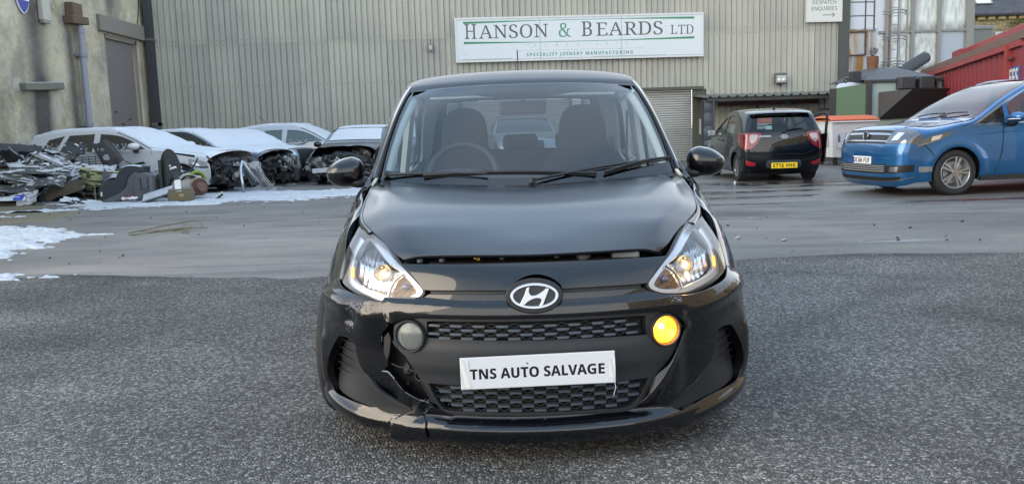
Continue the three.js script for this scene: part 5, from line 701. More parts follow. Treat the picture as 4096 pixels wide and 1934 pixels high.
{ // black wreck facing us
  const car = thing('black_wreck', 'black wreck facing the camera with frosted windscreen, crumpled bonnet and diamond badge', 'car', [-4.22, 0, -20.6], THREE.MathUtils.degToRad(-7), row);
  const top = scaleTop(HATCH, .96, 1.0), wins = [[[-1.5, 1.0, 1], [-1.85, 1.19], [-2.15, 1.30], [-2.45, 1.335, 1], [-2.5, .97, 1]], [[-2.62, .965, 1], [-2.6, 1.338, 1], [-3.1, 1.32, 1], [-3.3, .98, 1]]];
  const sh = carShell({ L: 4.02, w: .87, belt: .95, sill: .2, top, arches: [-.84, -3.3], r: .31, windows: wins, paint: P.charcoal, tum: .33, fine: .09 }, car);
  obj('bonnet', [gridGeo(40, 24, (u, v) => { const p = sh.skin(Math.sin(lerp(-1.4, 1.4, u)), lerp(3.2, 6, v), 0), n = fbm(u * 7, v * 5, 6, 3) - .5; return [p[0], p[1] + .06 * n * (1 - v) + .03 * sstep(.5, 0, v), p[2] - .05 * (1 - v)]; })], P.charcoal, car);
  obj('windscreen', [sh.band(6, 8, -.93, .93)], M.darkGlass, car); obj('windscreen_pillar', [sh.band(6, 8, -1, -.93, 0, 4)], P.charcoal, car); obj('windscreen_pillar', [sh.band(6, 8, .93, 1, 0, 4)], P.charcoal, car); obj('roof', [sh.band(8, 11, -1, 1)], P.charcoal, car); obj('tailgate', [sh.band(11, 16, -1, 1)], P.charcoal, car);
  obj('snow_cover', [gridGeo(30, 24, (u, v) => sh.skin(lerp(-.84, .84, u), lerp(6.35, 7.85, v), .006 + .004 * fbm(u * 9, v * 9, 4)))], M.snowCar, car); snowOn(sh, car, 8.1, 10.9, -.9, .9, .03, 44);
  obj('rear_view_mirror', [rbox(.2, .05, .02, .02, 0, 1.32, -1.93)], M.black, car);
  stuff(obj('exposed_front', [box(1.4, .45, .04, 0, .45, -.5), ...wreckBits(29, 90, .8, .18, .70, -.20, .03)], std(.011, .012, .014, .5), car)); stuff(obj('exposed_front', wreckBits(30, 30, .4, .42, .64, -.12, .05, -.5), std(.2, .21, .2, .5), car));
  obj('front_panel', [gridGeo(26, 12, (u, v) => { const t = Math.sin(lerp(Math.asin(-.97), Math.asin(.97), u)), k = lerp(.8, 3.2, v); return sh.skin(t, k, -.18 + .16 * (fbm(u * 6, v * 4, 7, 3) - .5) + .05 * Math.abs(((u * 5 + v * 2) % 1) - .5)); })], M.plasticDark, car);
  obj('upper_grille', [gridGeo(20, 3, (u, v) => [lerp(-.62, .62, u), .64 + .06 * v + .05 * Math.exp(-(((u - .5) / .1) ** 2)), -.05 - .2 * (2 * u - 1) ** 2 - .04 * v])], M.black, car);
  obj('grille_bar', [tube([[-.6, .60, -.12], [-.2, .58, -.02], [-.05, .60, 0], [.05, .60, 0], [.2, .59, -.02], [.6, .62, -.12]], .012, 24, 6)], M.chromeSoft, car);
  obj('diamond_badge', [put(extrude([[0, .11, 1], [.075, 0, 1], [0, -.11, 1], [-.075, 0, 1]].map((p) => [p[0], p[1]]), .02, .006, [[[0, .06], [-.038, 0], [0, -.06], [.038, 0]]]), 0, .60, .0)], M.chrome, car);
  obj('plate_holder', [rbox(.50, .115, .012, .004, -.42, .37, .04, 0, -.2, .06), cyl(.02, .02, .02, 12, -.52, .37, .05, Math.PI / 2)], std(.5, .52, .55, .5), car);
  obj('bumper_rag', [gridGeo(14, 10, (u, v) => [lerp(-.88, -.5, u) + .03 * Math.sin(v * 9), lerp(.12, .5, v), -.28 + .26 * Math.sin(u * 1.6) + .03 * Math.sin(v * 12 + u * 5)])], P.charcoal, car); obj('bumper_rag', [gridGeo(14, 10, (u, v) => [lerp(.3, .88, u), lerp(.12, .5, v), -.06 - .25 * u * u + .03 * Math.sin(v * 12 + u * 5)])], P.charcoal, car);
  for (const s of [1, -1]) obj('door_mirror', [put(new THREE.SphereGeometry(1, 20, 14), s * 1.0, 1.0, -1.42, 0, 0, 0, [.11, .08, .07]), beam([s * .88, .95, -1.42], [s * 1.0, .97, -1.42], .05, .05)], M.paint, car);
}
{ // next black car, mostly hidden
  const car = thing('black_car', 'black car with chrome mirror and snowy windows, half hidden by the hatchback mirror', 'car', [-2.35, 0, -20.9], THREE.MathUtils.degToRad(-4), row);
  const top = scaleTop(HATCH, 1.0, 1.08), wins = [[[-1.56, 1.05, 1], [-1.9, 1.25], [-2.2, 1.38], [-2.55, 1.42, 1], [-2.6, 1.03, 1]], [[-2.72, 1.03, 1], [-2.7, 1.42, 1], [-3.2, 1.4, 1], [-3.4, 1.05, 1]]];
  const sh = carShell({ L: 4.18, w: .87, belt: 1.0, sill: .2, top, arches: [-.88, -3.4], r: .32, windows: wins, paint: P.charcoal, tum: .33, fine: .1 }, car);
  obj('front_skin', [sh.band(0, 6, -1, 1)], P.charcoal, car); obj('windscreen', [sh.band(6, 8, -1, 1)], M.darkGlass, car); obj('roof', [sh.band(8, 11, -1, 1)], P.charcoal, car); obj('tailgate', [sh.band(11, 16, -1, 1)], P.charcoal, car);
  snowOn(sh, car, 6.1, 8.0, -.95, .9, .03, 52); snowOn(sh, car, 8.1, 11, -.95, .95, .04, 53);
  obj('door_mirror', [put(new THREE.SphereGeometry(1, 24, 16), -1.02, 1.02, -1.45, 0, 0, .1, [.13, .12, .08])], M.chrome, car);
  for (const s of [1, -1]) sh.onSkin(s > 0 ? [[.5, 2.4], [.8, 2.5], [.82, 3.0], [.55, 2.9]] : mir([[.5, 2.4], [.8, 2.5], [.82, 3.0], [.55, 2.9]]), 'headlight', M.chromeSoft, .006);
  sh.onSkin([[-.4, 1.0, 1], [.4, 1.0, 1], [.42, 2.6, 1], [-.42, 2.6, 1]], 'grille', M.black, .006, car, 0);
}
{ // silver estate seen through the hatchback's windows
  const car = thing('silver_estate', 'silver car in front of the roller shutter, seen through the hatchback windows', 'car', [.55, 0, -22.3], THREE.MathUtils.degToRad(4));
  const top = scaleTop(HATCH, 1.02, 1.14), wins = [[[-1.6, 1.1, 1], [-1.95, 1.32], [-2.25, 1.45], [-2.6, 1.5, 1], [-2.64, 1.08, 1]], [[-2.76, 1.08, 1], [-2.74, 1.5, 1], [-3.3, 1.48, 1], [-3.5, 1.1, 1]]];
  const sh = carShell({ L: 4.27, w: .9, belt: 1.05, sill: .22, top, arches: [-.9, -3.45], r: .33, windows: wins, paint: P.silver, tum: .3, fine: .1 }, car);
  obj('front_skin', [sh.band(0, 6, -1, 1)], P.silver, car); obj('windscreen', [sh.band(6, 8, -.94, .94)], M.darkGlass, car); obj('windscreen_pillar', [sh.band(6, 8, -1, -.94, 0, 4)], P.silver, car); obj('windscreen_pillar', [sh.band(6, 8, .94, 1, 0, 4)], P.silver, car); obj('roof', [sh.band(8, 11, -1, 1)], P.silver, car); obj('tailgate', [sh.band(11, 16, -1, 1)], P.silver, car);
  for (const s of [1, -1]) { obj('roof_rail', [tube([[-2.3, 1.58], [-2.5, 1.63], [-3.2, 1.62], [-3.7, 1.54]].map(([z, y]) => [s * .62, y, z]), .018, 20, 6)], M.chromeSoft, car); sh.onSkin(s > 0 ? [[.5, 2.4], [.8, 2.5], [.82, 3.0], [.55, 2.9]] : mir([[.5, 2.4], [.8, 2.5], [.82, 3.0], [.55, 2.9]]), 'headlight', M.chromeSoft, .006); }
  sh.onSkin([[-.45, 1.6, 1], [.45, 1.6, 1], [.45, 2.7, 1], [-.45, 2.7, 1]], 'grille', M.black, .006, car, 0);
}
// ================================================================ the scrap heap
{
  const dkM = [std(.022, .024, .028, .55), std(.035, .037, .042, .6), std(.014, .015, .017, .5), std(.075, .078, .08, .6), std(.11, .11, .10, .7), std(.05, .048, .04, .8)];
  const scrap = (name, label, cat, [x, y, z], rot, w, h, mat, seed, amp = .08, snow = .5, group, outline) => {
    const t = thing(name, label, cat, [x, y, z], 0, group), q = M4(0, 0, 0, ...rot), n = 14, m = Math.max(6, Math.round(n * h / w));
    const f = (u, v) => { const a = (u - .5) * w, b = (v - .5) * h, e = outline ? outline(u, v) : 1 - .3 * (fbm(u * 3 + seed, 2, seed, 2) - .5) * Math.abs(v - .5) * 2; const p = new THREE.Vector3(a * (outline ? 1 : 1), amp * (fbm(u * 3.2, v * 3.2, seed, 3) - .5) * 2 + amp * .9 * Math.sin(u * 3.1 + seed) + amp * .5 * Math.abs(((v * 3 + seed) % 1) - .5), b * e).applyMatrix4(q); return [p.x, p.y, p.z]; };
    obj('panel', [gridGeo(n, m, f), gridGeo(n, m, (u, v) => { const p = f(u, v); return [p[0], p[1] - .012, p[2]]; })], mat, t);
    if (snow > 0) {
      const P = []; const N = 22; const ok = (u, v) => fbm(u * 4 + seed * 3.7, v * 4 + seed, 7, 3) < snow * .8 + .12;
      for (let i = 0; i < N; i++) for (let j = 0; j < N; j++) { const u = i / N, v = j / N, d = 1 / N; if (!ok(u + d / 2, v + d / 2)) continue; const c = [f(u, v), f(u + d, v), f(u + d, v + d), f(u, v + d)]; const a = new THREE.Vector3(...c[1]).sub(new THREE.Vector3(...c[0])), b = new THREE.Vector3(...c[3]).sub(new THREE.Vector3(...c[0])), nn = a.cross(b).normalize(); if (Math.abs(nn.y) < .38) continue; const l = c.map((p, k) => { const uu = u + (k === 1 || k === 2 ? d : 0), vv = v + (k > 1 ? d : 0); return [p[0], p[1] + .012 + .03 * clamp((snow * .8 + .12 - fbm(uu * 4 + seed * 3.7, vv * 4 + seed, 7, 3)) * 6), p[2]]; }); P.push(l[0], l[1], l[2], l[0], l[2], l[3]); }
      if (P.length) { const g = new THREE.BufferGeometry(); g.setAttribute('position', new THREE.Float32BufferAttribute(P.flat(), 3)); g.computeVertexNormals(); stuff(obj('snow_cap', g, M.snow, t)); }
    }
    return t;
  };
  const r = rng(2024), heap = 'crumpled car panels in the heap';
  const tones = ['blue-black', 'charcoal', 'jet black', 'mid grey', 'pale grey', 'brownish'];
  for (let i = 0; i < 64; i++) {
    const t = r(), a = r(), hgt = Math.pow(1 - Math.abs(2 * t - 1.05), .8), x = lerp(-11.1, -8.95, t), z = -18.3 + (a - .5) * 1.4, y = .05 + Math.max(.05, (.95 * Math.sqrt(Math.max(0, 1 - ((x + 10.3) / 1.5) ** 2)))) * (.12 + .88 * r());
    const rot = [(r() - .35) * 1.1, r() * 3, (r() - .5) * .9], w = .35 + r() * .75, h = .15 + r() * .35, mi = Math.floor(r() * 6);
    scrap('scrap_panel', `${tones[mi]} crumpled panel with snow ${y < .35 ? 'low in' : 'high on'} the ${x < -10.4 ? 'left end' : x < -9.7 ? 'middle' : 'right end'} of the scrap heap`, 'scrap panel', [x, y, z], rot, w, h, dkM[mi], i * 1.3 + 1, .05 + r() * .07, .25 + r() * .55, heap);
  }
  for (let i = 0; i < 34; i++) { const x = -9.0 + r() * 2.3, z = -17.9 + (r() - .5) * .9, y = .05 + .42 * r() * (1 - .3 * Math.abs(x + 7.8)); const rot = [(r() - .4) * .6, r() * 3, (r() - .5) * .6], w = .25 + r() * .5, h = .12 + r() * .28, mi = Math.floor(r() * 6); scrap('flat_scrap', `${tones[mi]} snow-dusted flat plastic piece lying ${x < -8.3 ? 'beside the green tub' : x < -7.4 ? 'behind the child seat' : 'behind the standing arch liner'}`, 'scrap panel', [x, y, z], rot, w, h, dkM[mi], 90 + i * 1.7, .04 + r() * .05, .4 + r() * .5, 'low plastic scraps in front of the white hatchback'); }
  scrap('long_strip', 'long pale grey trim strip leaning left across the scrap heap', 'trim', [-10.05, .78, -17.35], [.2, 0, .62], 1.15, .10, std(.22, .22, .20, .6), 5, .012, 0);
  scrap('long_strip', 'snowy white plank sliding down the right of the scrap heap', 'trim', [-9.55, .88, -17.4], [.5, .2, -.7], .55, .10, M.white, 6, .01, .9);
  scrap('flat_bumper', 'black bumper strip lying along the top of the heap at the left edge', 'bumper', [-10.55, 1.16, -17.9], [.6, .1, -.12], 1.1, .20, dkM[1], 8, .03, .15);
  scrap('dark_cover', 'dark bent plastic cover standing up on top of the heap', 'cover', [-9.35, 1.10, -18.1], [.9, .2, -.15], .42, .30, dkM[2], 14, .05, .25);
  for (const [x, y, z, w, h, rz, sd, lb] of [[-9.6, .66, -17.15, 1.15, .26, -.22, 31, 'uppermost and longest'], [-9.85, .50, -17.05, 1.0, .20, -.18, 33, 'middle'], [-10.1, .36, -16.95, .9, .2, -.08, 35, 'lowest'], [-9.35, .42, -17.0, .6, .2, -.2, 37, 'short right-hand']]) scrap('arched_liner', `${lb} snow-topped curved liner lying across the front of the scrap heap`, 'liner', [x, y, z], [.75, .05, rz], w, h, dkM[3], sd, .06, .5, 'curved liners at the heap front');
  scrap('snow_sheet', 'white sheet leaning on the snow in front of the heap', 'sheet', [-9.75, .16, -16.85], [1.0, .1, .1], .42, .3, M.white, 41, .03, .9);
  scrap('carpet', 'brown folded carpet lying at the foot of the heap', 'carpet', [-9.05, .26, -17.0], [.9, .1, .22], .95, .26, std(.06, .05, .035, .95), 43, .06, .1);
  { const b = thing('plastic_bag', 'red white and blue plastic bag lying in snow at the left edge', 'bag', [-10.1, .10, -16.9]); obj('bag_film', [gridGeo(16, 10, (u, v) => [lerp(-.5, .35, u), .10 * Math.sin(v * 3.1) * (.5 + fbm(u * 6, v * 5, 3)), (v - .5) * .3])], M.white, b); obj('bag_print', [gridGeo(6, 5, (u, v) => [lerp(.1, .3, u), .012 + .10 * Math.sin(v * 3.1), (v - .5) * .3])], std(.03, .06, .40, .4), b); obj('bag_print', [gridGeo(6, 5, (u, v) => [lerp(-.45, -.3, u), .012 + .08 * Math.sin(v * 3.1), (v - .5) * .3])], std(.5, .1, .10, .4), b); }
  { // green mossy tub
    const t = thing('green_tub', 'mossy pale green barrow tub with snow inside, tipped in the scrap heap', 'tub', [-8.45, .32, -17.3]); const f = (u, v) => { const a = u * Math.PI * 2, k = lerp(.62, 1, v); return [.52 * k * Math.cos(a) + .10 * v, .34 * v - .02 + .06 * Math.cos(a) * -v, .30 * k * Math.sin(a)]; };
    const moss = dataTex(256, 128, (i, j) => { const k = fbm(i / 12, j / 12, 4, 4), s = sstep(.5, .56, k) ; return s ? lin(.04, .055, .025) : lin(.30 + .1 * k, .32 + .1 * k, .19); }, true);
    obj('tub_shell', [gridGeo(40, 8, f)], new THREE.MeshStandardMaterial({ map: moss, roughness: .7, side: THREE.DoubleSide }), t); obj('tub_rim', [tube(Array.from({ length: 24 }, (_, i) => f(i / 24, 1)), .018, 60, 6, true)], std(.36, .34, .22, .6), t); obj('tub_leg', [bar([-.05, -.3, .2], [-.02, .1, .26], .012), bar([.15, -.3, -.1], [.2, .1, 0], .012)], std(.25, .22, .12, .7), t); obj('tub_snow', [gridGeo(16, 8, (u, v) => { const a = u * Math.PI * 2; return [.50 * v * Math.cos(a) + .09, .30 + .08 * (1 - v) * fbm(u * 5, v * 3, 4) - .05 * Math.cos(a) * v, .28 * v * Math.sin(a)]; })], M.snow, t);
  }
  { // torn wing panel with a hole, standing
    const t = thing('torn_wing', 'dark torn bodywork panel standing upright against the white hatchback door', 'wing panel', [-8.65, .62, -18.05]);
    const hole = spl([[-.24, .46], [-.14, .50], [-.06, .45], [-.12, .40], [-.22, .42]], true, 4), hole2 = spl([[-.12, .30], [.0, .34], [.06, .24], [.02, .20], [-.10, .22]], true, 4);
    const o = spl([[-.42, .60, 1], [-.25, .57], [-.12, .62], [-.06, .66, 1], [.08, .60], [.22, .44], [.38, .22, 1], [.20, .08], [.05, .02, 1], [-.12, .08, 1], [-.25, .32]], true, 5);
    obj('panel', panel(o, [hole, hole2], (x, y) => [x, y, .10 * Math.sin(x * 3 + y * 2) - .25 * y], { L: .05, skirt: .01 }), std(.045, .049, .056, .5), t);
    const b = thing('vent_grille', 'black slatted grille piece lying beside the torn wing panel', 'grille', [-8.95, .72, -17.9], .05); const g = []; for (let i = 0; i < 4; i++) g.push(beam([-.32, .02 + i * .05, 0], [.28, .05 + i * .052, 0], .03, .016)); for (let i = 0; i < 5; i++) g.push(beam([-.3 + i * .14, .02, -.01], [-.3 + i * .14, .21, -.01], .012, .01)); obj('slats', g, M.plastic, b);
    const p = thing('black_wing', 'black pointed wing liner curving up behind the child seat', 'liner', [-8.1, .50, -17.75]); obj('panel', [gridGeo(20, 8, (u, v) => { const a = u * 1.9; return [.42 * Math.sin(a - .3) - .25 + .55 * Math.max(0, u - .45), .62 * Math.pow(1 - u, 1.7) + .05 + .12 * v * (1 - .6 * u), .22 * (v - .5) + .06 * Math.cos(a)]; }), gridGeo(14, 6, (u, v) => [lerp(-.75, -.15, u), .03 + .10 * u * u + .30 * u * v * (1 - .2 * u), .12 * Math.sin(u * 3) + .05 * v])], dkM[1], p);
  }
  { // child seat
    const s = thing('child_seat', 'dark grey child car seat lying on its side in the snow', 'child seat', [-7.72, .0, -16.7], .12);
    const side = spl([[-.36, .08], [-.40, .22], [-.33, .36], [-.20, .40], [-.08, .44], [-.02, .55], [.06, .64], [.20, .68], [.42, .66, 1], [.40, .57], [.24, .58], [.13, .52], [.08, .38], [.0, .24], [-.10, .14], [-.2, .06], [-.30, .035]], true, 4);
    obj('seat_shell', [smoothed(extrude(side, .34, .05, [], 4), .9).translate(0, 0, -.22)], std(.022, .025, .030, .75), s);
    obj('seat_side', [smoothed(extrude(spl([[-.32, .06], [-.06, .16], [.12, .30], [.18, .48], [.30, .58], [.34, .50], [.36, .22, 1], [.26, .14], [.02, .10], [-.14, .04]], true, 4), .06, .03, [], 3), .9).translate(0, 0, .12)], std(.06, .066, .075, .6), s);
    obj('seat_label', [box(.03, .08, .005, -.375, .20, .18)], M.white, s); obj('seat_snow', [gridGeo(14, 6, (u, v) => { const x = lerp(-.32, -.04, u); return [x, .455 + .03 * Math.sin(u * 3.1) + .05 * u + .02 * Math.sin(v * 3.1), (v - .5) * .3]; }), gridGeo(14, 6, (u, v) => { const x = lerp(.02, .40, u); return [x, .70 + .03 * Math.sin(u * 3.1) + .025 * Math.sin(v * 3.1), (v - .5) * .34]; })], M.snow, s);
    const b = thing('seat_base', 'grey moulded plastic seat back standing beside the child seat', 'seat base', [-7.22, .08, -16.6], -.1); const sh = spl([[-.16, 0], [-.19, .2], [-.17, .38], [-.10, .47], [.04, .49], [.16, .45, 1], [.17, .05, 1], [.1, -.02], [-.1, -.02]], true, 4); obj('shell', [smoothed(extrude(sh, .10, .025, [], 3), .9)], std(.075, .083, .095, .6), b); obj('moulded_rib', [box(.20, .015, .03, .02, .20, .14), box(.015, .25, .03, -.05, .3, .14), box(.015, .25, .03, .1, .3, .14), rbox(.09, .12, .03, .01, .03, .1, .13)], std(.05, .056, .065, .6), b);
  }
  { // arch liner standing up
    const t = thing('arch_liner', 'tall black wheel arch liner standing upright in front of the white hatchback', 'liner', [-6.95, .10, -17.0]);
    const o = spl([[-.14, .05, 1], [-.16, .30], [-.13, .62], [-.10, .78], [-.02, .90], [.06, .94], [.15, .88], [.22, .70], [.25, .52], [.20, .40, 1], [.12, .42, 1], [.06, .30], [.02, .10, 1]], true, 5); obj('panel', panel(o, [ellipse(.08, .60, .022, .028, 12)], (x, y) => [x, y, .14 * Math.cos(x * 7) - .12 * y], { L: .04, skirt: .012 }), std(.017, .018, .021, .6), t); obj('fold', [beam([-.10, .72, .12], [-.08, .06, .16], .05, .07)], M.plastic, t);
    const a = thing('arch_trim', 'thin dark curved wheel arch trim beside the standing liner', 'trim', [-6.60, .60, -17.1]); obj('trim_strip', [gridGeo(20, 4, (u, v) => [lerp(-.22, .26, u), .10 - .26 * Math.sin(u * 2.6 + .35) + .05 * v + .16 * u, .03 * v])], std(.05, .06, .08, .45), a);
    const sl = thing('snow_covered_ramp', 'snow-covered flat panel leaning beside the stone-coloured block', 'panel', [-6.9, .06, -16.35], .25); obj('panel', [box(.62, .02, .26, 0, .10, 0, .5, 0, .32)], dkM[1], sl); obj('snow_cap', [rbox(.60, .03, .25, .012, -.005, .125, .0, .5, 0, .32)], M.snow, sl);
    const lp = thing('snow_lump', 'lumpy snow-covered rag heap behind the child seat', 'scrap', [-7.15, .50, -17.6]); obj('lump', [gridGeo(24, 12, (u, v) => { const th = v * 1.5, a = u * 6.283; const k = .7 + .6 * fbm(u * 5, v * 4, 9, 3); return [.30 * k * Math.sin(th) * Math.cos(a), .22 * k * Math.cos(th), .25 * k * Math.sin(th) * Math.sin(a)]; })], M.snow, lp); obj('rag', [rbox(.6, .4, .5, .1, 0, -.2, 0)], dkM[5], lp);
    const sp = thing('pale_sheet_pile', 'pale grey stone-like bundle behind the white strip and disc', 'bundle', [-6.5, .22, -17.0]); obj('bundle', [gridGeo(24, 12, (u, v) => { const th = v * 1.57, a = u * 6.283, k = .75 + .5 * fbm(u * 6, v * 4, 15, 3); return [.34 * k * Math.sin(th) * Math.cos(a), .30 * k * Math.cos(th), .25 * k * Math.sin(th) * Math.sin(a)]; })], std(.34, .32, .29, .8), sp);
    const bl = thing('moulded_block', 'mottled olive-grey block lying in the snow under the white strip', 'block', [-6.43, .0, -16.3], .08); obj('block_body', [rbox(.46, .23, .30, .05, 0, .125, 0, 0, 0, .03, 4)], std(.12, .108, .065, .8, { bumpMap: grainTex, bumpScale: .01 }), bl); obj('block_lid', [rbox(.42, .06, .28, .03, 0, .25, 0, 0, 0, .03)], std(.13, .12, .085, .8), bl); obj('block_mark', [rbox(.09, .06, .01, .004, .05, .15, .155)], std(.30, .2, .09, .8), bl);
    const st = thing('white_strip', 'white perforated strip hanging from a dark strap over the block', 'strip', [-6.44, .2, -16.25], .05); obj('strip', [box(.115, .26, .012, .0, .12, .07, -.1, 0, .06)], std(.70, .71, .74, .6), st); obj('strap', [beam([-.01, .25, .06], [-.09, .46, -.05], .10, .02)], M.plastic, st); obj('buckle', [rbox(.14, .06, .05, .02, -.10, .47, -.04, 0, 0, .3)], M.chromeSoft, st);
    const dc = thing('brake_disc', 'rusty brake disc and hub standing in the snow by the bumper', 'brake disc', [-6.22, .265, -16.75], .95); const rusty = std(.085, .042, .03, .8), rust2 = std(.14, .09, .07, .7); obj('disc', [put(new THREE.CylinderGeometry(.175, .175, .035, 40), 0, 0, 0, Math.PI / 2)], rusty, dc); obj('disc_bell', [put(new THREE.CylinderGeometry(.09, .10, .07, 28), 0, 0, .045, Math.PI / 2)], rust2, dc); obj('disc_shield', [put(new THREE.CylinderGeometry(.185, .185, .02, 40), 0, .01, -.06, Math.PI / 2)], std(.30, .26, .20, .7), dc); const bo = []; for (let i = 0; i < 5; i++) bo.push(cyl(.010, .010, .06, 8, .055 * Math.cos(i * 1.2566), .055 * Math.sin(i * 1.2566), .10, Math.PI / 2)); obj('wheel_bolts', bo, std(.3, .17, .13, .6), dc);
    const gr = thing('lime_rim', 'lime green curved edge of a disc behind the rusty brake disc', 'disc', [-6.36, .40, -17.0], .7); obj('rim_arc', [new THREE.TorusGeometry(.16, .035, 8, 24, 2.6)], std(.17, .24, .04, .5), gr); obj('rim_plate', [put(new THREE.CircleGeometry(.15, 24), 0, 0, -.01)], M.plastic, gr);
    const ax = thing('suspension_arm', 'dark suspension arms attached beside the rusty brake disc', 'car part', [-6.42, .26, -16.85]); obj('arm', [beam([-.25, .05, 0], [.12, .10, .05], .05, .04), beam([-.22, .16, 0], [.1, .2, .02], .03, .03), tube([[-.3, .0, 0], [-.1, .22, .05], [.1, .22, .1]], .02, 14, 6)], M.plastic, ax); obj('joint', [put(new THREE.SphereGeometry(.05, 12, 8), -.24, .1, .02), put(new THREE.SphereGeometry(.035, 10, 8), .1, .15, .05)], M.steel, ax);
    const li = thing('printed_wrapper', 'red and white printed wrapper crumpled beneath the child seat', 'litter', [-7.45, .06, -16.35]); obj('wrapper', [gridGeo(12, 6, (u, v) => [(u - .5) * .3, .06 * fbm(u * 7, v * 7, 3) + .05 * Math.sin(v * 3), (v - .5) * .14])], std(.62, .60, .58, .6), li); obj('print', [gridGeo(8, 4, (u, v) => [(u - .9) * .14, .09 + .02 * Math.sin(u * 3), (v - .5) * .1 + .02])], std(.48, .02, .06, .5), li);
    const gf = thing('grey_flap', 'grey torn flap hanging over the front of the green tub', 'panel', [-8.15, .28, -16.9]); obj('panel', panel(spl([[-.02, .42, 1], [.08, .30], [.13, .1], [.15, -.08], [.05, -.15], [-.10, -.10], [-.13, .0], [-.05, .2]], true, 4), [], (x, y) => [x, y, .05 * Math.sin(y * 6)], { L: .05, skirt: .006 }), std(.06, .07, .095, .5), gf);
    const gs = thing('green_sheet', 'bright green netting poking out above the child seat', 'netting', [-7.65, .60, -17.3]); obj('netting', [gridGeo(12, 5, (u, v) => [lerp(-.2, .15, u), .05 + .16 * u * (1 - .4 * u) + .05 * v, .1 * v])], std(.02, .12, .035, .7), gs);
    scrap('snow_flap', 'snow-topped black sheet lying flat behind the green tub', 'sheet', [-8.6, .66, -17.5], [.35, .1, -.2], .7, .3, dkM[2], 61, .05, .8); scrap('camouflaged_cloth', 'mottled dark cloth with snow beside the child seat', 'cloth', [-7.95, .48, -17.15], [.5, .2, -.2], .55, .36, std(.035, .05, .03, .9), 63, .07, .55);
    scrap('torn_film', 'black torn film lying on the snow left of the child seat', 'film', [-8.4, .06, -16.35], [.25, .1, -.06], .75, .30, dkM[2], 65, .05, .5);
    scrap('snowy_fragment', 'small black fragment with snow lying in front of the hanging bumper', 'fragment', [-5.85, .05, -16.6], [.2, .3, .1], .26, .12, dkM[2], 67, .04, .7);
  }
}
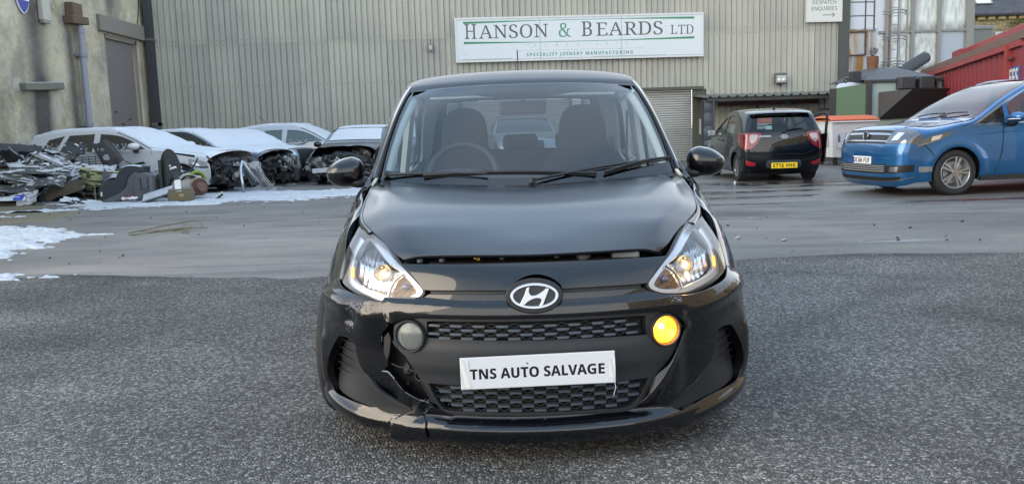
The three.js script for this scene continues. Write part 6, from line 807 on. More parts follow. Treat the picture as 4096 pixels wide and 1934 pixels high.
// ================================================================ the black hatchback in front
{
  const car = thing('hatchback_car', 'black hatchback facing the camera with a smashed front bumper corner and lit amber lamp', 'car', [0.078, 0, -2.79]);
  // ---- the nose as a surface: q runs round the plan curve, y is the height
  const zo = smooth1([0.0, .06, .10, .14, .19, .30, .45, .55, .60, .66, .70, .73, .76, .80, .84, .88, .95], [-.14, -.075, -.04, -.02, -.02, 0, .004, 0, -.008, -.025, -.045, -.075, -.14, -.25, -.37, -.52, -.8]);
  const za = smooth1([.0, .06, .12, .25, .4, .55, .65, .75, .85, .95], [.775, .81, .85, .872, .868, .842, .806, .79, .785, .78]);
  const S0 = (q, y) => { const t = q / 0.85; return [za(y) * Math.sin(t), y, zo(y) - 0.6 * (1 - Math.cos(t))]; };
  const Sn = (q, y) => { const e = 2e-3, a = S0(q + e, y), b = S0(q - e, y), c = S0(q, y + e), d = S0(q, y - e); const u = a.map((v, i) => v - b[i]), w = c.map((v, i) => v - d[i]); const n = [u[1] * w[2] - u[2] * w[1], u[2] * w[0] - u[0] * w[2], u[0] * w[1] - u[1] * w[0]], l = Math.hypot(...n); return n.map((v) => v / l); };
  const S = (off = 0) => typeof off === 'function' ? (q, y) => { const p = S0(q, y), n = Sn(q, y), o = off(q, y); return p.map((v, i) => v + n[i] * o); } : (q, y) => { const p = S0(q, y); if (!off) return p; const n = Sn(q, y); return p.map((v, i) => v + n[i] * off); };

  // ---- upper panel between the headlights, with a raised lip round the emblem
  const upper = [[.094, .642, 1], [.24, .642], [.40, .639], [.437, .640, 1], [.461, .662], [.50, .692], [.545, .719, 1], [.35, .7235], [0, .7275], [-.35, .7235], [-.545, .719, 1], [-.50, .692], [-.461, .662], [-.437, .640, 1], [-.40, .639], [-.24, .642], [-.094, .642, 1], [-.085, .66], [-.05, .682], [0, .692], [.05, .682], [.085, .66]];
  const humpU = (q, y) => 0.010 * Math.exp(-((Math.hypot(q / 1.9, y - .632) / .055) ** 4)) ;
  obj('upper_grille_panel', panel(spl(upper), [], S(humpU), { L: .03, skirt: .03 }), M.paint, car);
  // ---- the narrow slot: dark strip and a gloss bar under it
  for (const s of [1, -1]) {
    const fl = (l) => s > 0 ? l : mir(l);
    obj('slot_trim', panel(poly(fl([[.088, .641], [.24, .641], [.41, .638], [.405, .624], [.24, .6265], [.09, .6265]])), [], S(-.014), { L: .03 }), M.plastic, car);
    obj('slot_bar', panel(poly(fl([[.09, .627], [.24, .627], [.41, .624], [.43, .612], [.28, .606], [.088, .606]])), [], S(-.004), { L: .03, skirt: .015 }), M.paint, car);
  }
  // ---- emblem: a chrome oval with a slanting letter of two posts and a wave
  const eb = new THREE.Group(); eb.name = 'emblem'; eb.position.set(-.008, .627, .018); eb.rotation.x = -.16; eb.scale.setScalar(.89); car.add(eb);
  obj('emblem_backing', [extrude(ellipse(0, 0, .104, .062), .012, .006, [], 3)], M.plasticDark, eb).position.z = -.022;
  obj('emblem_field', [extrude(ellipse(0, 0, .088, .046), .004, .002)], M.matte, eb).position.z = -.004;
  obj('emblem_ring', [extrude(ellipse(0, 0, .0895, .0475), .004, .003, [ellipse(0, 0, .0825, .0405).reverse()], 3)], M.chrome, eb);
  const hShape = [[-.0576, -.0345, 1], [-.038, .002], [-.027, .0312, 1], [-.018, .034, 1], [-.021, .016], [-.0125, .0018], [.0077, .0030], [.0307, .0155], [.046, .0282, 1], [.056, .0255, 1], [.0435, -.0035], [.031, -.034, 1], [.0166, -.0405, 1], [.0275, -.019], [.0195, -.0085], [.001, -.0085], [-.024, -.019], [-.0435, -.0355, 1]];
  obj('emblem_letter', [extrude(spl(hShape, true, 5), .004, .0012)], M.chrome, eb).position.z = .002;

  // ---- bumper skin: a C from the crack on the left, over the top, down the right side and along the lip
  const topEdgeR = [[.083, .6055, 1], [.277, .605], [.427, .611, 1], [.47, .597], [.532, .585], [.617, .578], [.765, .589], [.926, .607], [1.03, .64, 1]];
  const grilleR = [[-.52, .529, 1], [-.46, .541], [-.40, .5455], [-.2, .548], [0, .5485], [.2, .5475], [.432, .541], [.514, .525], [.552, .492], [.556, .464], [.540, .440], [.478, .357], [.419, .301], [.388, .238], [.352, .197], [.305, .1855], [.211, .187], [0, .192], [-.211, .193], [-.32, .194], [-.365, .205, 1]];
  const pocket = [[.80, .430], [.87, .432], [.925, .424], [.985, .37], [1.03, .29], [1.025, .225], [.982, .192], [.85, .182], [.734, .178], [.60, .164], [.545, .157, 1], [.505, .172, 1], [.492, .191], [.56, .212], [.64, .246], [.70, .288], [.74, .32], [.772, .37], [.784, .41]];
  const archR = [[1.115, .62, 1], [1.135, .52], [1.165, .42], [1.19, .30, 1], [1.19, .14, 1]];
  const bumper = [[-.606, .604, 1], [-.443, .613], [-.277, .606], [-.097, .606, 1], ...topEdgeR, ...archR, [1.05, .085], [.946, .066], [.70, .058], [.535, .055, 1], [.50, .062, 1], [.40, .088], [.266, .098], [0, .108], [-.30, .101], [-.408, .098, 1], [-.49, .078, 1], [-.566, .099, 1], [-.562, .150, 1], [-.52, .172, 1], [-.474, .190, 1], [-.425, .185, 1], [-.40, .20, 1], [-.385, .222, 1], ...grilleR.slice().reverse().map((p) => p), [-.545, .518, 1], [-.573, .527, 1], [-.592, .555, 1], [-.61, .582, 1]];
  // relief: lower lip shelf, side crease, shoulder under the headlights
  const relief = (q, y) => {
    const a = Math.abs(q); let o = 0;
    o += .022 * Math.exp(-(((y - .125) / .042) ** 4)) * sstep(.75, .45, a);                // the blade of the lip
    o -= .020 * Math.exp(-(((y - .185) / .022) ** 2)) * sstep(.5, .34, a);                 // the step above it
    o += .016 * sstep(.50, .56, y) * sstep(.62, .58, y) * (1 - .4 * sstep(.5, .9, a));      // the upper bar
    o += .012 * Math.exp(-(((y - lerp(.515, .575, sstep(.55, 1.05, a))) / .03) ** 2)) * sstep(.5, .62, a);    // shoulder crease
    o -= .024 * sstep(.50, .60, a) * sstep(1.1, .85, a) * sstep(.50, .40, y) * sstep(.15, .24, y);  // hollow cheek under the shoulder
    o += .016 * Math.exp(-(((y - .098 - .06 * sstep(.5, 1.1, a)) / .034) ** 4)) * sstep(.46, .56, a); // outer lip fin
    o += .020 * Math.exp(-(((a - lerp(.395, .560, clamp((y - .22) / .25))) / .020) ** 2)) * sstep(.19, .25, y) * sstep(.55, .47, y); // bright edge beside the grille
    o += .012 * Math.exp(-(((a - 1.075) / .05) ** 2)) * sstep(.16, .24, y) * sstep(.46, .38, y);
    return o;
  };
  obj('bumper', panel(spl(bumper, true, 6), [spl(pocket, true, 6)], S(relief), { L: .022, skirt: .03, bevel: .003, holeSkirt: .055 }), M.paint, car);
  // ---- the torn corner on the left: pushed in and turned a little, with a jagged edge
  const rnd = rng(77);
  const tornEdge = [[-.604, .594, 1], [-.612, .581, 1], [-.600, .56, 1], [-.580, .535, 1], [-.574, .524, 1], [-.574, .502, 1], [-.590, .48, 1], [-.604, .462, 1], [-.608, .438, 1], [-.600, .407, 1], [-.583, .385, 1], [-.580, .344, 1], [-.592, .331, 1], [-.611, .322, 1], [-.600, .318, 1], [-.581, .316, 1], [-.562, .303, 1], [-.549, .292, 1], [-.533, .278, 1], [-.517, .266, 1], [-.50, .252, 1], [-.487, .242, 1], [-.468, .231, 1], [-.452, .225, 1], [-.42, .224, 1], [-.396, .220, 1], [-.392, .205, 1], [-.43, .188, 1], [-.48, .193, 1], [-.53, .176, 1], [-.566, .152, 1], [-.572, .12, 1], [-.575, .100, 1]];
  const jag = tornEdge.map((p) => [p[0] + (rnd() - .5) * .008 - .026 * sstep(.22, .30, p[1]) * sstep(.55, .46, p[1]), p[1] + (rnd() - .5) * .006, 1]);
  const cornerL = [...jag, [-.66, .075], [-.80, .072], [-.946, .078], [-1.05, .094], ...mir(archR).map((p) => p), [-1.03, .635, 1], [-.926, .612], [-.765, .597], [-.68, .592]];
  const dentL = (q, y) => relief(q, y) + .008 * Math.sin(q * 31 + y * 9) * sstep(-.75, -.58, q) * sstep(.2, .5, y) - .022 * sstep(-.78, -.58, q) * (1 - .6 * sstep(.45, .6, y)) + .010 * Math.exp(-(((q + .70) / .06) ** 2 + ((y - .47) / .05) ** 2)) - .016 * Math.exp(-(((q + .80) / .05) ** 2 + ((y - .52) / .035) ** 2));
  const torn = obj('bumper_corner', panel(spl(cornerL, true, 6), [spl(mir(pocket), true, 6)], S(dentL), { L: .022, skirt: .012, bevel: .002, holeSkirt: .055 }), M.paint, car);
  torn.userData.label = 'torn and dented bumper corner with a jagged white-edged split';
  // pale broken plastic showing along the tear
  const rawEdge = jag.slice(13, 28).map((p) => { const s = S(dentL)(p[0], p[1]), n = Sn(p[0], p[1]); return s.map((v, i) => v - n[i] * .004); });
  for (const [a, b, w] of [[0, 4, .0034], [4, 7, .0020], [7, 11, .0030], [11, 15, .0018]]) obj('torn_edge', tube(rawEdge.slice(a, b + 1), w, 24, 5), std(.26, .28, .31, .6), car);
  for (const [a, b, w] of [[1, 4, .0015], [7, 9, .0012]]) obj('torn_edge', tube(jag.slice(a, b).map((p) => { const c = S(dentL)(p[0] + .003, p[1]), n = Sn(p[0], p[1]); return c.map((v, i) => v - n[i] * .004); }), w, 20, 5), std(.24, .26, .29, .5), car);
  { // pale scuffs and stone chips in the lacquer
    const rs = rng(31), g = []; const mark = (q, y, len, a, off = .0015, wd = .0011) => { const d = [Math.cos(a) * len / 2, Math.sin(a) * len / 2]; g.push(panel([[q - d[0] + wd * Math.sin(a), y - d[1] - wd * Math.cos(a)], [q + d[0], y + d[1]], [q - d[0] - wd * Math.sin(a), y - d[1] + wd * Math.cos(a)]], [], S((u, v) => relief(u, v) + off), { L: .03, skirt: 0 })); };
    for (let i = 0; i < 22; i++) mark(.50 + rs() * .06, .585 - rs() * .022, .006 + rs() * .016, -.7 + rs() * .5);
    for (let i = 0; i < 26; i++) mark(-.66 - rs() * .14, .575 - rs() * .045, .006 + rs() * .016, -.9 + rs() * 1.6, .004);
    for (let i = 0; i < 14; i++) mark(-.77 - rs() * .06, .505 - rs() * .04, .008 + rs() * .014, 1.2 + rs() * .7, .004);
    for (let i = 0; i < 16; i++) mark((rs() - .5) * 1.0, .075 + rs() * .03, .004 + rs() * .012, rs() * .5, .002);
    for (let i = 0; i < 8; i++) mark(.36 + rs() * .05, .684 + rs() * .008, .012 + rs() * .016, .25 + rs() * .2, -.001);
    for (let i = 0; i < 40; i++) mark((rs() - .5) * 1.3, .56 + rs() * .05, .0025, rs() * 3, .002, .0012);
    stuff(obj('scuffs', g, std(.22, .23, .25, .7), car));
  }
  // ---- pockets with blades
  for (const s of [1, -1]) {
    const fl = (l) => s > 0 ? l : mir(l), pk = spl(fl(pocket), true, 6);
    const depth = (q, y) => -.018 - .040 * sstep(.62, .90, Math.abs(q)) * sstep(.15, .3, y);
    const ins = obj('intake_pocket', panel(pk.map((p) => [p[0] * 1.0, p[1]]), [], S(depth), { L: .03 }), M.plastic, car);
    for (let k = 0; k < 6; k++) {
      const y = .405 - k * .034, q0 = s * (.80 - k * .004), q1 = s * (.975 + (k < 2 ? -.03 + k * .02 : .01 * k)), a = S(-.048)(q0, y - .004), b = S(-.040)(q1, y + .004), c = S(-.062)(q1, y), d = S(-.060)(q0, y - .007);
      const g = new THREE.BufferGeometry(); const t = .0022, v = [a, b, c, d];
      const up = v.map((p) => [p[0], p[1] + t, p[2]]);
      const f = [0, 1, 2, 0, 2, 3].map((i) => up[i]).concat([0, 2, 1, 0, 3, 2].map((i) => v[i]), [0, 1].flatMap(() => []), [v[0], v[1], up[1], v[0], up[1], up[0]]);
      g.setAttribute('position', new THREE.Float32BufferAttribute(f.flat(), 3)); g.computeVertexNormals(); obj('louvre_blade', g, M.plastic, ins);
    }
  }
  // ---- the grille insert: matte band with two mesh openings and two round lamps
  const insert = [...grilleR.slice(1, -1), [-.378, .235], [-.395, .27, 1], [-.42, .313, 1], [-.432, .33, 1], [-.452, .362, 1], [-.485, .403, 1], [-.512, .422, 1], [-.540, .45, 1], [-.545, .49], [-.535, .515]];
  const upMesh = [[.402, .527], [.36, .532], [.2, .5345], [0, .5355], [-.2, .536], [-.37, .534], [-.405, .531, 1], [-.402, .49], [-.408, .472, 1], [-.2, .468], [0, .466], [.2, .465], [.404, .459, 1], [.398, .49], [.404, .525, 1]];
  const loMesh = [[.40, .303, 1], [.2, .3055], [0, .307], [-.2, .3075], [-.395, .308, 1], [-.378, .264], [-.35, .216], [-.32, .203], [-.2, .2015], [0, .2005], [.2, .1985], [.30, .196], [.345, .209], [.375, .25]];
  const FOG = [[.47, .471], [-.463, .477]];
  const fogHoles = FOG.map(([q, y]) => ellipse(q, y, .059, .054, 36));
  const bandOff = (q, y) => -.006 + .006 * Math.exp(-(((y - .40) / .05) ** 4));
  obj('grille_surround', panel(spl(insert, true, 5), [spl(upMesh, true, 5), spl(loMesh, true, 5), ...fogHoles], S(bandOff), { L: .03, skirt: .02, holeSkirt: .035 }), M.matte, car);
  const inside = (pt, loop) => { let c = false; for (let i = 0, j = loop.length - 1; i < loop.length; j = i++) { const [xi, yi] = loop[i], [xj, yj] = loop[j]; if ((yi > pt[1]) !== (yj > pt[1]) && pt[0] < (xj - xi) * (pt[1] - yi) / (yj - yi) + xi) c = !c; } return c; };
  const capsule = (w, h, n = 5) => { const r = h / 2, o = []; for (let i = 0; i <= n; i++) { const a = -Math.PI / 2 + Math.PI * i / n; o.push([w / 2 - r + r * Math.cos(a), r * Math.sin(a)]); } for (let i = 0; i <= n; i++) { const a = Math.PI / 2 + Math.PI * i / n; o.push([-w / 2 + r + r * Math.cos(a), r * Math.sin(a)]); } return o; };
  function mesh(loop, yTop, rows, dy, kind) {
    const g = new THREE.Group(); g.name = kind; car.add(g);
    obj('grille_backing', panel(loop, [], S(-.045), { L: .04 }), M.black, g);
    const ribs = [], pitch = .0835, sl = smoothed(extrude(capsule(.040, .0052), .006, .0018, [], 2), .7), base = extrude(capsule(.044, .006), .014, .001);
    const place = (geo, q, y, off) => { const p = S(off)(q, y), n = Sn(q, y), m = new THREE.Matrix4().lookAt(new THREE.Vector3(...n), new THREE.Vector3(), new THREE.Vector3(0, 1, 0)); m.setPosition(...p); return geo.clone().applyMatrix4(m); };
    for (let r = 0; r < rows; r++) for (let c = -6; c <= 6; c++) {
      const q = c * pitch + (r % 2 ? 0 : pitch / 2) + .004, y = yTop - r * dy;
      if (!inside([q - .028, y], loop) || !inside([q + .028, y], loop)) continue;
      obj('grille_slat', place(sl, q, y, -.012), M.slat, g);
      ribs.push(place(base, q, y, -.036));
      for (const [sx, sy] of [[1, 1], [1, -1], [-1, 1], [-1, -1]]) { const e = [q + sx * .0418, y + sy * dy * .5]; if (inside(e, loop)) ribs.push(bar(S(-.022)(q + sx * .021, y), S(-.022)(...e), .0022, 5)); }
    }
    for (let c = -14; c <= 14; c++) for (let r = -1; r <= rows; r++) { const q = c * pitch / 2 + .004, y = yTop - r * dy + dy / 2; void q; void y; }
    obj('grille_ribs', ribs, M.plastic, g);
  }
  mesh(spl(upMesh, true, 5), .5178, 4, .0146, 'upper_grille');
  mesh(spl(loMesh, true, 5), .297, 6, .0172, 'lower_grille');
  // a hint of radiator fins behind
  // ---- round lamps: amber lit on the right, clear one pushed in on the left
  FOG.forEach(([q, y], i) => {
    const lamp = new THREE.Group(); lamp.name = i ? 'fog_lamp' : 'indicator_lamp'; const p = S(.008)(q, y), n = Sn(q, y); lamp.position.set(...p); lamp.quaternion.setFromUnitVectors(new THREE.Vector3(0, 0, 1), new THREE.Vector3(n[0] * .8, n[1] * .6, n[2]).normalize()); car.add(lamp);
    const ring = new THREE.LatheGeometry([[.047, -.012], [.050, .003], [.054, .008], [.0565, .006], [.059, -.002], [.061, -.03]].map((v) => new THREE.Vector2(...v)), 40); ring.rotateX(Math.PI / 2); obj('lamp_bezel', ring, i ? M.plastic : M.plastic, lamp);
    const bowl = new THREE.LatheGeometry(Array.from({ length: 10 }, (_, k) => new THREE.Vector2(.048 * Math.sin(k / 9 * 1.5), -.045 + .04 * (1 - Math.cos(k / 9 * 1.5)))), 36); bowl.rotateX(Math.PI / 2);
    obj('reflector', bowl, i ? std(.80, .82, .78, .45, { metalness: .1 }) : std(.9, .48, .10, .2, { metalness: .7 }), lamp);
    const lens = new THREE.SphereGeometry(.11, 32, 8, 0, Math.PI * 2, 0, Math.asin(.0475 / .11)); lens.rotateX(Math.PI / 2); lens.translate(0, 0, -.099);
    obj('lens', lens, i ? phy(.62, .66, .62, .22, { transmission: .82, ior: 1.45 }) : M.lens, lamp);
    if (!i) {
      const bulb = obj('bulb', new THREE.SphereGeometry(.011, 16, 12), new THREE.MeshStandardMaterial({ color: 0x201000, emissive: new THREE.Color().setRGB(1, .5, .1), emissiveIntensity: 9 }), lamp); bulb.position.set(-.008, .012, -.018); bulb.castShadow = false;
      const l = new THREE.PointLight(new THREE.Color().setRGB(1, .42, .05), .045, 4, 2); l.position.set(-.008, .012, -.018); l.castShadow = true; lamp.add(l);
      const back = obj('glowing_reflector', bowl.clone().scale(.93, .93, .93), new THREE.MeshStandardMaterial({ color: new THREE.Color().setRGB(.85, .45, .10), emissive: new THREE.Color().setRGB(1, .40, .04), emissiveIntensity: .035, roughness: .3, metalness: .4, side: THREE.DoubleSide }), lamp); back.position.z = .003;
      const grid = []; for (let k = -4; k <= 4; k++) { const h = .030 * Math.sqrt(1 - (k / 4.6) ** 2); grid.push(box(.0012, h, .001, k * .0082, .014 + h * .2, -.004)); } for (let k = 0; k < 5; k++) grid.push(box(.066 - k * .006, .0012, .001, 0, .002 + k * .008, -.0045));
      obj('lens_grid', grid, std(.10, .055, .015, .4), lamp);
    } else obj('bulb_shield', [cyl(.012, .014, .016, 20, 0, -.002, -.026, Math.PI / 2)], M.chromeSoft, lamp);
  });
  // ---- what the hole on the left shows: dark cavity, bracket, clip hoop, loose shards
  obj('bumper_beam', [...[1, -1].map(() => null).filter(Boolean), panel(dense([[-1.02, .14], [1.02, .14], [1.02, .60], [-1.02, .60]], .1), [], S(-.10), { L: .1 })], M.black, car);
  const br = [], T = (q, y, o) => S(o)(q, y);
  br.push(beam(T(-.535, .455, -.02), T(-.50, .415, -.018), .018, .012), beam(T(-.50, .415, -.018), T(-.443, .355, -.016), .010, .014), beam(T(-.525, .50, -.02), T(-.54, .45, -.02), .012, .02), beam(T(-.54, .455, -.01), T(-.52, .435, -.008), .02, .012));
  br.push(tube(Array.from({ length: 13 }, (_, k) => T(-.432 + .019 * Math.cos(k / 12 * 6.28), .332 + .020 * Math.sin(k / 12 * 6.28), -.012)), .0028, 30, 6, false));
  for (let k = 0; k < 7; k++) br.push(beam(T(-.425 + k * .006, .308 - k * .012, -.01), T(-.420 + k * .006, .300 - k * .012, -.012), .016, .004));
  br.push(tube([T(-.57, .36, -.03), T(-.53, .355, -.02), T(-.49, .352, -.02), T(-.46, .345, -.015), T(-.44, .355, -.01)], .0022, 24, 5));
  for (const g of br) obj('broken_bracket', g, M.plastic, car);
  const shards = []; for (let k = 0; k < 5; k++) { const q = -.56 + rnd() * .12, y = .24 + rnd() * .22; shards.push(box(.03 + rnd() * .03, .008, .02 + rnd() * .02, ...T(q, y, -.06 - rnd() * .03), rnd() * 2, rnd() * 2, rnd() * 2)); }
  shards.push(panel(poly([[-.612, .455], [-.592, .475], [-.578, .45], [-.582, .40], [-.594, .37], [-.61, .40]]), [], S(-.028), { L: .03, skirt: .004 }));
  for (const g of shards) obj('plastic_shard', g, M.plasticDark, car);
  const flap = panel(poly([[-.562, .150], [-.52, .172], [-.474, .190], [-.425, .185], [-.41, .165], [-.408, .11], [-.49, .080], [-.566, .099]]), [], S((q, y) => relief(q, y) + .012 + .02 * (y - .12)), { L: .02, skirt: .006 });
  obj('lip_shard', flap, M.paint, car);

  // ---- number plate, with tape at both ends
  const plate = new THREE.Group(); plate.name = 'number_plate'; plate.position.set(-.003, .3705, .030); plate.rotation.z = .019; plate.rotation.x = -.02; car.add(plate);
  obj('plate_backing', rbox(.53, .112, .008, .004, 0, 0, -.005), M.white, plate);
  const plateTex = canvasTex(2048, 440, (x, w, h) => {
    x.fillStyle = '#c9ccd0'; x.fillRect(0, 0, w, h); const r = rng(5);
    for (let i = 0; i < 260; i++) { x.fillStyle = `rgba(${90 + r() * 60},${90 + r() * 60},${95 + r() * 60},${r() * .25})`; x.fillRect(r() * w, r() * h, 1 + r() * 10, 1 + r() * 3); }
    x.fillStyle = '#16171a'; x.font = 'bold 205px sans-serif'; x.textBaseline = 'middle'; const t = 'TNS AUTO SALVAGE', tw = x.measureText(t).width; x.save(); x.translate(112, h / 2 + 12); x.scale(1815 / tw, 1); x.fillText(t, 0, 0); x.lineWidth = 5; x.strokeStyle = '#16171a'; x.strokeText(t, 0, 0); x.restore();
    x.fillStyle = '#22242a'; x.fillRect(870, 92, 26, 14); x.fillRect(878, 110, 30, 8); x.beginPath(); x.arc(868, 292, 9, 0, 7); x.fill();
  });
  const face = new THREE.PlaneGeometry(.522, .105); obj('plate_face', face, phy(1, 1, 1, .25, { map: plateTex, clearcoat: .6, clearcoatRoughness: .1 }), plate).position.z = .0012;
  const tapeM = std(.62, .63, .62, .25, { bumpMap: grainTex, bumpScale: .001 });
  obj('tape', [panel(spl([[-.262, -.05, 1], [-.262, .048, 1], [-.238, .046], [-.236, .02], [-.232, -.01], [-.229, -.05, 1]], true, 5), [], (u, v) => [u, v, .0032 + .0012 * Math.sin(u * 300 + v * 60)], { L: .006, skirt: .001, bevel: .0003 })], tapeM, plate);
  obj('tape', [panel(spl([[.262, .034], [.25, .036], [.242, .02], [.243, -.02], [.25, -.038], [.262, -.036]], true, 5), [], (u, v) => [u, v, .0036 + .0014 * Math.sin(u * 260 + v * 40)], { L: .006, skirt: .001, bevel: .0003 })], tapeM, plate);
  obj('loose_cord', tube([[.258, -.045, .004], [.262, -.07, .006], [.258, -.085, .004], [.254, -.098, .004]], .0012, 20, 5), M.white, plate);

  // ---- bonnet: open a crack, crease near both sides
  const hEdge = [[.70, .957, -1.125], [.708, .93, -.98], [.707, .895, -.83], [.683, .846, -.63], [.613, .812, -.475], [.556, .788, -.375], [.500, .752, -.272], [.456, .730, -.22]];
  const hMid = [[.0, .938, -.945], [0, .925, -.84], [0, .908, -.72], [0, .880, -.55], [0, .845, -.405], [0, .817, -.30], [0, .785, -.185], [0, .7525, -.10]];
  const fr = [0, .22, .44, .64, .80, .88, .95, 1], hy = [0, .012, .06, .17, .33, .47, .71, 1], hz = [0, .03, .14, .34, .56, .70, .87, 1], lift = [0, .004, .010, .014, .018, .017, .006, 0];
  const hoodNet = hEdge.map((e, r) => fr.map((f, c) => [e[0] * f, lerp(hMid[r][1], e[1], hy[c]) + lift[c] * (r > 5 ? .3 : 1), lerp(hMid[r][2], e[2], hz[c])]));
  const hoodF0 = netFn(hoodNet), hoodF = (u, v) => { const p = hoodF0(u, v); if (p[0] < 0) { const k = sstep(.3, .8, v) * sstep(.1, .4, -p[0]); p[0] *= 1 + .045 * k; } return p; };
  const hood = gridGeo(96, 60, (u, v) => hoodF(u, v));
  const skirtRow = (n, f) => gridGeo(n, 3, f);
  const hoodLip = skirtRow(96, (u, v) => { const p = hoodF(u, 1); return [p[0], p[1] - .014 * Math.sin(v * 1.57), p[2] + .004 * Math.sin(v * 3.14) - .02 * v * v]; });
  const hoodSides = [0, 1].map((s) => gridGeo(3, 50, (u, v) => { const p = hoodF(s, v); return [p[0] + (s ? 1 : -1) * .002 * Math.sin(u * 3.14) - (s ? 1 : -1) * .004 * u, p[1] - .02 * u, p[2] - .006 * u]; }));
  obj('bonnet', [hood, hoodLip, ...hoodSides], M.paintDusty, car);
  // under the gap: dark crossmember with a few fittings
  obj('crossmember', [box(.76, .05, .10, 0, .695, -.19), box(.86, .08, .02, 0, .71, -.34)], M.black, car);
  obj('radiator_cap', [cyl(.028, .028, .012, 16, .175, .733, -.16), cyl(.02, .02, .03, 12, .175, .72, -.16)], std(.05, .052, .055, .5), car);
  obj('washer_bottle', [rbox(.10, .03, .05, .01, .33, .728, -.20)], std(.17, .18, .18, .5), car);
  obj('hose_clip', [rbox(.012, .02, .012, .003, -.2, .738, -.155), rbox(.012, .014, .012, .003, -.21, .74, -.15)], std(.5, .35, .05, .5), car);
  obj('bolt', [cyl(.011, .011, .01, 8, -.33, .732, -.16), cyl(.011, .011, .01, 8, -.41, .73, -.17), cyl(.011, .011, .01, 8, -.115, .735, -.15), cyl(.011, .011, .01, 8, .08, .735, -.15)], std(.05, .05, .055, .5), car);

  // ---- headlights
  const hl = [[.912, .838, 1], [.938, .800], [.968, .750], [.975, .70], [.968, .655], [.930, .630], [.84, .616], [.726, .602], [.61, .590], [.51, .596], [.458, .610], [.437, .630], [.455, .652], [.545, .711], [.65, .763], [.793, .815]];
  const HLZ = (q, y) => .004 + .010 * Math.exp(-(((Math.abs(q) - .75) / .2) ** 2 + ((y - .68) / .08) ** 2));
  const inset = (l, k) => { const cx = l.reduce((a, p) => a + p[0], 0) / l.length, cy = l.reduce((a, p) => a + p[1], 0) / l.length; return l.map((p) => { const dx = p[0] - cx, dy = p[1] - cy, d = Math.hypot(dx, dy); return [p[0] - dx / d * k, p[1] - dy / d * k, p[2]]; }); };
  for (const s of [1, -1]) {
    const fl = (l) => s > 0 ? l : mir(l), lamp = new THREE.Group(); lamp.name = 'headlight'; car.add(lamp);
    obj('lens_cover', panel(spl(fl(hl), true, 6), [], S(HLZ), { L: .025 }), M.lens, lamp);
    const outer = spl(fl(hl), true, 6), rimIn = spl(fl([[.868, .788], [.912, .752], [.935, .70], [.926, .662], [.88, .644], [.80, .630], [.70, .618], [.60, .606], [.52, .610], [.482, .622], [.475, .634], [.50, .658], [.57, .703], [.66, .744], [.77, .782], [.83, .797]]), true, 6);
    obj('lamp_bezel', panel(outer, [rimIn], S((q, y) => -.008 - .012 * sstep(.04, 0, 0)), { L: .025, skirt: .05, holeSkirt: .012, bevel: .004 }), std(.50, .52, .55, .28, { metalness: .7 }), lamp);
    obj('lamp_gasket', panel(spl(fl(inset(hl, -.010)), true, 6), [spl(fl(inset(hl, -.001)), true, 6)], S(-.003), { L: .03, skirt: .03 }), M.plasticDark, lamp);
    // reflector: faceted bowl behind, split by vertical flutes
    const flute = (q, y) => -.055 - .028 * (1 - ((Math.abs(q) - .73) / .2) ** 2) + .010 * Math.abs(((q * 26) % 1 + 1) % 1 - .5) * (y > .70 ? 1 : .5) + .006 * Math.abs(((y * 30) % 1) - .5);
    obj('reflector', panel(rimIn, [], S(flute), { L: .007 }), std(.72, .75, .80, .2, { metalness: .75 }), lamp);
    // indicator chamber: chrome arc and orange-grey fluted bowl
    const indIn = fl([[.490, .622], [.478, .634], [.505, .660], [.548, .686], [.582, .664], [.598, .638], [.596, .612], [.54, .606]]);
    obj('indicator_reflector', panel(spl(indIn, true, 6), [], S((q, y) => -.026 - .012 * Math.abs(((q * 160 + y * 60) % 1 + 1) % 1 - .5)), { L: .005 }), std(.24, .15, .10, .3, { metalness: .6 }), lamp);
    obj('indicator_bulb', [put(new THREE.SphereGeometry(.014, 16, 12), ...S(-.02)(s * .53, .647))], std(.12, .12, .2, .15, { metalness: .6 }), lamp);
    const arc = fl([[.545, .690], [.578, .670], [.600, .640], [.606, .604]]).map((p) => S(-.012)(p[0], p[1]));
    obj('chrome_arc', tube(arc, .0055, 24, 8), M.chrome, lamp);
    // main bulb housing, small projector and the glow of the side light
    const c1 = S(-.05)(s * .705, .700), c2 = S(-.045)(s * .705, .735), c3 = S(-.055)(s * .71, .648);
    const cup = new THREE.LatheGeometry([[.0, -.02], [.02, -.018], [.034, 0], [.036, .006], [.033, .008]].map((v) => new THREE.Vector2(...v)), 24); cup.rotateX(Math.PI / 2);
    obj('bulb_cup', [put(cup.clone(), ...c1)], M.chromeSoft, lamp);
    obj('bulb_cap', [put(new THREE.SphereGeometry(.016, 16, 12), ...c2)], M.chrome, lamp);
    const glow = new THREE.MeshStandardMaterial({ color: 0x201004, emissive: new THREE.Color().setRGB(1, .60, .20), emissiveIntensity: 3.2 });
    obj('bulb', [put(new THREE.SphereGeometry(.0095, 16, 12), c1[0], c1[1] + .0, c1[2] + .012)], glow, lamp).castShadow = false;
    obj('side_bulb', [put(new THREE.SphereGeometry(.008, 12, 10), c3[0], c3[1] + .006, c3[2] + .01, 0, 0, .4, [1.1, 1.9, 1])], glow, lamp).castShadow = false;
    const l = new THREE.PointLight(new THREE.Color().setRGB(1, .55, .16), .006, 2, 2); l.position.set(c3[0] + s * .01, c3[1] + .02, c3[2] + .03); l.castShadow = true; lamp.add(l);
    obj('glowing_corner_reflector', [beam(S(-.02)(s * .925, .69), S(-.02)(s * .905, .655), .012, .008)], std(.9, .35, .05, .2, { emissive: new THREE.Color().setRGB(1, .4, .05), emissiveIntensity: .5 }), lamp);  // reflector given a faint orange glow of its own
    obj('lamp_housing', panel(spl(fl(hl), true, 4), [], S(-.10), { L: .06 }), M.black, lamp);
  }

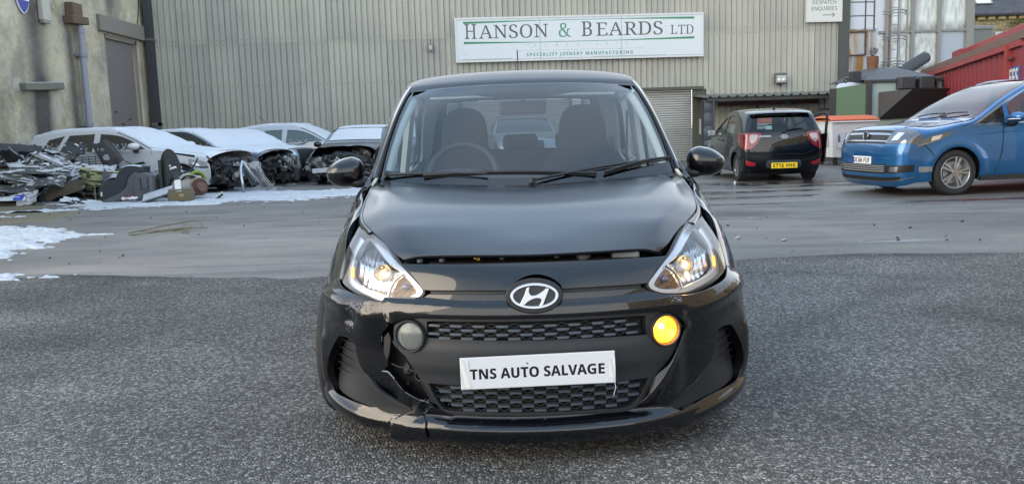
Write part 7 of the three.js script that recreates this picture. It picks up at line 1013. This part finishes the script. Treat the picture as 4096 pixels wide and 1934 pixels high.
  // ---- sides
  const ytF = smooth1([-1.7, -1.1, -.9, -.7, -.6, -.45, -.38], [1.0, .956, .898, .843, .815, .745, .70]);
  const Wy = smooth1([.15, .25, .40, .55, .70, .80, .88, .95, 1.0, 1.14, 1.31, 1.42, 1.474, 1.52], [.79, .825, .84, .838, .835, .822, .792, .757, .735, .715, .682, .638, .606, .50]);
  const W = (z, y) => {
    let b = Wy(y);
    if (z > -1.25) { const yt = ytF(Math.max(z, -1.15)), xt = lerp(.739, .712, sstep(-1.1, -.7, z)), d = clamp((yt - y) / .26), f = xt + (.838 - xt) * Math.sqrt(1 - (1 - d) * (1 - d)); b = lerp(f, b, sstep(-1.05, -1.25, z)); if (y > .95) b = Wy(y); }
    b += .012 * Math.exp(-(((Math.hypot(z + .78, y - .29) - .37) / .05) ** 2)) + .012 * Math.exp(-(((Math.hypot(z + 3.1, y - .29) - .37) / .05) ** 2));
    if (z > -.70) b -= .07 * ((z + .70) / .33) ** 2;
    if (z < -2.6) b -= .11 * ((z + 2.6) / 1.05) ** 2 * (y > 1 ? 1.3 : 1);
    return b;
  };
  const arch = (cz, r = .325) => Array.from({ length: 15 }, (_, i) => { const a = Math.PI * (1 - i / 14) * 1.12 - .19; return [cz - r * Math.cos(a) * -1, .29 + r * Math.sin(a)]; });
  // side outline in (z, y), front on the right; chain along the top comes from the roof line
  const sideTop = [[-.40, .645, 1], [-.44, .70], [-.56, .78], [-.69, .838], [-.9, .897], [-1.1, .955, 1], [-1.3, 1.075], [-1.5, 1.195], [-1.7, 1.312], [-1.88, 1.425], [-2.05, 1.468], [-2.4, 1.480], [-2.9, 1.455], [-3.25, 1.412, 1], [-3.42, 1.20], [-3.52, 1.0], [-3.58, .80], [-3.60, .55], [-3.58, .30], [-3.50, .2, 1]];
  const under = [...arch(-3.1).map((p) => [p[0], p[1], 1]), [-2.74, .17, 1], [-1.15, .17, 1], ...arch(-.78).map((p) => [p[0], p[1], 1]), [-.445, .40, 1]];
  const winF = [[-1.32, .985, 1], [-1.40, 1.06], [-1.62, 1.20], [-1.84, 1.325], [-2.0, 1.392], [-2.06, 1.405, 1], [-2.08, .945, 1], [-1.7, .95]], winR = [[-2.16, .94, 1], [-2.14, 1.408, 1], [-2.5, 1.405], [-2.78, 1.375, 1], [-2.92, 1.05, 1], [-2.88, .98], [-2.6, .95]];
  for (const s of [1, -1]) {
    const map = (off) => (z, y) => [s * (W(z, y) - off), y, z], o = { L: .05, flip: s > 0 };
    const outl = [...spl(sideTop, false, 5), ...poly(under)];
    obj('body_side', panel(outl, [spl(winF, true, 5), spl(winR, true, 5)], map(0), { ...o, L: .06, skirt: .02 }), M.paint, car);
    for (const w of [winF, winR]) obj('side_window', panel(spl(w, true, 5), [], map(.012), o), M.glass, car);
    obj('inner_trim', panel([...spl(sideTop.slice(5, 14), false, 5), [-3.2, .9], [-1.2, .9]], [spl(inset(winF, -.01), true, 5), spl(inset(winR, -.01), true, 5)], map(.045), { ...o, flip: s < 0 }), M.trim, car);
    obj('door_line', [tube([[-2.11, .90], [-2.12, .6], [-2.16, .3]].map(([z, y]) => [s * (W(z, y) + .0005), y, z]), .003, 12, 5), tube([[-1.12, .9], [-1.15, .6], [-1.2, .2]].map(([z, y]) => [s * (W(z, y) + .0005), y, z]), .003, 12, 5)], M.black, car);
    for (const z of [-1.92, -2.72]) obj('door_handle', rbox(.02, .025, .16, .009, s * (W(z, .82) + .012), .82, z), M.paint, car);
  }
  // ---- roof, tailgate and rear bumper as one lofted skin, with the rear window left open and glazed
  const chain = [[-1.70, 1.388, .03], [-1.82, 1.430, .038], [-2.1, 1.474, .052], [-2.5, 1.480, .058], [-2.9, 1.455, .056], [-3.25, 1.412, .05], [-3.42, 1.20, .07], [-3.52, 1.0, .08], [-3.58, .80, .08], [-3.60, .55, .08], [-3.57, .28, .06]];
  const cz = smooth1(chain.map((_, i) => i), chain.map((c) => c[0])), cy = smooth1(chain.map((_, i) => i), chain.map((c) => c[1])), cb = smooth1(chain.map((_, i) => i), chain.map((c) => c[2]));
  const skin = (t, k, off = 0) => { const z = cz(k), y = cy(k), e = .01, dz = cz(k + e) - cz(k - e), dy = cy(k + e) - cy(k - e), l = Math.hypot(dz, dy), nz = dy / l * -1 * -1, ny = -dz / l; const bow = cb(k) * Math.sqrt(Math.max(0, 1 - t * t)) + off; const ww = W(z, y) - Math.max(0, -off); return [ww * t, y + ny * bow, z + (dy / l < 0 ? dy / l : dy / l) * bow]; };
  const band = (k0, k1, t0, t1, nk, nt, off = 0) => gridGeo(nt, nk, (u, v) => skin(Math.sin(lerp(Math.asin(t0), Math.asin(t1), u)), lerp(k0, k1, v), off));
  obj('roof', [gridGeo(48, 40, (u, v) => { const k = 5 * v, tm = lerp(.915, 1, sstep(0, 2.2, k)); return skin(Math.sin(lerp(-1, 1, u) * Math.asin(tm)), k); })], M.paintRoof, car);
  obj('headliner', [band(.3, 5, -.97, .97, 20, 24, -.035)], M.trim, car);
  obj('tailgate', [band(5, 5.25, -1, 1, 4, 32), band(5.25, 6.9, -1, -.86, 12, 6), band(5.25, 6.9, .86, 1, 12, 6), band(6.9, 8.4, -1, 1, 14, 32)], M.paint, car);
  obj('rear_window', [band(5.25, 6.9, -.86, .86, 12, 20, -.005)], M.rearGlass, car);
  obj('rear_bumper', [band(8.4, 10, -1, 1, 14, 32)], M.paint, car);
  for (const s of [1, -1]) obj('tail_light', panel(spl([[-3.50, .72], [-3.36, .80], [-3.32, .93], [-3.42, 1.0], [-3.50, .98], [-3.56, .82]], true, 5), [], (z, y) => [s * (W(z, y) + .006), y, z], { L: .04, flip: s > 0, skirt: .01 }), phy(.35, .01, .015, .1, { clearcoat: 1 }), car);
  obj('floor_pan', [box(1.25, .08, 3.0, 0, .22, -1.95), box(1.0, .3, .5, 0, .35, -.62), box(1.5, .06, .5, 0, .30, -3.2)], M.black, car);
  obj('antenna', [bar([.0, 1.50, -3.05], [.0, 1.745, -3.24], .0045), put(new THREE.SphereGeometry(.02, 12, 8), 0, 1.515, -3.06, 0, 0, 0, [1, .7, 1.6])], M.plasticDark, car);

  // ---- windscreen, its printed border and the pillars
  const wsNet = [
    [[0, .930, -.955], [.25, .936, -.975], [.48, .951, -1.035], [.66, .968, -1.115], [.695, .972, -1.14]],
    [[0, 1.075, -1.115], [.25, 1.080, -1.132], [.47, 1.092, -1.185], [.64, 1.106, -1.268], [.674, 1.108, -1.294]],
    [[0, 1.222, -1.300], [.25, 1.226, -1.317], [.45, 1.234, -1.365], [.615, 1.242, -1.445], [.645, 1.244, -1.468]],
    [[0, 1.345, -1.478], [.24, 1.348, -1.494], [.43, 1.350, -1.538], [.585, 1.350, -1.612], [.614, 1.349, -1.634]],
    [[0, 1.425, -1.62], [.24, 1.423, -1.636], [.42, 1.416, -1.672], [.568, 1.404, -1.728], [.592, 1.400, -1.742]]];
  const wsF = netFn(wsNet), wsMap = (off) => (u, v) => { const p = wsF((u + 1) / 2, v); if (!off) return p; return [p[0], p[1] - off * .62, p[2] - off * .78]; };
  obj('windscreen', [gridGeo(48, 28, (u, v) => wsF(u, v))], M.glass, car);
  const border = [[-1, 0, 1], [1, 0, 1], [1, 1, 1], [-1, 1, 1]], clear = [[-.925, .115], [-.935, .10], [-.6, .082], [0, .075], [.6, .082], [.935, .10], [.945, .16], [.93, .5], [.915, .88], [.88, .935], [.7, .945], [.42, .95], [.33, .93], [.23, .85], [.12, .825], [-.12, .825], [-.23, .85], [-.33, .93], [-.42, .95], [-.7, .945], [-.88, .935], [-.915, .88], [-.93, .5], [-.945, .16]];
  obj('windscreen_border', panel(poly(border), [spl(clear, true, 5)], wsMap(.006), { L: .06 }), M.frit, car);
  obj('sticker', panel(poly([[.80, .885], [.90, .875], [.905, .925], [.805, .935]]), [], wsMap(.009), { L: .05 }), std(.45, .60, .60, .6), car);
  for (const s of [1, -1]) {
    // pillar: from the glass edge out to the door frame
    const inn = wsNet.map((r) => r[4]), out = [[.742, .965, -1.145], [.722, 1.105, -1.375], [.694, 1.262, -1.62], [.655, 1.385, -1.83], [.612, 1.468, -2.0]], outZ = [[.735, 1.0, -1.22], [.714, 1.12, -1.44], [.686, 1.275, -1.68], [.645, 1.39, -1.88], [.606, 1.458, -2.05]];
    const top = inn.map((p, i) => [lerp(p[0], out[i][0], .45), lerp(p[1], out[i][1], .45) + .018, lerp(p[2], out[i][2], .45) + .012]);
    const pf = netFn(inn.map((p, i) => [[p[0] + .004, p[1] - .006, p[2] - .004], [p[0] + .008, p[1] + .008, p[2] + .004], top[i], out[i], outZ[i]].map((q) => [q[0] * s, q[1], q[2]])), false);
    obj('windscreen_pillar', [gridGeo(16, 24, pf)], M.paint, car);
    obj('pillar_trim', [tube(inn.map((p, i) => i ? p : p.map((v, c) => lerp(v, inn[1][c], .25))).map((p) => [s * (p[0] - .014), p[1] - .035, p[2] - .03]), .028, 20, 8)], M.trim, car);
    obj('pillar_seal', [tube(inn.map((p) => [s * (p[0] + .003), p[1] + .004, p[2]]), .006, 24, 6)], M.black, car);
    // strip between the bonnet edge and the wing
    const e = hEdge.slice(0, 5), wing = [[.752, .938, -1.14], [.742, .90, -.98], [.732, .865, -.83], [.715, .822, -.66], [.665, .782, -.52]];
    const wf = netFn(e.map((p, i) => [[p[0] + .003, p[1] - .009, p[2]], [p[0] + .009, p[1] - .006, p[2]], [lerp(p[0], wing[i][0], .6), lerp(p[1], wing[i][1], .45), p[2]], [wing[i][0] + .012, wing[i][1] - .03, wing[i][2]]].map((q) => [q[0] * s, q[1], q[2]])), false);
    obj('wing_top', [gridGeo(10, 30, wf)], M.paint, car);
    // mirror: shell, glass side housing, stalk
    const mir3 = new THREE.Group(); mir3.name = 'door_mirror'; mir3.position.set(s * .885, 1.008, -1.32); car.add(mir3);
    const shell = new THREE.SphereGeometry(1, 40, 28); { const p = shell.attributes.position; for (let i = 0; i < p.count; i++) { let x = p.getX(i), y = p.getY(i), z = p.getZ(i); const f = (v, k) => Math.sign(v) * Math.pow(Math.abs(v), k); const inx = s * x < 0 ? 1 : 0; let X = f(x, .80), Y = f(y, .86); X *= s * x > 0 ? .092 : .094; Y *= (y > 0 ? .074 * (1 - .38 * clamp(s * x + .25)) : .074 * (1 - .12 * clamp(s * x))); Y -= .004 * s * x; const Z = z > 0 ? z * .085 * (1 - .1 * inx) : z * .045; p.setXYZ(i, X, Y, Z); } shell.computeVertexNormals(); }
    obj('mirror_shell', [shell], M.paint, mir3);
    obj('mirror_seam', [tube(Array.from({ length: 12 }, (_, k) => { const a = -1.35 + k / 11 * 2.75; return [-s * .052, .066 * Math.sin(a), .073 * Math.cos(a) * .88]; }), .0022, 24, 5)], M.black, mir3);
    obj('mirror_stalk', [put(new THREE.SphereGeometry(1, 24, 16), -s * .105, -.060, -.01, 0, 0, s * .55, [.078, .024, .04]), put(new THREE.SphereGeometry(1, 20, 14), -s * .05, -.052, 0, 0, 0, s * .2, [.06, .026, .05])], M.plastic, mir3);
    obj('mirror_glass', [put(new THREE.CircleGeometry(1, 28), 0, 0, -.046, 0, Math.PI, 0, [.08, .055, 1])], std(.6, .65, .7, .02, { metalness: 1 }), mir3);
  }
  // ---- scuttle panel, wipers
  const cf = (x) => [.934 + .075 * x * x, -.955 - .34 * x * x];
  obj('scuttle_panel', [gridGeo(40, 4, (u, v) => { const x = lerp(-.68, .68, u), [y, z] = cf(x); return [x, y + .004 - .012 * v * (1 - v) - .016 * v, z + .012 - .012 + .075 * v - .01]; })], M.plasticDark, car);
  for (const [x0, x1] of [[-.10, .34], [.37, .42]]) { const g = []; for (let x = x0; x < x1; x += .0125) { const [y, z] = cf(x); g.push(box(.005, .008, .03, x, y + .008, z + .022)); } obj('air_vent', g, M.plastic, car); }
  const onWs = (u, v, h) => { const p = wsF((u + 1) / 2, v); return [p[0], p[1] + h * .7, p[2] + h * .72]; };
  const wiper = (pivot, mid, b0, b1) => {
    const w = new THREE.Group(); w.name = 'wiper'; car.add(w); const A = onWs(...pivot), Mi = onWs(...mid), B0 = onWs(...b0), B1 = onWs(...b1);
    obj('wiper_arm', [tube([A, [lerp(A[0], Mi[0], .5), lerp(A[1], Mi[1], .5) + .004, lerp(A[2], Mi[2], .5) + .004], Mi], .0062, 16, 6), cyl(.016, .013, .02, 14, ...A)], M.plasticDark, w);
    const bl = []; const n = 14; for (let i = 0; i <= n; i++) { const t = i / n; bl.push([lerp(B0[0], B1[0], t), lerp(B0[1], B1[1], t) + .012 * Math.sin(Math.PI * t), lerp(B0[2], B1[2], t) + .012 * Math.sin(Math.PI * t)]); }
    obj('wiper_blade', [tube(bl, .0068, 30, 6)], M.plasticDark, w); obj('wiper_rubber', [tube(bl.map((p) => [p[0], p[1] - .012, p[2] - .008]), .004, 30, 5)], M.rubber, w);
  };
  wiper([-.76, .03, .018], [-.18, .085, .018], [-.50, .055, .014], [.32, .055, .014]);
  wiper([.02, .03, .018], [.55, .105, .018], [.36, .055, .014], [.955, .10, .014]);

  // ---- inside: dashboard, wheel, seats, mirror
  obj('dashboard', [gridGeo(40, 12, (u, v) => { const x = lerp(-.68, .68, u); return [x, .90 + .07 * Math.sin(v * 2.2) + .035 * Math.exp(-(((x + .33) / .17) ** 2)) * sstep(.3, .8, v), -1.10 - .10 * x * x - .42 * v]; }), box(1.3, .35, .06, 0, .78, -1.54)], M.dash, car);
  const wheelG = new THREE.Group(); wheelG.name = 'steering_wheel'; wheelG.position.set(-.325, .955, -1.66); wheelG.rotation.x = -.42; car.add(wheelG);
  obj('wheel_rim', [new THREE.TorusGeometry(.178, .0165, 12, 48)], std(.03, .032, .035, .6), wheelG);
  obj('wheel_hub', [rbox(.15, .11, .05, .03, 0, -.01, -.01), beam([-.17, 0, 0], [.17, 0, 0], .03, .02), beam([0, 0, 0], [0, -.17, 0], .03, .02)], M.dash, wheelG);
  const seat = (x, z) => {
    const g = new THREE.Group(); g.name = 'front_seat'; g.position.set(x, 0, z); car.add(g);
    const hb = [[.22, .55, 1], [.235, .80], [.225, .93], [.185, 1.01], [.135, 1.055], [.108, 1.10], [.103, 1.18], [.090, 1.255], [.055, 1.29]], back = spl([...hb.map((p) => [-p[0], p[1], p[2]]), [0, 1.297], ...hb.slice().reverse()], true, 4);
    const e = smoothed(extrude(back, .07, .03, [], 4), .8); e.applyMatrix4(M4(0, 0, 0, -.16)); e.translate(0, -.0, .18); obj('seat_back', [e], M.seat, g);
    obj('seat_cushion', [rbox(.5, .16, .5, .06, 0, .5, .25)], M.seat, g);
  };
  seat(-.335, -2.18); seat(.345, -2.08);
  obj('rear_seat', [rbox(1.2, .50, .16, .06, 0, .80, -2.93, -.18), rbox(1.2, .16, .5, .05, 0, .5, -2.66)], M.seat, car);
  for (const x of [-.36, 0, .36]) obj('rear_headrest', [rbox(.24, .11, .09, .035, x, 1.105, -2.98), bar([x - .05, 1.0, -2.97], [x - .05, 1.08, -2.98], .006), bar([x + .05, 1.0, -2.97], [x + .05, 1.08, -2.98], .006)], M.seat, car);
  obj('parcel_shelf', [box(1.1, .02, .42, 0, .99, -3.22)], M.dash, car);
  obj('rear_view_mirror', [rbox(.245, .072, .03, .025, 0, 1.302, -1.66, .1, 0, 0, 4), bar([0, 1.33, -1.65], [0, 1.385, -1.64], .012)], M.trimDark, car);
  for (const s of [1, -1]) { obj('seat_belt', [beam([s * .62, 1.28, -2.16], [s * .60, .72, -2.1], .006, .045)], M.trimDark, car); obj('grab_handle', [tube([[s * .585, 1.36, -1.98], [s * .565, 1.335, -2.03], [s * .565, 1.335, -2.12], [s * .585, 1.36, -2.17]], .008, 16, 6)], M.trim, car); obj('middle_pillar', [beam([s * .63, 1.40, -2.10], [s * .70, .92, -2.11], .10, .03)], M.trim, car); obj('sun_visor', [rbox(.34, .012, .14, .006, s * .32, 1.372, -1.76, .12)], M.trim, car); }
  // ---- wheels
  for (const [x, z] of [[.738, -.78], [-.795, -.77], [.74, -3.1], [-.74, -3.1]]) { const w = makeWheel(.29, .175, 'cap', M.steel); w.position.set(x, .29, z); w.rotation.y = x > 0 ? Math.PI / 2 : -Math.PI / 2; car.add(w); }
}
// ================================================================ draw
const renderer = new THREE.WebGLRenderer({ antialias: true });
renderer.setSize(1024, 483);
renderer.toneMapping = THREE.LinearToneMapping;
renderer.toneMappingExposure = EXPOSURE;
renderer.shadowMap.enabled = true; renderer.shadowMap.type = THREE.PCFSoftShadowMap;
renderer.render(scene, camera);
